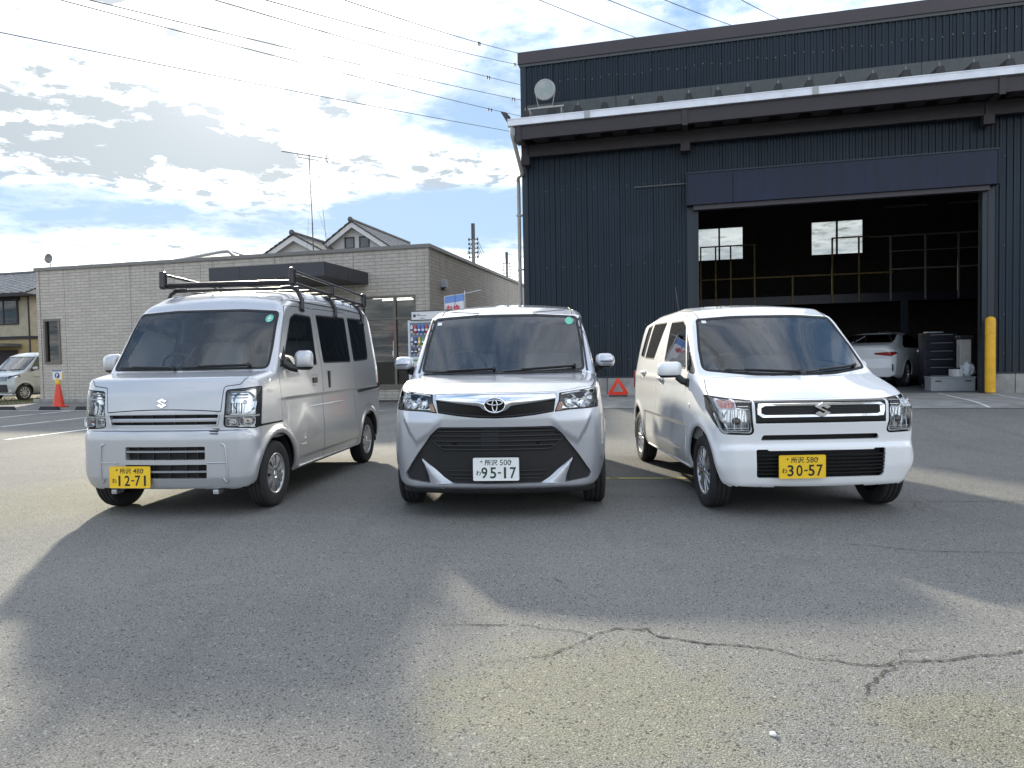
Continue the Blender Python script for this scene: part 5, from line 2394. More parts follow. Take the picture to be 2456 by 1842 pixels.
# ------------------------------------------------------------------ white kei wagon and silver compact wagon
def handle_bar(B, x, z, s, par, paint_m, w=.19):
    h = MB()
    y = B.sy(x, z)
    cup = [(x + .062 * math.cos(a) * 1.25, z - .004 + .040 * math.sin(a)) for a in [2 * math.pi * i / 20 for i in range(20)]]
    A = [Vector((a, s * (B.sy(a, b) + .0012), b)) for a, b in cup]
    C = [Vector((x + (a - x) * .6, s * (y - .012), z + (b - z) * .6)) for a, b in cup]
    h.add(A + C, [(i, (i + 1) % 20, 20 + (i + 1) % 20, 20 + i) for i in range(20)], 0, True)
    h.add(C, [tuple(range(20))], 0)
    pts = [Vector((x + w * (.5 - i / 8), s * (y + .012 + .022 * math.sin(math.pi * i / 8)), z + .010)) for i in range(9)]
    for i in range(8):
        p, q = pts[i], pts[i + 1]
        h.add([p + Vector((0, 0, .014)), q + Vector((0, 0, .014)), q - Vector((0, 0, .014)), p - Vector((0, 0, .014)),
               p + Vector((0, -s * .012, .014)), q + Vector((0, -s * .012, .014)), q - Vector((0, s * .012, .014)), p - Vector((0, s * .012, .014))],
              [(0, 1, 2, 3), (0, 4, 5, 1), (3, 2, 6, 7), (4, 7, 6, 5)], 0, True)
    h.box((x + w * .5 - .02, s * (y - .002), z - .006), (x + w * .5 + .012, s * (y + .016), z + .026), 0, bev=.005)
    h.box((x - w * .5 - .012, s * (y - .002), z - .006), (x - w * .5 + .02, s * (y + .016), z + .026), 0, bev=.005)
    h.build('handle', paint_m, par)


def dens(Q, n):
    """n points spread evenly by angle-free arc length round a closed outline"""
    P = np.array(Q + [Q[0]])
    L = np.concatenate([[0], np.cumsum(np.hypot(*(P[1:] - P[:-1]).T))])
    t = np.linspace(0, L[-1], n, endpoint=False)
    return list(zip(np.interp(t, L, P[:, 0]).tolist(), np.interp(t, L, P[:, 1]).tolist()))


def front_strip(B, pts, r, off, name, m, par, n=6, closed=False):
    b = MB()
    b.tube([Vector((B.sx(y, z) + off, y, z)) for y, z in pts], r, n, closed=closed)
    return b.build(name, MATS[m] if isinstance(m, str) else m, par)


def front_patch(B, P, r, off, thick, name, m, par):
    """a plate lying on the front of the body: outline in (y, z), given real thickness"""
    Q = dens(round_poly(P, r, 4) if r is not None else P, 60)
    n = len(Q)
    cy, cz = sum(q[0] for q in Q) / n, sum(q[1] for q in Q) / n
    A = [Vector((B.sx(y, z) + off, y, z)) for y, z in Q]
    rings = [A]
    for k in (.66, .33):
        rings.append([Vector((B.sx(cy + (y - cy) * k, cz + (z - cz) * k) + off, cy + (y - cy) * k, cz + (z - cz) * k)) for y, z in Q])
    b = MB()
    vs = [v for rg in rings for v in rg] + [Vector((B.sx(cy, cz) + off, cy, cz))]
    fs = [(k * n + i, k * n + (i + 1) % n, (k + 1) * n + (i + 1) % n, (k + 1) * n + i) for k in (0, 1) for i in range(n)]
    fs += [(2 * n + i, 2 * n + (i + 1) % n, 3 * n) for i in range(n)]
    b.add(vs, fs, 0, True)
    b.add(A + [v - Vector((thick, 0, 0)) for v in A], [(i, (i + 1) % n, n + (i + 1) % n, n + i) for i in range(n)], 0)
    return b.build(name, MATS[m] if isinstance(m, str) else m, par)


def cabin(car, spec, sides, WS, drop, dash, wheel_at, seats, rear, width=.6):
    inner_shell(car, spec, sides, WS, drop)
    fl = MB()
    fl.box((.05, -width, drop - .05), (-2.6, width, drop))
    fl.build('cabin_floor', MATS['cabin'], car)
    d = MB()
    dw = width - .13
    d.prism([(x, -dw, z) for x, z in dash], (0, 2 * dw, 0))
    d.build('dashboard', MATS['cabin'], car)
    steering(car, *wheel_at)
    for q in seats:
        seat(car, q[0], q[1], zb=q[2])
    b = MB()
    b.box((rear - .06, -width * .92, drop), (rear + .06, width * .92, rear_top(spec)), bev=.05)
    o = b.build('rear_seat', MATS['seat_cloth'], car)
    for y in (-.3, .3):
        h = MB()
        h.box((rear - .05, y - .12, rear_top(spec) + .02), (rear + .05, y + .12, rear_top(spec) + .18), bev=.04)
        h.build('headrest', MATS['seat_cloth'], o)


def rear_top(spec):
    return 1.12


def build_wagon():
    car = car_root('kei_wagon', 'wagon', 'white boxy kei wagon with black grille band, yellow plate 30-57', 'car')
    prof = [(.30, .185, .03), (.40, .185, .05), (.452, .235, .06), (.474, .36, .2), (.478, .500, .03), (.452, .528, .015), (.462, .60, .1), (.478, .68, .05),
            (.470, .822, .02), (.418, .842, .03), (.325, .886, .12), (.075, .996, .05), (.050, 1.012, .02), (-.613, 1.500, .04), (-.80, 1.582, .25), (-1.3, 1.632, .5),
            (-2.1, 1.615, .4), (-2.62, 1.555, .12), (-2.76, 1.30, .2), (-2.855, .85, .1), (-2.865, .45, .08), (-2.80, .25, .05), (-2.5, .21, .03), (-.3, .205, 0)]
    W = [(.17, .650), (.25, .695), (.4, .7345), (.56, .7365), (.8, .735), (.95, .727), (1.05, .712), (1.3, .662), (1.5, .612), (1.58, .575), (1.70, .50)]
    plan = [(-2.87, .055), (-2.6, .018), (-2.2, .002), (-1.9, 0), (-.2, 0), (.05, .003), (.25, .012), (.36, .028), (.48, .055)]
    bz = curve1([(.15, .10), (.55, .07), (.80, .09), (.88, .22), (1.02, .46), (1.25, .36), (1.5, .20), (1.65, .06)])

    def bow(x, y, z):
        b = bz(z) * sstep(x, -1.3, -.5) - .05 * sstep(x, -2.0, -2.8)
        return b * y * y, .10 * sstep(z, 1.40, 1.58) * y * y

    def rad(x, z):
        return .05 + .045 * sstep(x, .0, .3) * sstep(z, .95, .84) + .03 * sstep(z, 1.45, 1.56)

    def extra(x, z):
        e = -.014 * sstep(z, .605, .585) * sstep(z, .25, .52) * sstep(x, -.36, -.46) * sstep(x, -2.12, -2.02)
        for hx in (0, -2.46):
            r = np.hypot((x - hx) * .96, z - .285)
            e = e + .013 * np.exp(-((r - .365) / .030) ** 2) * sstep(z, .25, .40)
        e = e + .006 * np.exp(-((z - .955) / .03) ** 2) * sstep(x, -.2, -.7)
        return e
    spec = {'a': (prof, W, plan, bow, rad)}
    B = Body(*spec['a'], extra=extra)
    sh = Shell(B)
    sh.drop_below(.32)
    P = MATS['paint_white']
    WS = [(-.655, 1.040), (-.30, 1.000), (.30, 1.000), (.655, 1.040), (.632, 1.22), (.572, 1.478), (.28, 1.497), (-.28, 1.497), (-.572, 1.478), (-.632, 1.22)]
    ws, ring = sh.front(WS, [.05, .5, .5, .05, .4, .04, .5, .5, .04, .4], 4, gap=.020, filt=lambda c: c.x > -1.0)
    wo = ws.obj('windshield', MATS['glass_clear'], car, off=-.003)
    ring.obj('windshield_seal', MATS['rubber'], wo, off=-.001, wall=.008)
    FW = [(-.44, 1.045), (-1.275, 1.112), (-1.310, 1.490), (-.86, 1.480), (-.72, 1.425)]
    QW = [(-.195, 1.012), (-.415, 1.035), (-.650, 1.380)]
    RW = [(-1.74, 1.130), (-1.460, 1.500), (-2.06, 1.510), (-2.20, 1.140)]
    RQ = [(-2.255, 1.145), (-2.120, 1.505), (-2.36, 1.485), (-2.52, 1.165)]
    FD = [(-.215, .988), (-.700, 1.470), (-.84, 1.522), (-1.372, 1.535), (-1.40, 1.12), (-1.500, .90), (-1.500, .262), (-.50, .250), (-.452, .42), (-.425, .88)]
    RD = [(-1.379, 1.535), (-2.07, 1.545), (-2.235, 1.15), (-2.30, .85), (-2.12, .60), (-2.03, .265), (-1.507, .262), (-1.507, .90), (-1.408, 1.12)]
    for s in (1, -1):
        fw = window_part(sh, 'window', FW, s, 'glass_side', car, [.03, .03, .03, .08, .05])
        qw = window_part(sh, 'quarter_window', QW, s, 'glass_side', car, [.015, .02, .01], gap=.010)
        rw = window_part(sh, 'window', RW, s, 'glass_privacy', car, .025)
        rq = window_part(sh, 'rear_quarter_window', RQ, s, 'glass_privacy', car, [.02, .03, .03, .04])
        pc, rg = sh.side(FD, s, [.03, .08, .05, .03, .1, .1, .04, .05, .1, .1], 4, gap=.0055)
        rg.obj('door_gap', MATS['dark_inner'], car, off=-.013)
        d1 = pc.obj('door', P, car, wall=.012)
        pc, rg = sh.side(RD, s, [.03, .06, .1, .1, .1, .04, .04, .1, .1], 4, gap=.0055)
        rg.obj('door_gap', MATS['dark_inner'], car, off=-.013)
        d2 = pc.obj('door', P, car, wall=.012)
        for w_, d_ in ((fw, d1), (rw, d2)):
            w_.parent = d_
            for q in list(w_.children):
                q.parent = d_
        handle_bar(B, -1.29, .945, s, d1, P)
        handle_bar(B, -2.12, .985, s, d2, P)
        sl = MB()
        pts = [Vector((-.40 - 1.62 * i / 8, s * (B.sy(-.4 - 1.62 * i / 8, .250) + .004), .250)) for i in range(9)]
        sl.tube(pts, .010, 6)
        sl.build('sill_strip', P, car)
        rp = MB()
        c = Vector((-.27, s * B.sy(-.27, .765), .765))
        rp.lathe([(.0, .006), (.012, .005), (.019, .0), (.019, -.004)], c, 'Y', 16, 0, True, s)
        rp.build('side_repeater', MATS['lamp_white'], car)
        if s < 0:
            mirror_part(car, (-.425, s * .852, 1.050), s, (.11, .205, .150), (-.355, s * (B.sy(-.355, .965) - .004), .945), [P, MATS['trim_black']], .10)
        else:      # folded in against the door
            mirror_part(car, (-.50, s * .768, 1.040), s, (.10, .195, .145), (-.40, s * (B.sy(-.40, .965) - .004), .950), [P, MATS['trim_black']], 1.25)
        arches(sh, (0, -2.46), .332, .288, .2, s, None, car)
    # --- black band and lamps
    lamp = [(.470, .592), (.474, .838), (.740, .872), (.730, .770), (.692, .600)]
    for s in (1, -1):
        d = (math.cos(R(33)), s * math.sin(R(33)), 0)
        Q = round_poly([(s * y, z) for y, z in lamp], [.035, .012, .02, .06, .05], 4)
        pts = [Vector((B.sx(y, z) if abs(y) < .728 else B.sx(.728 * s, z) - .02, y, z)) for y, z in Q]
        pc, rg = sh.carve(pts, d, .012, lambda c: c.x > -.2)
        L = pc.obj('headlight', MATS['lens'], car, off=.002)
        rg.obj('lamp_surround', MATS['trim_gloss'], L, off=-.004, wall=.05)
        pc.obj('lamp_housing', MATS['reflector'], L, push=(-.060, -s * .035, 0))
        dv = Vector((.95, s * .30, .02)).normalized()
        m = MB()
        c0 = Vector((.375, s * .575, .700))
        bowl(m, c0, dv, .088, .06, 28, 0, 11)
        m.build('reflector', [MATS['reflector'], MATS['trim_black']], L)
        b = MB()
        b.cyl(c0 - dv * .04, c0 + dv * .004, .015, 12)
        b.build('bulb', MATS['rim_bright'], L)
        # L-shaped chrome edge, amber box in the upper outer corner
        sh_ = MB()
        sh_.lathe([(.0, .03), (.022, .028), (.026, .0), (.030, -.01)], c0 + Vector((.012, 0, -.01)), 'X', 16, 0)
        sh_.build('bulb_shield', MATS['dark_metal'], L)
        for k in range(7):
            yy = s * (.50 + .024 * k)
            rb = MB()
            rb.tube([Vector((B.sx(yy, .70) - .034, yy, .628)), Vector((B.sx(yy, .70) - .046, yy, .70)), Vector((B.sx(yy, .70) - .034, yy, .77))], .003, 4)
            rb.build('reflector_rib', MATS['dark_metal' if k % 2 else 'reflector'], L)
        front_strip(B, [(s * y, z) for y, z in round_poly([(.486, .830), (.484, .606), (.680, .612), (.712, .745)], [0, .04, .05, 0], 5)], .0105, -.014, 'chrome_edge', 'lamp_white', L)
        t = MB()
        y0, y1, z0, z1 = .590, .702, .775, .850
        Qr = round_poly([(y0, z0), (y1, z0), (y1, z1), (y0, z1)], .018)
        n = len(Qr)
        cy, cz = (y0 + y1) / 2, (z0 + z1) / 2
        A = [Vector((B.sx(s * y, z) - .010, s * y, z)) for y, z in Qr]
        A2 = [Vector((B.sx(s * (cy + (y - cy) * .80), cz + (z - cz) * .74) - .014, s * (cy + (y - cy) * .80), cz + (z - cz) * .74)) for y, z in Qr]
        t.add(A + A2, [(i, (i + 1) % n, n + (i + 1) % n, n + i) for i in range(n)], 0, True)
        t.add([v - Vector((.004, 0, 0)) for v in A2], [tuple(range(n))], 1)
        for k in range(4):
            yy = cy + (k - 1.5) * .020
            t.box((B.sx(s * yy, cz) - .016, s * yy - .002, z0 + .014), (B.sx(s * yy, cz) - .011, s * yy + .002, z1 - .014), 1)
        t.build('turn_signal', [MATS['lamp_white'], MATS['amber_pale' if s < 0 else 'reflector']], L)
        for k, zz in enumerate((.795, .775, .640, .625)):
            front_strip(B, [(s * y, zz) for y in np.linspace(.50, .575 if k < 2 else .66, 5)], .004, -.03, 'reflector_rib', 'reflector', L)
    BAND = [(-.462, .676), (.462, .676), (.466, .836), (-.466, .836)]
    pc, _ = sh.front(BAND, .006, 3, filt=lambda c: c.x > .2)
    band = pc.obj('grille', MATS['trim_gloss'], car, off=-.002, wall=.02)
    IN = round_poly([(-.425, .735), (.425, .735), (.425, .800), (-.425, .800)], .012)
    OUT = round_poly([(-.452, .716), (.452, .716), (.455, .817), (-.455, .817)], .022)
    IN, OUT = dens(IN, 48), dens(OUT, 48)
    ch = MB()
    n = len(IN)
    A = [Vector((B.sx(y, z) + .002, y, z)) for y, z in OUT]
    A1 = [Vector((B.sx(y, z) + .012, y * .992, z + (.003 if z < .76 else -.003))) for y, z in OUT]
    C = [Vector((B.sx(y, z) + .008, y, z)) for y, z in IN]
    D = [Vector((B.sx(y, z) - .0, y * .985, z)) for y, z in IN]
    for U, V_ in ((A, A1), (A1, C), (C, D)):
        ch.add(U + V_, [(i, (i + 1) % n, n + (i + 1) % n, n + i) for i in range(n)], 0, False)
    ch.build('chrome_frame', MATS['chrome'], band)
    front_patch(B, IN, None, .0015, .001, 'mesh_back', 'dark_inner', band)
    for k in range(5):
        front_strip(B, [(y, .742 + .012 * k) for y in np.linspace(-.41, .41, 13)], .0022, .003, 'slat', 'trim_black', band, 4)
    e = MB()
    S_emblem(e, (B.sx(0, .768) + .010, 0, .768), Vector((0, 1, 0)), Vector((0, 0, 1)), .058, Vector((.014, 0, 0)))
    e.build('emblem', MATS['chrome'], band)
    slots(sh, B, car, [(-.425, .553), (.425, .553), (.405, .592), (-.405, .592)], .014, (), [MATS['trim_black'], MATS['trim_black']], .05, 'slot_grille')
    low = slots(sh, B, car, [(-.452, .285), (.452, .285), (.460, .492), (.380, .492), (.372, .482), (-.372, .482), (-.380, .492), (-.460, .492)], [.03, .03, .015, .01, .01, .01, .01, .015],
                (.318, .344, .370, .396, .422, .448), [MATS['trim_black'], MATS['trim_black']], .07, 'lower_grille', (), .005)
    half = [(.418, 0), (.412, .30), (.400, .466), (.36, .60), (.245, .722), (.10, .712), (-.075, .672), (-.085, .640), (.040, .30), (.072, 0)]
    plan2 = half + [(x, -y) for x, y in half[::-1] if y]
    Q = round_poly(plan2, [0, 0, .03, .05, .04, .1, .03, .02, .3, 0, .3, .02, .03, .1, .04, .05, .03, 0], 4)
    pc, rg = sh.carve([Vector((x, y, B.sz(x, y))) for x, y in Q], (.12, 0, 1), .006, lambda c: c.x > -.25)
    rg.obj('hood_gap', MATS['dark_inner'], car, off=-.012)
    pc.obj('hood', P, car, wall=.012)
    body = sh.rest().obj('body', P, car, wall=.018)
    for s in (1, -1):
        dr = MB()
        pts = [Vector((x, s * y, B.sz(x, y) + .001)) for x, y in zip(np.linspace(-.66, -2.55, 20), np.linspace(.545, .535, 20))]
        dr.tube(pts, .004, 5)
        dr.build('roof_channel', MATS['rubber'], body)
        tl = MB()
        tl.box((-2.83, s * .64, .80), (-2.78, s * .70, 1.0), bev=.01)
        tl.build('tail_lamp', MATS['red_lens'], car)
    u = MB()
    u.box((.30, -.58, .20), (-2.75, .58, .42))
    u.build('underbody', MATS['underbody'], car)
    rd = MB()
    rd.box((.36, -.44, .24), (.375, .44, .55))
    rd.build('radiator', MATS['dark_inner'], car)
    for hx in (0, -2.46):
        arch_liner(car, hx, .335, .288, .42, .70)
    cabin(car, spec, [FW, QW, RW, RQ], WS, .52, [(-.02, .985), (-.12, 1.010), (-.42, 1.0), (-.52, .94), (-.48, .75), (-.3, .5), (-.02, .5)],
          (-.58, -.34, 1.005, 22), [(-1.1, -.34, .62), (-1.1, .34, .62)], -2.1)
    mb = MB()
    mb.box((-.80, -.10, 1.40), (-.78, .10, 1.455), bev=.01)
    mb.cyl((-.79, 0, 1.44), (-.72, 0, 1.49), .008, 6)
    mb.build('rear_view_mirror', MATS['trim_black'], car)
    wiper(car, B, .02, -.50, 1.024, 1.050)
    wiper(car, B, .52, .08, 1.060, 1.026)
    for yy, zz, nm, mt in ((-.515, 1.448, 'inspection_sticker', 'sticker_white'),):
        st = MB()
        st.add([Vector((B.sx(y, z) + .0015, y, z)) for y, z in ((yy - .018, zz - .012), (yy + .018, zz - .012), (yy + .018, zz + .012), (yy - .018, zz + .012))], [(0, 1, 2, 3)])
        st.build(nm, MATS[mt], wo)
    an = MB()
    b0 = Vector((-2.05, -.36, B.sz(-2.05, -.36)))
    an.cyl(b0, b0 + Vector((-.01, 0, .03)), .018, 10, r2=.008)
    an.cyl(b0 + Vector((0, 0, .02)), b0 + Vector((-.14, .0, .30)), .0045, 6)
    an.build('antenna', MATS['trim_black'], car)
    license_plate(car, .486, -.145, .369, 0, ('所沢', '580'), 'わ', '30-57', True)
    for s in (1, -1):
        wheel(car, 0, s * .638, s, .2785, .155, .188, 'blade')
        wheel(car, -2.46, s * .634, s, .2785, .155, .188, 'blade')
    return car


def T_emblem(par, B, z, rx=.075, rz=.052):
    x = B.sx(0, z) + .016
    back = MB()
    Q = ell(0, z, rx * .93, rz * .93, 32)
    back.add([Vector((x - .004, y, zz)) for y, zz in Q], [tuple(range(32))])
    o = back.build('emblem', MATS['trim_gloss'], par)

    def ring(cz, a, b, r, flat=1.0):
        m = MB()
        m.tube([Vector((x + .004, y, zz)) for y, zz in ell(0, cz, a, b, 40)], r, 8, closed=True)
        m.build('emblem_ring', MATS['chrome'], o)
    ring(z, rx, rz, .0065)
    ring(z - .004, rx * .24, rz * .80, .0048)
    ring(z + rz * .38, rx * .74, rz * .34, .0048)


def build_tank():
    car = car_root('compact_wagon', 'tank', 'silver compact wagon with chrome grille wings and a round emblem, white plate 95-17', 'car')
    prof = [(.46, .185, .03), (.64, .190, .03), (.688, .235, .05), (.700, .36, .2), (.722, .58, .2), (.733, .735, .04), (.730, .86, .04), (.700, .914, .035),
            (.46, .985, .35), (.02, 1.040, .03), (-.70, 1.575, .05), (-.93, 1.655, .25), (-1.45, 1.712, .6), (-2.3, 1.70, .4), (-2.80, 1.64, .12), (-2.92, 1.3, .2),
            (-2.965, .8, .1), (-2.96, .4, .08), (-2.9, .24, .05), (-2.6, .21, .03), (-.4, .20, 0)]
    W = [(.18, .765), (.28, .808), (.5, .832), (.7, .830), (.85, .815), (.95, .800), (1.05, .780), (1.3, .742), (1.55, .702), (1.64, .675), (1.75, .60)]
    plan = [(-2.97, .08), (-2.6, .02), (-2.2, 0), (-.3, 0), (.0, .006), (.25, .024), (.45, .055), (.60, .088), (.73, .13)]
    bz = curve1([(.15, .22), (.45, .25), (.75, .27), (.92, .30), (1.02, .30), (1.3, .24), (1.6, .14), (1.75, .05)])

    def bow(x, y, z):
        b = bz(z) * sstep(x, -1.5, -.6) - .05 * sstep(x, -2.0, -2.9)
        # shoulder below the lamps, broken by a V-shaped crease
        ya = np.abs(y)
        zc = np.interp(ya, [.40, .50, .59, .65, .71], [.705, .615, .560, .655, .80])
        ridge = sstep(z - zc, -.032, .026) * sstep(ya, .38, .47) * sstep(z, .80, .70) * sstep(x, -.1, .2)
        return b * y * y - .016 * ridge, .10 * sstep(z, 1.46, 1.66) * y * y

    def rad(x, z):
        return .05 + .05 * sstep(x, .0, .4) * sstep(z, 1.0, .85) + .03 * sstep(z, 1.5, 1.62)

    def extra(x, z):
        e = 0.0
        for hx in (0, -2.49):
            r = np.hypot((x - hx) * .98, z - .29)
            e = e + .012 * np.exp(-((r - .370) / .032) ** 2) * sstep(z, .25, .40)
        e = e - .02 * sstep(z, .79, .80) * sstep(z, .95, .90) * 0
        return e
    spec = {'a': (prof, W, plan, bow, rad)}
    B = Body(*spec['a'], extra=extra)
    sh = Shell(B)
    sh.drop_below(.32)
    P = MATS['paint_silver_cool']
    WS = [(-.690, 1.058), (-.3, 1.045), (.3, 1.045), (.690, 1.058), (.680, 1.3), (.652, 1.548), (.30, 1.570), (-.30, 1.570), (-.652, 1.548), (-.680, 1.3)]
    ws, ring = sh.front(WS, [.05, .5, .5, .05, .4, .05, .5, .5, .05, .4], 4, gap=.022, filt=lambda c: c.x > -1.1)
    wo = ws.obj('windshield', MATS['glass_clear'], car, off=-.003)
    ring.obj('windshield_seal', MATS['rubber'], wo, off=-.001, wall=.008)
    # dark A-pillar posts, side glass and doors
    FW = [(-.30, 1.075), (-1.13, 1.095), (-1.15, 1.555), (-.85, 1.56), (-.70, 1.52)]
    W1 = [(-1.27, 1.10), (-2.05, 1.12), (-2.05, 1.575), (-1.25, 1.565)]
    W2 = [(-2.16, 1.13), (-2.58, 1.16), (-2.60, 1.55), (-2.14, 1.57)]
    FD = [(-.28, 1.05), (-.72, 1.585), (-.92, 1.62), (-1.19, 1.625), (-1.20, .27), (-.46, .255), (-.42, .5), (-.33, .75)]
    RD = [(-1.198, 1.625), (-2.09, 1.63), (-2.10, .75), (-2.06, .28), (-1.208, .27)]
    for s in (1, -1):
        fw = window_part(sh, 'window', FW, s, 'glass_side', car, [.04, .03, .03, .08, .06])
        w1 = window_part(sh, 'window', W1, s, 'glass_privacy', car, .035)
        w2 = window_part(sh, 'window', W2, s, 'glass_privacy', car, .035)
        pc, rg = sh.side(FD, s, [.03, .06, .06, .03, .04, .04, .1, .1], 4, gap=.0055)
        rg.obj('door_gap', MATS['dark_inner'], car, off=-.013)
        d1 = pc.obj('door', P, car, wall=.012)
        pc, rg = sh.side(RD, s, .04, 4, gap=.0055)
        rg.obj('door_gap', MATS['dark_inner'], car, off=-.013)
        d2 = pc.obj('sliding_door', P, car, wall=.012)
        for w_, d_ in ((fw, d1), (w1, d2)):
            w_.parent = d_
            for q in list(w_.children):
                q.parent = d_
        handle_bar(B, -1.02, .955, s, d1, P)
        handle_bar(B, -1.36, .955, s, d2, P)
        # door mirror, painted cap over a black foot
        mirror_part(car, (-.315, s * .872, 1.135), s, (.13, .165, .145), (-.36, s * (B.sy(-.36, 1.06) - .004), 1.075), [P, MATS['trim_black']], .18)
        arches(sh, (0, -2.49), .338, .292, .2, s, None, car)
    lamp = [(.425, .777), (.462, .914), (.735, .946), (.755, .800), (.53, .790)]
    for s in (1, -1):
        d = (math.cos(R(35)), s * math.sin(R(35)), 0)
        Q = round_poly([(s * y, z) for y, z in lamp], [.006, .012, .02, .02, .2], 4)
        pts = [Vector((B.sx(y, z) if abs(y) < .735 else B.sx(math.copysign(.735, y), z) - .03, y, z)) for y, z in Q]
        pc, rg = sh.carve(pts, d, .007, lambda c: c.x > -.2)
        L = pc.obj('headlight', MATS['lens'], car, off=.002)
        rg.obj('lamp_surround', MATS['trim_gloss'], L, off=-.003, wall=.05)
        pc.obj('lamp_housing', MATS['reflector'], L, push=(-.070, -s * .035, 0))
        dv = Vector((.95, s * .30, .0)).normalized()
        m = MB()
        c0 = Vector((B.sx(.635, .865) - .045, s * .638, .866))
        bowl(m, c0, dv, .064, .05, 28, 0, 9)
        c1 = Vector((B.sx(.54, .85) - .045, s * .545, .852))
        bowl(m, c1, dv, .048, .04, 24, 0, 7)
        m.build('reflector', [MATS['reflector'], MATS['trim_black']], L)
        b = MB()
        b.cyl(c0 - dv * .03, c0 + dv * .006, .013, 12)
        b.build('bulb', MATS['rim_bright'], L)
        front_strip(B, [(s * y, z) for y, z in ((.475, .902), (.56, .912), (.65, .922), (.72, .932))], .007, -.012, 'chrome_edge', 'lamp_white', L)
        t = MB()
        poly = [(.436, .787), (.476, .790), (.492, .840), (.452, .846)]
        t.prism([Vector((B.sx(y, z) - .020, s * y, z)) for y, z in poly], (-.012, 0, 0))
        t.build('turn_signal', MATS['amber'], L)
        bk = MB()
        poly = [(.440, .846), (.50, .846), (.505, .895), (.455, .898)]
        bk.prism([Vector((B.sx(y, z) - .024, s * y, z)) for y, z in poly], (-.012, 0, 0))
        bk.build('lamp_mask', MATS['trim_black'], L)
    # chrome wings with black grille below
    GR = [(-.440, .914), (-.22, .912), (0, .912), (.22, .912), (.440, .914), (.420, .779), (.28, .758), (.14, .744), (0, .739), (-.14, .744), (-.28, .758), (-.420, .779)]
    pc, _ = sh.front(GR, 0, 3, filt=lambda c: c.x > .3)
    gr = pc.obj('grille', MATS['trim_gloss'], car, off=-.016, wall=.0)
    CH = [(-.437, .911), (-.22, .909), (0, .909), (.22, .909), (.437, .911), (.432, .866), (.24, .838), (.118, .822), (.08, .792), (.04, .776), (0, .772), (-.04, .776), (-.08, .792), (-.118, .822), (-.24, .838), (-.432, .866)]
    m = MB()
    n = len(CH)
    ys = sorted(set([round(y, 4) for y in np.linspace(-.435, .435, 59).tolist()]))
    loc = lambda y: np.interp(abs(y), [0, .04, .08, .118, .24, .436], [.772, .776, .792, .822, .838, .867])
    rows = []
    for y in ys:
        z1, z0 = .910, float(loc(y))
        col = []
        for k in range(7):
            t = k / 6
            z = z1 + (z0 - z1) * t
            bulge = .016 * math.sin(math.pi * min(1, t * 1.0)) ** .7 if 0 < t < 1 else 0
            col.append(Vector((B.sx(y, z) - .006 + bulge, y, z)))
        col.append(Vector((B.sx(y, z0) - .022, y, z0 + .002)))
        rows.append(col)
    vs = [v for c in rows for v in c]
    k = 8
    m.add(vs, [(i * k + j, i * k + j + 1, (i + 1) * k + j + 1, (i + 1) * k + j) for i in range(len(ys) - 1) for j in range(k - 1)], 0, True)
    m.build('chrome_wing', MATS['chrome'], gr)
    front_strip(B, [(y, float(np.interp(abs(y), [0, .14, .28, .42], [.752, .757, .770, .790]))) for y in np.linspace(-.41, .41, 25)], .006, -.010, 'slat', 'trim_black', gr)
    T_emblem(gr, B, .835)
    # lower mouth: black moulding with an upper and a lower opening
    M_ = [(-.415, .678), (.415, .678), (.478, .622), (.592, .472), (.690, .325), (.672, .288), (.50, .262), (.30, .262), (-.30, .262), (-.50, .262), (-.672, .288), (-.690, .325), (-.592, .472), (-.478, .622)]
    pc, _ = sh.front(M_, [.06, .06, .03, .2, .04, .03, .05, 0, 0, .05, .03, .04, .2, .03], 4, filt=lambda c: c.x > .2)
    mouth = pc.obj('bumper_moulding', MATS['trim_black'], car, off=-.022)
    edge = MB()
    for a, b in pc.border():
        va, vb, na, nb = pc.V[a], pc.V[b], pc.N[a], pc.N[b]
        edge.add([va, vb, vb - nb * .023, va - na * .023], [(0, 1, 2, 3)])
    edge.build('mouth_edge', P, mouth)
    UP = [(-.405, .668), (.405, .668), (.492, .592), (.395, .512), (-.395, .512), (-.492, .592)]
    Q = round_poly(UP, [.05, .05, .02, .04, .04, .02], 4)
    up = front_patch(B, Q, None, -.0195, .001, 'upper_mouth', 'dark_inner', mouth)
    front_patch(B, [(-.11, .525), (.02, .525), (.02, .66), (-.11, .66)], .004, -.0182, .001, 'radiator', 'radiator', mouth)
    for z, hw in ((.645, .43), (.610, .47), (.573, .46), (.540, .42)):
        front_strip(B, [(y, z) for y in np.linspace(-hw, hw, 21)], .0075, -.013, 'slat', 'trim_black', mouth)
    front_strip(B, dens(Q, 60), .009, -.016, 'mouth_rim', 'trim_black', mouth, closed=True)
    LO = [(-.40, .385), (.40, .385), (.30, .272), (-.30, .272)]
    front_patch(B, LO, .02, -.0195, .001, 'lower_mouth', 'dark_inner', mouth)
    for z, hw in ((.355, .37), (.325, .34), (.298, .31)):
        front_strip(B, [(y, z) for y in np.linspace(-hw, hw, 17)], .006, -.014, 'slat', 'trim_black', mouth)
    for s in (1, -1):
        # silver blade that divides mouth and fog recess
        up_ = [(.548, .443), (.508, .410), (.445, .360), (.385, .305), (.325, .266), (.30, .262)]
        lo_ = [(.552, .436), (.538, .400), (.522, .360), (.505, .315), (.498, .275), (.494, .262)]
        bl = MB()
        vs = []
        for (a, b_), (c_, d_) in zip(up_, lo_):
            vs += [Vector((B.sx(a, b_) - .016, s * a, b_)), Vector((B.sx((a + c_) / 2, (b_ + d_) / 2) + .012, s * (a + c_) / 2, (b_ + d_) / 2)), Vector((B.sx(c_, d_) - .012, s * c_, d_))]
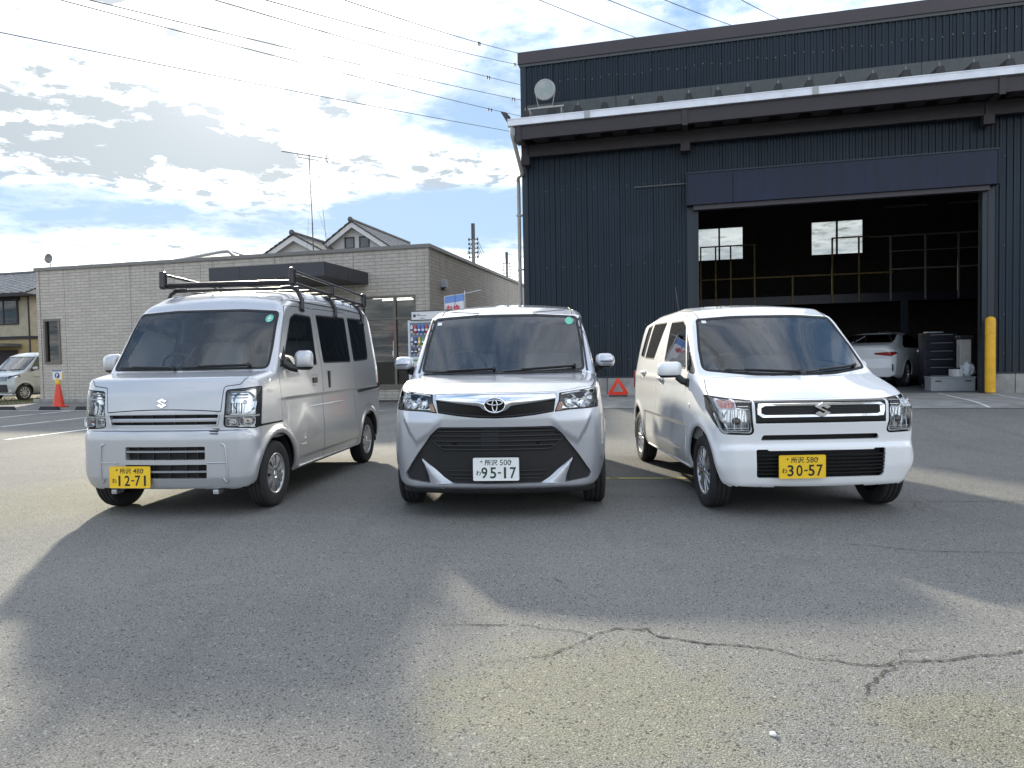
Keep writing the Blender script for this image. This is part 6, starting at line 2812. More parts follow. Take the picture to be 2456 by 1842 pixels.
        bl.add(vs, [(i * 3 + j, i * 3 + j + 1, i * 3 + j + 4, i * 3 + j + 3) for i in range(5) for j in range(2)], 0, True)
        bl.build('bumper_blade', P, mouth)
        fog = [(.575, .458), (.682, .325), (.665, .294), (.515, .272), (.530, .34), (.548, .40)]
        front_patch(B, [(s * a, b_) for a, b_ in fog], .015, -.0185, .001, 'fog_recess', 'dark_inner', mouth)
        sb = MB()
        sb.cyl((B.sx(.36, .56) - .03, s * .30, .560), (B.sx(.36, .56) - .005, s * .30, .560), .016, 12)
        sb.build('parking_sensor', MATS['trim_gloss'], mouth)
    # lower lip
    lipm = MB()
    ys = np.linspace(-.72, .72, 41)
    vs = []
    for y in ys:
        x = B.sx(y, .235)
        vs += [Vector((x + .010, y, .226)), Vector((x + .006, y, .192)), Vector((x - .06, y, .178)), Vector((x - .20, y, .178))]
    lipm.add(vs, [(i * 4 + j, i * 4 + j + 1, i * 4 + j + 5, i * 4 + j + 4) for i in range(40) for j in range(3)], 0, True)
    lipm.build('chin_lip', MATS['trim_black'], car)
    HD = [(-.440, .920), (-.2, .918), (.2, .918), (.440, .920), (.735, .952), (.752, 1.03), (.66, 1.046), (.3, 1.038), (-.3, 1.038), (-.66, 1.046), (-.752, 1.03), (-.735, .952)]
    Q = round_poly(HD, [.1, 0, 0, .1, .04, .05, .05, .4, .4, .05, .05, .04], 4)
    pc, rg = sh.carve([Vector((B.sx(y, z) if abs(y) < .735 else B.sx(math.copysign(.735, y), z) - .01, y, z)) for y, z in Q], (.45, 0, .9), .007, lambda c: c.x > -.5)
    rg.obj('hood_gap', MATS['dark_inner'], car, off=-.012)
    pc.obj('hood', P, car, wall=.012)
    body = sh.rest().obj('body', P, car, wall=.018)
    for s in (1, -1):
        dr = MB()
        pts = [Vector((x, s * y, B.sz(x, y) + .001)) for x, y in zip(np.linspace(-.72, -2.6, 20), np.linspace(.600, .575, 20))]
        dr.tube(pts, .005, 5)
        dr.build('roof_channel', MATS['rubber'], body)
        ap = MB()
        pts = []
        for t in np.linspace(0, 1, 10):
            z = 1.06 + t * .475
            y = .708 - .035 * t
            pts.append(Vector((B.sx(s * y, z, .4, -1.2), s * y, z)))
        ap.tube([p + Vector((.0, -s * .002, 0)) for p in pts], .010, 6)
        ap.build('pillar_trim', MATS['trim_black'], car)
        tl = MB()
        tl.box((-2.94, s * .68, .90), (-2.88, s * .76, 1.25), bev=.01)
        tl.build('tail_lamp', MATS['red_lens'], car)
    cl = MB()
    pts = [Vector((B.sx(y, 1.048) + .004, y, 1.048)) for y in np.linspace(-.66, .66, 17)]
    cl.tube(pts, .010, 5)
    cl.build('cowl', MATS['trim_black'], car)
    u = MB()
    u.box((.50, -.66, .20), (-2.85, .66, .45))
    u.build('underbody', MATS['underbody'], car)
    for hx in (0, -2.49):
        arch_liner(car, hx, .340, .292, .5, .80)
    cabin(car, spec, [FW, W1, W2], WS, .55, [(.0, 1.02), (-.12, 1.055), (-.48, 1.03), (-.60, .96), (-.55, .78), (-.3, .52), (0, .52)],
          (-.66, -.36, 1.075, 24), [(-1.15, -.37, .68), (-1.15, .37, .68)], -2.05, .68)
    mb = MB()
    mb.box((-.86, -.12, 1.46), (-.84, .12, 1.52), bev=.01)
    mb.cyl((-.85, 0, 1.5), (-.76, 0, 1.565), .008, 6)
    mb.box((-.74, -.05, 1.50), (-.80, .05, 1.555), bev=.01)
    mb.build('rear_view_mirror', MATS['trim_black'], car)
    wiper(car, B, -.06, -.58, 1.082, 1.062)
    wiper(car, B, .60, .02, 1.095, 1.064)
    st = MB()
    Q = ell(.575, 1.500, .036, .036, 24)
    st.add([Vector((B.sx(y, z) + .0015, y, z)) for y, z in Q], [tuple(range(24))])
    st.build('inspection_sticker', MATS['sticker_green'], wo)
    st = MB()
    yy, zz = -.600, 1.492
    st.add([Vector((B.sx(y, z) + .0015, y, z)) for y, z in ((yy - .02, zz - .014), (yy + .02, zz - .014), (yy + .02, zz + .014), (yy - .02, zz + .014))], [(0, 1, 2, 3)])
    st.build('service_sticker', MATS['sticker_white'], wo)
    license_plate(car, .735, 0.0, .376, R(2), ('所沢', '500'), 'わ', '95-17', False)
    for s in (1, -1):
        wheel(car, 0, s * .735, s, .285, .165, .19, 'alloy')
        wheel(car, -2.49, s * .735, s, .285, .165, .19, 'alloy')
    return car


build_wagon()
build_tank()
# ------------------------------------------------------------------ cars in the distance
def build_small_kei():
    a = R(-14.4)
    car = thing('parked_kei_car', 'pale silver tall kei car parked on the grass past the shop corner', 'car', (-18.02, 25.21, .01), a - math.pi / 2)
    prof = [(.34, .19, .03), (.44, .20, .05), (.47, .30, .08), (.475, .55, .1), (.46, .80, .05), (.40, .90, .05), (.22, .985, .1), (.08, 1.04, .03), (-.56, 1.60, .08), (-.9, 1.715, .3),
            (-1.6, 1.745, .5), (-2.6, 1.71, .15), (-2.82, 1.3, .2), (-2.86, .7, .1), (-2.83, .28, .06), (-2.6, .22, .03)]
    W = [(.18, .66), (.3, .71), (.55, .7365), (.9, .735), (1.05, .72), (1.3, .68), (1.55, .64), (1.66, .60), (1.8, .54)]
    plan = [(-2.87, .05), (-2.5, .01), (-.2, 0), (.1, .01), (.3, .03), (.48, .07)]

    def bow(x, y, z):
        return .16 * sstep(x, -1.2, -.2) * y * y, .09 * sstep(z, 1.5, 1.7) * y * y

    def rad(x, z):
        return .06 + .04 * sstep(x, 0, .3) * sstep(z, .95, .85)

    def extra(x, z):
        e = 0
        for hx in (0, -2.46):
            e = e + .014 * np.exp(-((np.hypot(x - hx, z - .285) - .36) / .03) ** 2) * sstep(z, .25, .4)
        return e + .012 * np.exp(-((z - .86) / .03) ** 2) * sstep(x, -.1, -.5)
    spec = {'a': (prof, W, plan, bow, rad)}
    B = Body(*spec['a'], extra=extra, step=.032)
    sh = Shell(B)
    sh.drop_below(.34)
    P = paint('paint_pale', (.40, .43, .43), .45, .35)
    WS = [(-.66, 1.07), (.66, 1.07), (.615, 1.56), (-.615, 1.56)]
    ws, ring = sh.front(WS, .06, 4, gap=.02, filt=lambda c: c.x > -.9)
    wo = ws.obj('windshield', MATS['glass_clear'], car, off=-.003)
    ring.obj('windshield_seal', MATS['rubber'], wo, wall=.008)
    FW = [(-.22, 1.07), (-1.10, 1.10), (-1.12, 1.58), (-.62, 1.57)]
    W1 = [(-1.22, 1.10), (-2.0, 1.12), (-2.0, 1.59), (-1.20, 1.585)]
    W2 = [(-2.10, 1.13), (-2.5, 1.18), (-2.5, 1.55), (-2.08, 1.585)]
    for s in (1, -1):
        window_part(sh, 'window', FW, s, 'glass_side', car)
        window_part(sh, 'window', W1, s, 'glass_privacy', car)
        window_part(sh, 'window', W2, s, 'glass_privacy', car)
        pc, rg = sh.side([(-.20, 1.04), (-.62, 1.61), (-1.16, 1.62), (-1.16, .28), (-.45, .28), (-.40, .8)], s, .05, 4, gap=.006)
        rg.obj('door_gap', MATS['dark_inner'], car, off=-.012)
        pc.obj('door', P, car, wall=.01)
        arches(sh, (0, -2.46), .335, .288, .2, s, None, car)
        lamp = [(.44, .79), (.46, .875), (.725, .93), (.735, .84), (.56, .775)]
        d = (.84, s * .54, 0)
        Q = round_poly([(s * y, z) for y, z in lamp], .015, 3)
        pc, rg = sh.carve([Vector((B.sx(y, z) if abs(y) < .72 else .2, y, z)) for y, z in Q], d, .008, lambda c: c.x > -.2)
        L = pc.obj('headlight', MATS['lens'], car)
        pc.obj('lamp_housing', MATS['reflector'], L, push=(-.05, -s * .03, 0))
        rg.obj('lamp_surround', MATS['trim_gloss'], L, wall=.04)
        m = MB()
        c0 = Vector((B.sx(s * .60, .845) - .03, s * .60, .845))
        bowl(m, c0, (.9, s * .4, 0), .045, .03, 20, 0)
        m.build('reflector', [MATS['reflector'], MATS['trim_black']], L)
        fg = MB()
        c0 = Vector((B.sx(s * .58, .40) + .004, s * .58, .40))
        bowl(fg, c0, (.92, s * .38, 0), .060, .03, 20, 0)
        fg.build('fog_lamp', [MATS['reflector'], MATS['trim_black']], car)
        mirror_part(car, (-.30, s * .86, 1.13), s, (.11, .18, .15), (-.28, s * .70, 1.09), [P, MATS['trim_black']], .1)
        wheel(car, 0, s * .64, s, .285, .155, .195, 'alloy')
        wheel(car, -2.46, s * .64, s, .285, .155, .195, 'alloy')
    pc, _ = sh.front([(-.42, .70), (.42, .70), (.43, .86), (-.43, .86)], .02, 3, filt=lambda c: c.x > .1)
    g = pc.obj('grille', MATS['trim_gloss'], car, off=-.01)
    for z in (.72, .765, .81, .85):
        front_strip(B, [(y, z) for y in np.linspace(-.41, .41, 13)], .011, .002, 'slat', 'chrome', g)
    pc, _ = sh.front([(-.48, .30), (.48, .30), (.44, .58), (-.44, .58)], .04, 3, filt=lambda c: c.x > .1)
    pc.obj('lower_grille', MATS['trim_black'], car, off=-.02, wall=.02)
    front_strip(B, [(y, .225) for y in np.linspace(-.66, .66, 15)], .02, .0, 'chin_lip', 'chrome', car)
    sh.rest().obj('body', P, car, wall=.018)
    for hx in (0, -2.46):
        arch_liner(car, hx, .338, .288, .42, .70)
    inner_shell(car, spec, [FW, W1, W2], WS, .55)
    u = MB()
    u.box((.3, -.58, .2), (-2.7, .58, .45))
    u.build('underbody', MATS['underbody'], car)
    d = MB()
    d.prism([(x, -.6, z) for x, z in ((.0, 1.02), (-.4, 1.02), (-.5, .9), (-.4, .6), (0, .6))], (0, 1.2, 0))
    d.build('dashboard', MATS['cabin'], car)
    for y in (-.34, .34):
        seat(car, -1.0, y, zb=.66)
    wiper(car, B, -.08, -.55, 1.09, 1.085)
    wiper(car, B, .5, .0, 1.10, 1.09)
    # a second, darker one stands just behind it
    c2 = copy_tree(car)
    c2.name = 'parked_kei_car'
    c2['label'] = 'dark purple tall car half hidden behind the pale kei car'
    p = W3(-25.6, 24.2, .01)
    c2.location = p
    dark = paint('paint_dark', (.035, .022, .045), .3, .3)

    def recol(o):
        if o.type == 'MESH':
            for i, sl in enumerate(o.material_slots):
                if sl.material == P:
                    sl.link = 'OBJECT'
                    sl.material = dark
        for ch in o.children:
            recol(ch)
    recol(c2)


def build_sedan():
    fwd = Vector((math.sin(R(43)), math.cos(R(43)), 0))
    left = Vector((-fwd.y, fwd.x, 0))
    # its right rear corner stands at this spot on the hall floor
    corner = Vector((9.42, 17.15, .288))
    root = corner + fwd * 3.45 + left * .86
    car = thing('white_sedan', 'white coupe-like sedan parked inside the warehouse, seen from behind', 'car', root, math.atan2(fwd.y, fwd.x))
    prof = [(.80, .20, .05), (.90, .35, .1), (.88, .62, .08), (.75, .74, .1), (-.30, .95, .3), (-1.05, 1.34, .3), (-1.75, 1.425, .5), (-2.4, 1.38, .4), (-3.10, 1.13, .15), (-3.62, 1.045, .05),
            (-3.72, .98, .04), (-3.69, .70, .1), (-3.74, .50, .08), (-3.70, .26, .06), (-3.4, .20, .05)]
    W = [(.18, .84), (.35, .90), (.6, .915), (.8, .905), (.92, .87), (1.0, .80), (1.15, .72), (1.3, .63), (1.42, .55)]
    plan = [(-3.75, .16), (-3.5, .075), (-3.0, .02), (-2.2, 0), (0, 0), (.5, .08), (.9, .25)]

    def bow(x, y, z):
        return .22 * sstep(x, -.5, .3) * y * y - .16 * sstep(x, -2.4, -3.2) * y * y, .14 * sstep(z, 1.1, 1.35) * y * y

    def rad(x, z):
        return .07 + .05 * sstep(x, -3.2, -3.6)
    B = Body(prof, W, plan, bow, rad, extra=lambda x, z: .012 * np.exp(-((np.hypot(x + 2.73, z - .33) - .37) / .04) ** 2) * sstep(z, .25, .4), step=.032)
    sh = Shell(B)
    sh.drop_below(.34)
    P = MATS['paint_white']
    rear = lambda c: c.x < -2.2
    RW = [(-.66, 1.115), (.66, 1.115), (.56, 1.345), (-.56, 1.345)]
    pc, rg = sh.carve([Vector((0, y, z)) for y, z in round_poly(RW, .06)], (-1, 0, 0), .02, rear)
    o = pc.obj('rear_window', MATS['glass_privacy'], car, off=-.003)
    rg.obj('window_seal', MATS['rubber'], o, wall=.008)
    SW = [(-.45, .955), (-2.72, .985), (-2.60, 1.10), (-2.15, 1.30), (-1.5, 1.36), (-1.1, 1.28)]
    for s in (1, -1):
        o = window_part(sh, 'window', SW, s, 'glass_privacy', car, [.03, .03, .08, .2, .2, .1])
        arches(sh, (0, -2.73), .355, .33, .2, s, None, car)
        Q = round_poly([(s * .36, .835), (s * .40, .865), (s * .80, .885), (s * .85, .84), (s * .74, .775), (s * .42, .815)], .02, 3)
        pc, rg = sh.carve([Vector((-3.4, y, z)) for y, z in Q], (-.88, s * .47, 0) if False else (-1, 0, 0), .006, lambda c: c.x < -3.2)
        L = pc.obj('tail_lamp', MATS['red_lens'], car, off=.002)
        rg.obj('lamp_surround', MATS['trim_gloss'], L, off=-.003)
        v = MB()
        yv = s * .78
        xs = -3.60
        for zz in (.40, .46, .52):
            pass
        v.tube([Vector((-3.60, s * (B.sy(-3.60, z) + .002), z)) for z in (.42, .48, .54, .58)], .018, 6)
        v.build('bumper_vent', MATS['trim_black'], car)
        mirror_part(car, (-.62, s * 1.0, 1.02), s, (.12, .19, .14), (-.62, s * .86, .97), [P, MATS['trim_black']])
        wheel(car, 0, s * .78, s, .33, .225, .24, 'alloy')
        wheel(car, -2.73, s * .78, s, .33, .225, .24, 'alloy')
    st = MB()
    st.tube([Vector((-3.66 + .06 * y * y, y, .60)) for y in np.linspace(-.6, .6, 9)], .012, 6)
    st.build('bumper_strip', MATS['trim_black'], car)
    sh.rest().obj('body', P, car, wall=.018)
    for hx in (0, -2.73):
        arch_liner(car, hx, .36, .33, .5, .88)
    u = MB()
    u.box((.6, -.7, .2), (-3.5, .7, .5))
    u.box((-.3, -.68, .5), (-2.9, .68, .9))
    u.build('underbody', MATS['underbody'], car)


build_small_kei()
build_sedan()


# ------------------------------------------------------------------ things in the yard
def build_props():
    # traffic cone with its parking board
    c = thing('traffic_cone', 'red traffic cone with a yellow neck and a white P board on top', 'traffic cone', (-13.265, 20.56, 0), SA)
    m = MB()
    m.box((-.19, -.19, 0), (.19, .19, .035), bev=.012)
    m.lathe([(.155, .035), (.150, .06), (.060, .66), (.052, .68), (.0, .68)], (0, 0, 0), 'Z', 24, 0)
    m.build('cone_body', MATS['cone_red'], c)
    m = MB()
    m.lathe([(.066, .665), (.070, .68), (.062, .80), (.035, .815), (.03, .86), (.0, .86)], (0, 0, 0), 'Z', 20, 0)
    m.build('sign_socket', MATS['yellow_plastic'], c)
    m = MB()
    m.box((-.172, -.012, .80), (.172, .012, 1.085), bev=.006)
    s = m.build('sign_board', MATS['sign_white'], c)
    m = MB()
    ring = [(.088 * math.cos(t), .925 + .088 * math.sin(t)) for t in [2 * math.pi * i / 32 for i in range(32)]]
    m.add([(x, -.0145, z) for x, z in ring], [tuple(range(32))])
    m.box((-.165, -.0145, 1.045), (.165, -.013, 1.078))
    m.build('sign_disc', MATS['sign_blue'], s)
    m = MB()
    put_text(m, 'P', (0, -.0165, .925), (1, 0, 0), (0, 0, 1), h=.115, bold=.03)
    m.build('sign_letter', MATS['sign_white'], s)
    m = MB()
    m.box((.172, -.012, .80), (.18, .012, 1.0))
    m.build('sign_clip', MATS['yellow_plastic'], s)
    # rubber wheel stops
    spots = [(-18.55, 'far left wheel stop lying before the grass'), (-17.02, 'wheel stop lying left of the traffic cone foot'), (-15.80, 'wheel stop lying right of the traffic cone foot'), (-14.2, 'wheel stop behind the silver microvan')]
    me = None
    for i, (s_, lab) in enumerate(spots):
        if me is None:
            m = MB()
            m.add([(-.32, -.07, 0), (.32, -.07, 0), (.32, .07, 0), (-.32, .07, 0), (-.27, -.04, .10), (.27, -.04, .10), (.27, .04, .10), (-.27, .04, .10)],
                  [(0, 3, 2, 1), (4, 5, 6, 7), (0, 1, 5, 4), (1, 2, 6, 5), (2, 3, 7, 6), (3, 0, 4, 7)])
            me = m.mesh('wheel_stop', MATS['stop_rubber'])
        o = link('wheel_stop', me, None, loc=W3(s_, 15.45, .0), rot=(0, 0, SA))
        tag(o, 'black rubber ' + lab, 'wheel stop', 'wheel stops at the bay ends')
    # bollard
    b = thing('bollard', 'tall yellow steel bollard guarding the right doorway post', 'bollard', W3(5.83, 16.18, gz(5.83, 16.18)), SA)
    m = MB()
    m.lathe([(.094, 0), (.094, 1.47), (.088, 1.51), (.070, 1.54), (.04, 1.558), (0, 1.565)], (0, 0, 0), 'Z', 28)
    m.build('post', MATS['bollard_yellow'], b)
    m = MB()
    m.lathe([(.099, .0), (.099, .035), (.0942, .04)], (0, 0, 0), 'Z', 28)
    m.build('foot_collar', MATS['rail_paint'], b)
    # warning triangle
    t = thing('warning_triangle', 'red reflective warning triangle standing before the dark wall', 'warning triangle', (2.34, 15.52, gz(-1.6, 15.6) + .008), SA)
    w, h = .245, .40
    out = [(-w, .045), (w, .045), (0, .045 + h)]
    inn = [(-w * .46, .045 + h * .17), (w * .46, .045 + h * .17), (0, .045 + h * .68)]
    m = MB()
    O = round_poly(out, .035, 4)
    n = len(O)
    I = []
    for i in range(3):
        I += [inn[i]] * (n // 3)
    A = [(x, -.012, z) for x, z in O]
    Bk = [(x, .012, z) for x, z in O]
    C = [(x, -.012, z) for x, z in I]
    D = [(x, .012, z) for x, z in I]
    for U, V in ((A, C), (B_, D) if False else (Bk, D), (A, Bk), (C, D)):
        m.add(U + V, [(i, (i + 1) % n, n + (i + 1) % n, n + i) for i in range(n)])
    m.build('frame', MATS['signal_red'], t)
    m = MB()
    for sx in (-.16, .16):
        m.box((sx - .012, -.12, 0), (sx + .012, .12, .012))
    m.box((-.20, -.010, 0), (.20, .010, .05))
    m.build('foot', MATS['dark_metal'], t)
    # vending machine
    v = thing('vending_machine', 'white drinks vending machine by the shop corner, cans in the window', 'vending machine', W3(-6.53, 15.6, .06), SA)
    m = MB()
    m.box((0, .03, .06), (1.16, .75, 2.06), bev=.02)
    m.box((.05, .08, 0), (1.10, .70, .06))
    m.build('cabinet', MATS['vend_white'], v)
    m = MB()
    m.box((0, 0, .06), (.05, .03, 2.06))
    m.box((1.11, 0, .06), (1.16, .03, 2.06))
    m.box((.05, 0, 2.00), (1.11, .03, 2.06))
    m.box((.05, 0, .06), (1.11, .03, 1.20))
    m.build('door', MATS['vend_white'], v)
    m = MB()
    m.box((.10, -.02, 2.06), (1.12, .55, 2.275), bev=.006)
    hd = m.build('header', MATS['sign_white'], v)
    m = MB()
    m.box((.085, -.032, 2.05), (1.135, -.02, 2.07))
    m.box((.085, -.032, 2.262), (1.135, -.02, 2.285))
    m.box((.085, -.032, 2.07), (.105, -.02, 2.262))
    m.build('header_frame', MATS['dark_metal'], hd)
    m = MB()
    Q = round_poly([(.15, 2.13), (.215, 2.13), (.215, 2.20), (.15, 2.20)], .015)
    m.add([(x, -.0225, z) for x, z in Q], [tuple(range(len(Q)))])
    for k, (z, x0, x1) in enumerate(((2.195, .24, .34), (2.165, .24, .50), (2.105, .32, .46))):
        n_ = int((x1 - x0) / .022)
        for i in range(n_):
            m.box((x0 + i * .022, -.0225, z - .008), (x0 + i * .022 + .014, -.021, z + .008))
    m.build('header_print', MATS['dark_metal'], hd)
    m = MB()
    m.box((.05, .012, 1.20), (1.11, .028, 2.00))
    wn = m.build('display_window', MATS['vend_inside'], v)
    rr = random.Random(5)
    cols = [('can_red', (.45, .04, .04)), ('can_blue', (.06, .14, .45)), ('can_white', (.55, .56, .58)), ('can_green', (.08, .28, .08)), ('can_brown', (.12, .05, .03)), ('can_yellow', (.55, .42, .04)), ('can_navy', (.03, .05, .16))]
    for nm, c_ in cols:
        mat(nm, c_, .3, coat=.3)
    order = [['can_white', 'can_red', 'can_blue', 'can_blue', 'can_red', 'can_white', 'can_navy', 'can_green', 'can_red', 'can_white', 'can_blue'], ['can_white', 'can_navy', 'can_yellow', 'can_green', 'can_yellow', 'can_white', 'can_navy', 'can_white', 'can_brown', 'can_white', 'can_red'],
             ['can_navy', 'can_brown', 'can_white', 'can_navy', 'can_brown', 'can_red', 'can_brown', 'can_navy', 'can_yellow', 'can_navy', 'can_white']]
    meshes = {}
    for r_, z in enumerate((1.755, 1.475, 1.275)):
        hgt = (.20, .19, .13)[r_]
        m = MB()
        m.box((.06, -.005, z - .035), (1.10, .012, z - .006))
        m.build('shelf', MATS['sign_white'], wn)
        for i in range(11):
            nm = order[r_][i]
            kx = (nm, r_)
            if kx not in meshes:
                m = MB()
                m.lathe([(.030, 0), (.034, .012), (.034, hgt * .72), (.022 if r_ < 2 else .030, hgt * .9), (.016 if r_ < 2 else .028, hgt), (0, hgt)], (0, 0, 0), 'Z', 10, 0, True)
                m.lathe([(.0348, hgt * .30), (.0348, hgt * .52)], (0, 0, 0), 'Z', 10, 1, True)
                meshes[kx] = m.mesh('can', [MATS[nm], MATS['sign_white' if nm != 'can_white' else 'can_navy']])
            link('can', meshes[kx], wn, loc=(.10 + i * .094, -.012, z - .005))
            m = MB()
        bt = MB()
        for i in range(11):
            bt.box((.075 + i * .094, -.009, z - .031), (.125 + i * .094, -.005, z - .012))
        o = bt.build('button_row', MATS['can_navy'], wn)
        o['kind'] = 'stuff'
    m = MB()
    m.box((.62, -.006, .92), (.95, .0, 1.17))
    m.build('coin_panel', MATS['grey_plastic'], v)
    m = MB()
    m.box((.12, -.006, 1.09), (.34, .0, 1.135))
    m.build('price_strip', MATS['can_green'], v)
    m = MB()
    m.box((.25, -.008, .30), (.90, .0, .50))
    m.build('dispense_flap', MATS['dark_metal'], v)
    # advertising banner on its poles
    f = thing('banner_flag', 'blue and white banner with red lettering on a pole behind the vending machine', 'banner', W3(-6.10, 17.0, .05), SA)
    m = MB()
    nx, nz = 10, 20
    vs = []
    for j in range(nz + 1):
        for i in range(nx + 1):
            u, w_ = i / nx, j / nz
            vs.append((u * .52, .03 * math.sin(u * 5 + w_ * 3) * (1 - u * .3), 2.73 + .05 * u - w_ * 1.75))
    fs, mi = [], []
    for j in range(nz):
        for i in range(nx):
            k = nx + 1
            m.add([vs[j * k + i], vs[j * k + i + 1], vs[(j + 1) * k + i + 1], vs[(j + 1) * k + i]], [(0, 1, 2, 3)], 1 if j < 2 else 0, True)
    fo = m.build('cloth', [MATS['cloth_white'], MATS['cloth_blue']], f)
    m = MB()
    put_text(m, 'れゆ', (.235, -.040, 2.43), (1, 0, 0.05), (0, 0, 1), w=.36, h=.16, bold=.035)
    m.build('lettering', MATS['cloth_red'], fo)
    m = MB()
    m.tube([(-.02, .02, 2.735), (.55, .02, 2.79), (.97, .02, 2.865)], .008, 6)
    m.cyl((.535, .03, 0), (.535, .03, 2.86), .013, 8)
    m.cyl((.0, .0, .8), (.0, .0, 2.74), .007, 6)
    m.build('pole', MATS['sign_white'], f)
    m = MB()
    m.tube([(.30, -.06, 2.80), (.31, -.06, 2.60), (.295, -.06, 2.50)], .006, 6)
    m.build('tie', MATS['trim_black'], f)
    m = MB()
    m.box((.36, -.15, 0), (.71, .21, .10), bev=.02)
    m.build('foot', MATS['grey_plastic'], f)
    # floodlight on the canopy
    fl = thing('floodlight', 'round floodlight with glass front standing on the canopy roof edge', 'floodlight', W3(-3.16, 15.80, 6.50), SA)
    m = MB()
    m.box((-.40, -.02, .30), (.42, .02, .335))
    for x in (-.36, .36):
        m.cyl((x, 0, .0), (x, 0, .30), .012, 6)
        m.tube([(x, 0, .32), (x + .08, .25, .02)], .010, 6)
    m.build('stand', MATS['pipe_grey'], fl)
    m = MB()
    m.tube([(-.23, 0, .70), (-.19, 0, .50), (-.16, 0, .345), (.16, 0, .345), (.19, 0, .50), (.23, 0, .70)], .012, 6)
    m.build('yoke', MATS['pipe_grey'], fl)
    m = MB()
    m.lathe([(.20, -.06), (.232, -.07), (.240, -.03), (.225, .02), (.16, .16), (.08, .22), (0, .23)], (0, 0, .70), 'Y', 32)
    m.build('housing', MATS['pipe_grey'], fl)
    m = MB()
    m.lathe([(0, -.075), (.10, -.07), (.205, -.058)], (0, 0, .70), 'Y', 32)
    m.build('lens', MATS['lamp_glass'], fl)
    m = MB()
    m.tube([(.23, .05, .70), (.32, .03, .62), (.30, 0, .5), (.22, 0, .34)], .008, 6)
    m.build('cable', MATS['trim_black'], fl)
    # things inside the hall doorway
    z0 = .288
    g = thing('storage_crate', 'long grey plastic crate with slot grips on the hall floor', 'crate', W3(5.06, 17.2, z0), SA)
    m = MB()
    m.box((0, 0, 0), (.86, .45, .31), bev=.012)
    m.box((-.012, -.012, .285), (.872, .462, .315), bev=.006)
    m.build('tub', MATS['grey_plastic'], g)
    for x in (.08, .66):
        m = MB()
        m.box((x, -.006, .21), (x + .12, .004, .235))
        m.build('grip', MATS['trim_black'], g)
    cb = thing('tool_chest', 'dark navy drawer chest standing behind the crates in the hall', 'tool chest', W3(5.28, 18.4, z0), SA)
    m = MB()
    m.box((0, .02, .12), (.70, .5, 1.30), bev=.01)
    m.build('chest_body', MATS['cabinet'], cb)
    for i in range(6):
        m = MB()
        m.box((.02, 0, .15 + i * .19), (.68, .03, .33 + i * .19), bev=.006)
        d_ = m.build('drawer', MATS['cabinet'], cb)
        m = MB()
        m.box((.12, -.02, .30 + i * .19), (.58, .0, .315 + i * .19))
        m.build('handle', MATS['rail_grey'], d_)
    for x in (.08, .62):
        for y in (.1, .42):
            m = MB()
            m.cyl((x, y, 0), (x, y, .12), .045, 10)
            m.build('castor', MATS['trim_black'], cb)
    tr = tag(link('metal_tray', MB().box((0, 0, 0), (.35, .25, .035), bev=.008).mesh('metal_tray', MATS['alu']), None, loc=W3(5.35, 18.5, z0 + 1.302), rot=(0, 0, SA)), 'bright metal tray on top of the drawer chest', 'tray')
    k = thing('small_carton', 'small white carton lying on the grey crate', 'carton', W3(5.50, 17.26, z0 + .318), SA)
    m = MB()
    m.box((0, 0, 0), (.20, .25, .155), bev=.004)
    m.build('box', MATS['carton'], k)
    m = MB()
    m.box((.07, -.002, 0), (.12, .0, .156))
    m.build('tape', MATS['sign_white'], k)
    bg = thing('plastic_bag', 'crumpled clear plastic bag heaped beside the carton', 'bag', W3(5.82, 17.36, z0 + .318), SA)
    bm = bmesh.new()
    bmesh.ops.create_icosphere(bm, subdivisions=4, radius=1)
    for q in bm.verts:
        n_ = noise.noise(q.co * 2.3) * .22 + noise.noise(q.co * 6.1) * .12
        q.co = Vector((q.co.x * .135, q.co.y * .16, q.co.z * .18)) * (1 + n_)
        q.co.z = max(q.co.z + .13, 0)
    me = bpy.data.meshes.new('bag_film')
    bm.to_mesh(me)
    bm.free()
    for p in me.polygons: p.use_smooth = True
    me.materials.append(MATS['bag_film'])
    link('bag_film', me, bg)
    pb = thing('paper_box', 'tall upright pale box against the right doorway post', 'box', W3(5.80, 17.75, z0 + .50), SA)
    m = MB()
    m.box((0, 0, 0), (.22, .22, .63), bev=.006)
    m.build('box', MATS['pipe_grey'], pb)
    m = MB()
    m.box((-.03, -.03, .63), (.26, .25, .72), bev=.02)
    m.build('lid', MATS['trim_black'], pb)
    bb = tag(link('work_bench', MB().box((0, 0, 0), (.9, .6, .50), bev=.01).mesh('work_bench', MATS['cabinet']), None, loc=W3(5.72, 17.68, z0), rot=(0, 0, SA)), 'low dark bench under the tall pale box', 'bench')


build_props()


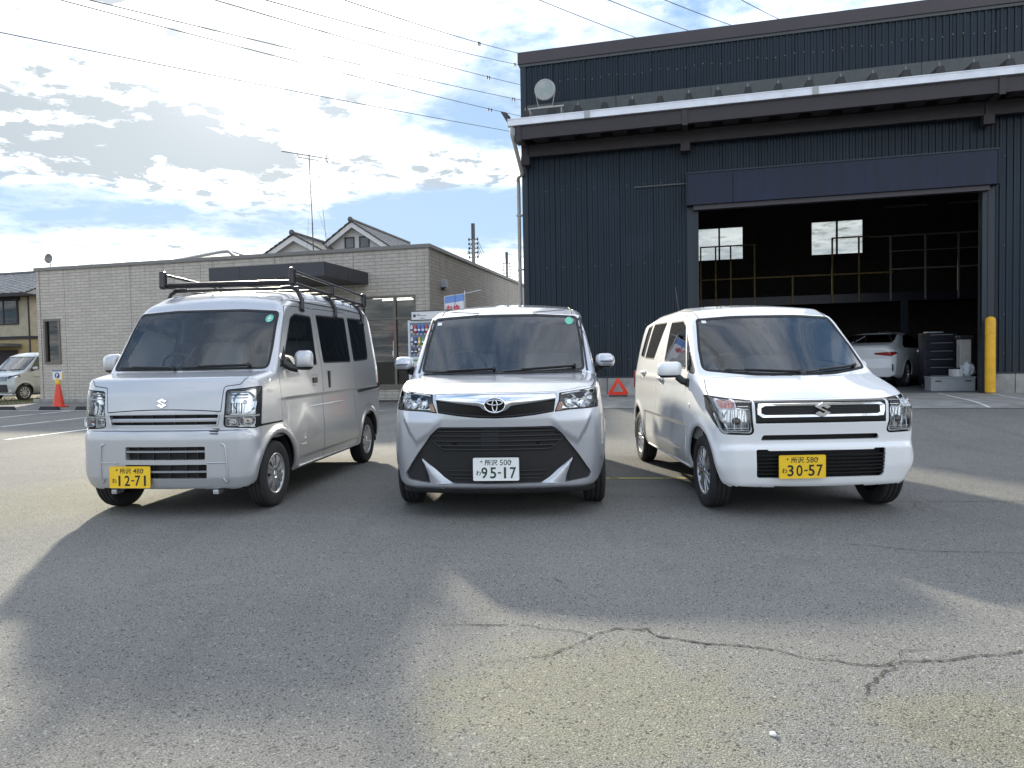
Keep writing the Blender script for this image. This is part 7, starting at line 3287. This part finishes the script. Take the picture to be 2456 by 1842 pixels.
# ------------------------------------------------------------------ houses, aerials, poles and wires
def gable_house(name, label, pos, rz, width, depth, eave, peak, over=.45, wallm='plaster_white', roofm='tile_dark', z0=0.0, win=None, slide=0.0, vent=False):
    h = thing(name, label, 'house', pos, rz)
    w = width / 2
    m = MB()
    m.add([(-w, 0, z0), (w, 0, z0), (w, 0, eave), (0, 0, peak - .12), (-w, 0, eave), (-w, depth, z0), (w, depth, z0), (w, depth, eave), (0, depth, peak - .12), (-w, depth, eave)],
          [(0, 1, 2, 3, 4), (6, 5, 9, 8, 7), (1, 6, 7, 2), (5, 0, 4, 9)])
    m.build('wall', MATS[wallm], h)
    sl = (peak - eave) / w
    for s in (-1, 1):
        # tile courses, each a stepped strip
        m = MB()
        n = 9
        ex = w + over
        for i in range(n):
            a, b = ex * i / n, ex * (i + 1) / n + .03
            za, zb = peak - sl * a, peak - sl * b
            m.add([(s * a, -over, za + .02), (s * b, -over, zb + .055), (s * b, depth + over, zb + .055), (s * a, depth + over, za + .02),
                   (s * b, -over, zb - .0), (s * b, depth + over, zb - .0), (s * a, -over, za - .06), (s * a, depth + over, za - .06)],
                  [(0, 1, 2, 3), (1, 4, 5, 2), (0, 6, 4, 1), (6, 7, 5, 4)])
        r_ = m.build('roof', MATS[roofm], h)
        m = MB()
        m.add([(0, -over + .06, peak - .07), (s * ex, -over + .06, peak - sl * ex - .07), (s * ex, -over + .06, peak - sl * ex - .33), (0, -over + .06, peak - .36),
               (0, -over + .14, peak - .07), (s * ex, -over + .14, peak - sl * ex - .07), (s * ex, -over + .14, peak - sl * ex - .33), (0, -over + .14, peak - .36)],
              [(0, 1, 2, 3), (7, 6, 5, 4), (3, 2, 6, 7), (0, 4, 5, 1), (1, 5, 6, 2)])
        m.build('barge_board', MATS['barge_white'], h)
    m = MB()
    m.cyl((0, -over - .03, peak + .06), (0, depth + over, peak + .06), .10, 8)
    m.lathe([(0, -.03), (.15, -.03), (.15, .03), (0, .03)], (0, -over - .05, peak + .06), 'Y', 12)
    m.build('ridge', MATS[roofm], h)
    if win:
        for (x0, x1, za, zb) in win:
            m = MB()
            for q in (((x0, -.05, za), (x1, .02, za + .07)), ((x0, -.05, zb - .07), (x1, .02, zb)), ((x0, -.05, za + .07), (x0 + .06, .02, zb - .07)), ((x1 - .06, -.05, za + .07), (x1, .02, zb - .07))):
                m.box(*q)
            f = m.build('window', MATS['dark_frame'], h)
            m = MB()
            m.box((x0 + .06, -.02, za + .07), (x1 - .06, -.014, zb - .07))
            m.build('pane', MATS['attic_glass'], f)
    return h


def build_background():
    gable_house('gabled_house', 'white house with steep dark tiled gable and two small attic windows', (-8.72, 40, 0), SA, 6.0, 7.5, 7.05, 9.05, win=[(-.62, -.02, 7.55, 8.22), (.28, .90, 7.55, 8.22)])
    gable_house('gabled_house', 'smaller lower gabled house with a dark tiled roof left of the attic gable', (-11.45, 38.2, 0), SA, 4.0, 4.6, 6.95, 8.05)
    # far hipped roof peeping over the parapet
    h = thing('hip_roof_house', 'brown hipped roof peeping over the shop parapet behind the roof rack', 'house', (-18.1, 45, 0), SA)
    m = MB()
    m.box((-3.2, -3, 0), (3.2, 3, 6.95))
    m.build('wall', MATS['plaster_cream'], h)
    m = MB()
    m.add([(-3.8, -3.6, 7.0), (3.8, -3.6, 7.0), (3.8, 3.6, 7.0), (-3.8, 3.6, 7.0), (-.3, 0, 8.33), (.3, 0, 8.33)], [(0, 1, 5, 4), (1, 2, 5), (2, 3, 4, 5), (3, 0, 4), (0, 3, 2, 1)])
    r_ = m.build('roof', MATS['tile_dark'], h)
    m = MB()
    for a, b in (((-3.8, -3.6, 7.02), (-.3, 0, 8.36)), ((3.8, -3.6, 7.02), (.3, 0, 8.36)), ((-.3, 0, 8.36), (.3, 0, 8.36)), ((3.8, 3.6, 7.02), (.3, 0, 8.36))):
        m.tube([a, b], .07, 6)
    m.build('ridge', MATS['plaster_white'], h)
    # two-storey house at the left edge
    h = thing('tiled_house', 'two-storey cream house with grey tiled roof and dark timber band', 'house', (-27.30, 40, 0), R(-14.4))
    L = 14.0

    def p(mb, n, mt, par=None):
        return mb.build(n, MATS[mt], par or h)
    m = MB()
    m.box((-L, 0, 2.98), (0, 8, 5.45))
    p(m, 'wall', 'plaster_cream')
    m = MB()
    m.box((-L, .02, 0), (-.02, 8, 2.82))
    p(m, 'lower_wall', 'plaster_ochre')
    m = MB()
    m.box((-L, -.05, 2.82), (.05, 8.05, 2.98))
    p(m, 'timber_band', 'wood_dark')
    m = MB()
    nrow = 14
    rise, run = 1.62, 3.7
    for i in range(nrow):
        a, b = i / nrow, (i + 1) / nrow
        y0, y1 = -.75 + run * a, -.75 + run * b + .03
        z0, z1 = 5.32 + rise * a, 5.32 + rise * b
        # each course scalloped tile by tile
        n = 50
        vs, fs = [], []
        for k in range(n + 1):
            x = -L - .5 + (L + 1.2) * k / n
            d = .035 * (k % 2)
            vs += [(x, y0, z0 + .02 + d), (x, y0, z0 + .09 + d), (x, y1, z1 + .02 + d)]
        fs = [(3 * k + j, 3 * k + j + 1, 3 * k + j + 4, 3 * k + j + 3) for k in range(n) for j in (0, 1)]
        m.add(vs, fs)
    m.add([(-L - .5, -.75, 5.30), (.7, -.75, 5.30), (.7, 2.95, 6.92), (-L - .5, 2.95, 6.92), (-L - .5, 8.6, 5.3), (.7, 8.6, 5.3)], [(0, 3, 2, 1), (3, 4, 5, 2), (1, 2, 5)])
    p(m, 'roof', 'tile_grey')
    m = MB()
    m.cyl((-L - .5, 2.95, 7.0), (.72, 2.95, 7.0), .13, 8)
    p(m, 'ridge', 'tile_dark')
    m = MB()
    m.box((-L - .5, -.85, 5.16), (.75, -.70, 5.30))
    m.box((-L, -.70, 5.20), (.7, 0, 5.24))
    p(m, 'eave_gutter', 'wood_dark')
    for (x0, x1, za, zb) in ((-3.6, -.70, 3.72, 5.02), (-10.5, -7.0, 3.72, 5.02)):
        m = MB()
        m.box((x0, -.10, zb - .02), (x1 + .12, .0, zb + .20))
        m.box((x0, -.07, za - .06), (x1, 0, za))
        m.box((x1 - .10, -.07, za), (x1, 0, zb - .02))
        m.box((x0, -.07, za), (x0 + .10, 0, zb - .02))
        m.box(((x0 + x1) / 2 + .35, -.05, za), ((x0 + x1) / 2 + .43, 0, zb - .02))
        f = p(m, 'window', 'wood_dark')
        m = MB()
        m.box((x0 + .10, -.03, za), (x1 - .10, -.02, zb - .02))
        p(m, 'pane', 'pane_dark', f)
    m = MB()
    m.box((.0, .9, 3.65), (.05, 2.2, 5.1))
    p(m, 'side_window', 'wood_dark')
    m = MB()
    m.cyl((.06, -.05, 0), (.06, -.05, 5.2), .045, 8)
    p(m, 'downpipe', 'wood_dark')
    m = MB()
    m.box((-3.5, -1.2, 2.38), (-.55, -.05, 2.55))
    p(m, 'porch_roof', 'tile_dark')
    m = MB()
    m.box((-2.6, -.03, .1), (-.9, .02, 2.2))
    p(m, 'entrance_door', 'wood_dark')
    # dish on the ridge
    dpos = Matrix.Translation((-27.30, 40, 0)) @ Matrix.Rotation(R(-14.4), 4, 'Z') @ Vector((-1.55, 2.95, 7.05))
    d = thing('satellite_dish', 'round satellite dish on a wire tripod over the tiled ridge', 'satellite dish', dpos, SA)
    m = MB()
    m.lathe([(0, .08), (.15, .06), (.28, .0), (.30, -.01)], (0, -.1, .75), 'Y', 24)
    m.build('reflector', MATS['pole_concrete'], d)
    m = MB()
    m.cyl((0, 0, -.1), (0, 0, .72), .02, 6)
    for a in (.5, 2.6, 4.7):
        m.cyl((0, 0, .45), (.42 * math.cos(a), .42 * math.sin(a), -.15), .010, 5)
    m.tube([(0, -.02, .5), (0, -.40, .62), (0, -.42, .72)], .012, 5)
    m.build('tripod', MATS['dark_metal'], d)
    # television aerial on the shop's flat roof
    an = thing('tv_aerial', 'tall thin mast with a long television aerial above the flat roof', 'aerial', (-8.29, 30, 3.9), 0)
    m = MB()
    m.cyl((0, 0, 0), (-.03, 0, 3.2), .026, 8)
    m.cyl((-.03, 0, 3.2), (-.09, 0, 6.05), .020, 8)
    m.box((-.3, -.3, .0), (.3, .3, .08))
    m.build('mast', MATS['dark_metal'], an)
    m = MB()
    a, b = Vector((-1.20, -.15, 6.15)), Vector((.80, .12, 5.86))
    m.tube([a, b], .016, 6)
    m.tube([a + (b - a) * .32 + Vector((0, 0, .0)), a + (b - a) * .34 + Vector((0, 0, -.14)), a + (b - a) * .74 + Vector((0, 0, -.14)), a + (b - a) * .76], .012, 6)
    m.build('boom', MATS['dark_metal'], an)
    for i in range(16):
        t = .02 + .80 * i / 15
        q = a + (b - a) * t
        e = MB()
        e.cyl(q - Vector((.0, .16, .0)), q + Vector((0, .16, .0)), .007, 5)
        e.build('element', MATS['alu'], an)
    e = MB()
    q = a + (b - a) * .90
    for k in (-.18, -.09, .09, .18):
        e.cyl(q + Vector((.1 * abs(k) * 3, -.25, k)), q + Vector((.1 * abs(k) * 3, .25, k)), .010, 5)
    e.tube([q + Vector((.06, 0, -.2)), q, q + Vector((.06, 0, .2))], .014, 6)
    e.build('end_reflector', MATS['dark_metal'], an)
    e = MB()
    pts = [Vector((.28, .1, 5.80)), Vector((.30, .12, 5.0)), Vector((.42, .3, 3.0)), Vector((.55, .5, .2))]
    e.tube(pts, .009, 5)
    e.tube([Vector((-.06, 0, 4.6)), Vector((-.9, 1.4, .1))], .005, 4)
    e.tube([Vector((-.06, 0, 4.6)), Vector((1.1, 1.2, .1))], .005, 4)
    e.build('guy_cable', MATS['wire'], an)
    # service poles behind the shop
    for i, (x, y, top, lab) in enumerate(((-2.295, 45, 9.80, 'nearer taller concrete utility pole rising behind the shop side wall'), (-.262, 62, 10.53, 'farther utility pole with insulators beside the warehouse downpipe'))):
        u = thing('utility_pole', lab, 'utility pole', (x, y, 0), SA, 'utility poles behind the shop')
        m = MB()
        m.cyl((0, 0, 0), (0, 0, top), .15, 12, r2=.105)
        m.build('pole', MATS['pole_concrete'], u)
        m = MB()
        m.cyl((0, 0, top - 1.0), (0, 0, top), .125, 12)
        m.build('pole_cover', MATS['dark_metal'], u)
        for k in range(5):
            m = MB()
            z = top - 1.0 - .28 * k
            m.cyl((-.34, 0, z), (.34, 0, z), .03, 6)
            m.cyl((.28, 0, z - .08), (.28, 0, z + .10), .045, 8)
            m.cyl((-.28, 0, z - .08), (-.28, 0, z + .10), .045, 8)
            m.build('insulator_arm', MATS['dark_metal'], u)

    def wire(name, a, b, sag, r, lab, cat='cable', grp=None, n=20, spacers=()):
        a, b = Vector(a), Vector(b)
        pts = [a + (b - a) * (i / n) - Vector((0, 0, sag * 4 * (i / n) * (1 - i / n))) for i in range(n + 1)]
        o = thing(name, lab, cat, pts[0], 0, grp)
        m = MB()
        m.tube([p_ - pts[0] for p_ in pts], r, 5)
        m.build('conductor', MATS['wire'], o)
        for t in spacers:
            q = a + (b - a) * t - Vector((0, 0, sag * 4 * t * (1 - t))) - pts[0]
            dv = (b - a).normalized()
            e = MB()
            for k in (-.22, .22):
                e.cyl(q + dv * k + Vector((-.0, 0, -.16)), q + dv * k + Vector((0, 0, .06)), .05, 6)
            e.cyl(q - dv * .25, q + dv * .25, .035, 6)
            e.build('damper', MATS['wire'], o)
        return o
    names = ['lowest', 'second lowest', 'third lowest', 'fourth from below', 'fifth from below', 'highest']
    ends = [((-21.141, 30, 15.975), (-.107, 60, 21.385), ()), ((-15.705, 30, 16.462), (1.214, 60, 22.545), (.85,)), ((-14.265, 30, 16.436), (1.237, 60, 23.884), (.955,)),
            ((-9.548, 30, 16.351), (1.26, 60, 25.143), (.76,)), ((-7.264, 30, 16.31), (1.289, 60, 26.772), (.93,)), ((-4.433, 30, 16.259), (1.643, 60, 27.648), (.46,))]
    for nm, (a, b, sp) in zip(names, ends):
        a, b = Vector(a), Vector(b)
        d = b - a
        wire('power_line', a - d * .8, b + d * 1.4, 1.0, .021, f'{nm} of the six long power lines crossing the cloudy sky', 'power line', 'overhead power lines', 30, tuple((t + .8) / 3.2 for t in sp))
    for nm, (a, b) in zip(('leftmost', 'second from the left', 'third from the left', 'rightmost'), (((2.406, 30, 16.136), (8.094, 40, 19.262)), ((5.311, 30, 16.084), (11.073, 40, 19.59)), ((7.926, 30, 15.942), (13.661, 40, 19.797)), ((10.639, 30, 15.988), (16.248, 40, 20.005)))):
        a, b = Vector(a), Vector(b)
        d = b - a
        wire('power_line', a - d * 1.0, b + d * 3, .6, .016, f'faint power line above the warehouse parapet, {nm} of four', 'power line', 'faint power lines above the parapet', 24)
    for k in range(4):
        z = 8.75 - .28 * k
        wire('service_wire', (-2.0, 45.05, z), (-.5, 61.9, 9.45 - .28 * k), .9 + .28 * k, .016, 'sagging service wire between the two utility poles, ' + ('topmost of four', 'second from the top', 'third from the top', 'lowest of four')[k], 'cable', 'service wires between the poles', 14)
        wire('service_wire', (-.1, 62, 9.45 - .28 * k), (9, 95, 10.5 - .3 * k), 1.0, .016, 'wire leaving the farther pole towards the warehouse, ' + ('topmost of four', 'second from the top', 'third from the top', 'lowest of four')[k], 'cable', 'service wires behind the warehouse', 10)
    wire('service_wire', (-2.35, 44.9, 8.6), (-4.2, 43, 4.0), .0, .014, 'straight stay wire dropping left from the nearer pole', 'cable', None, 4)


build_background()
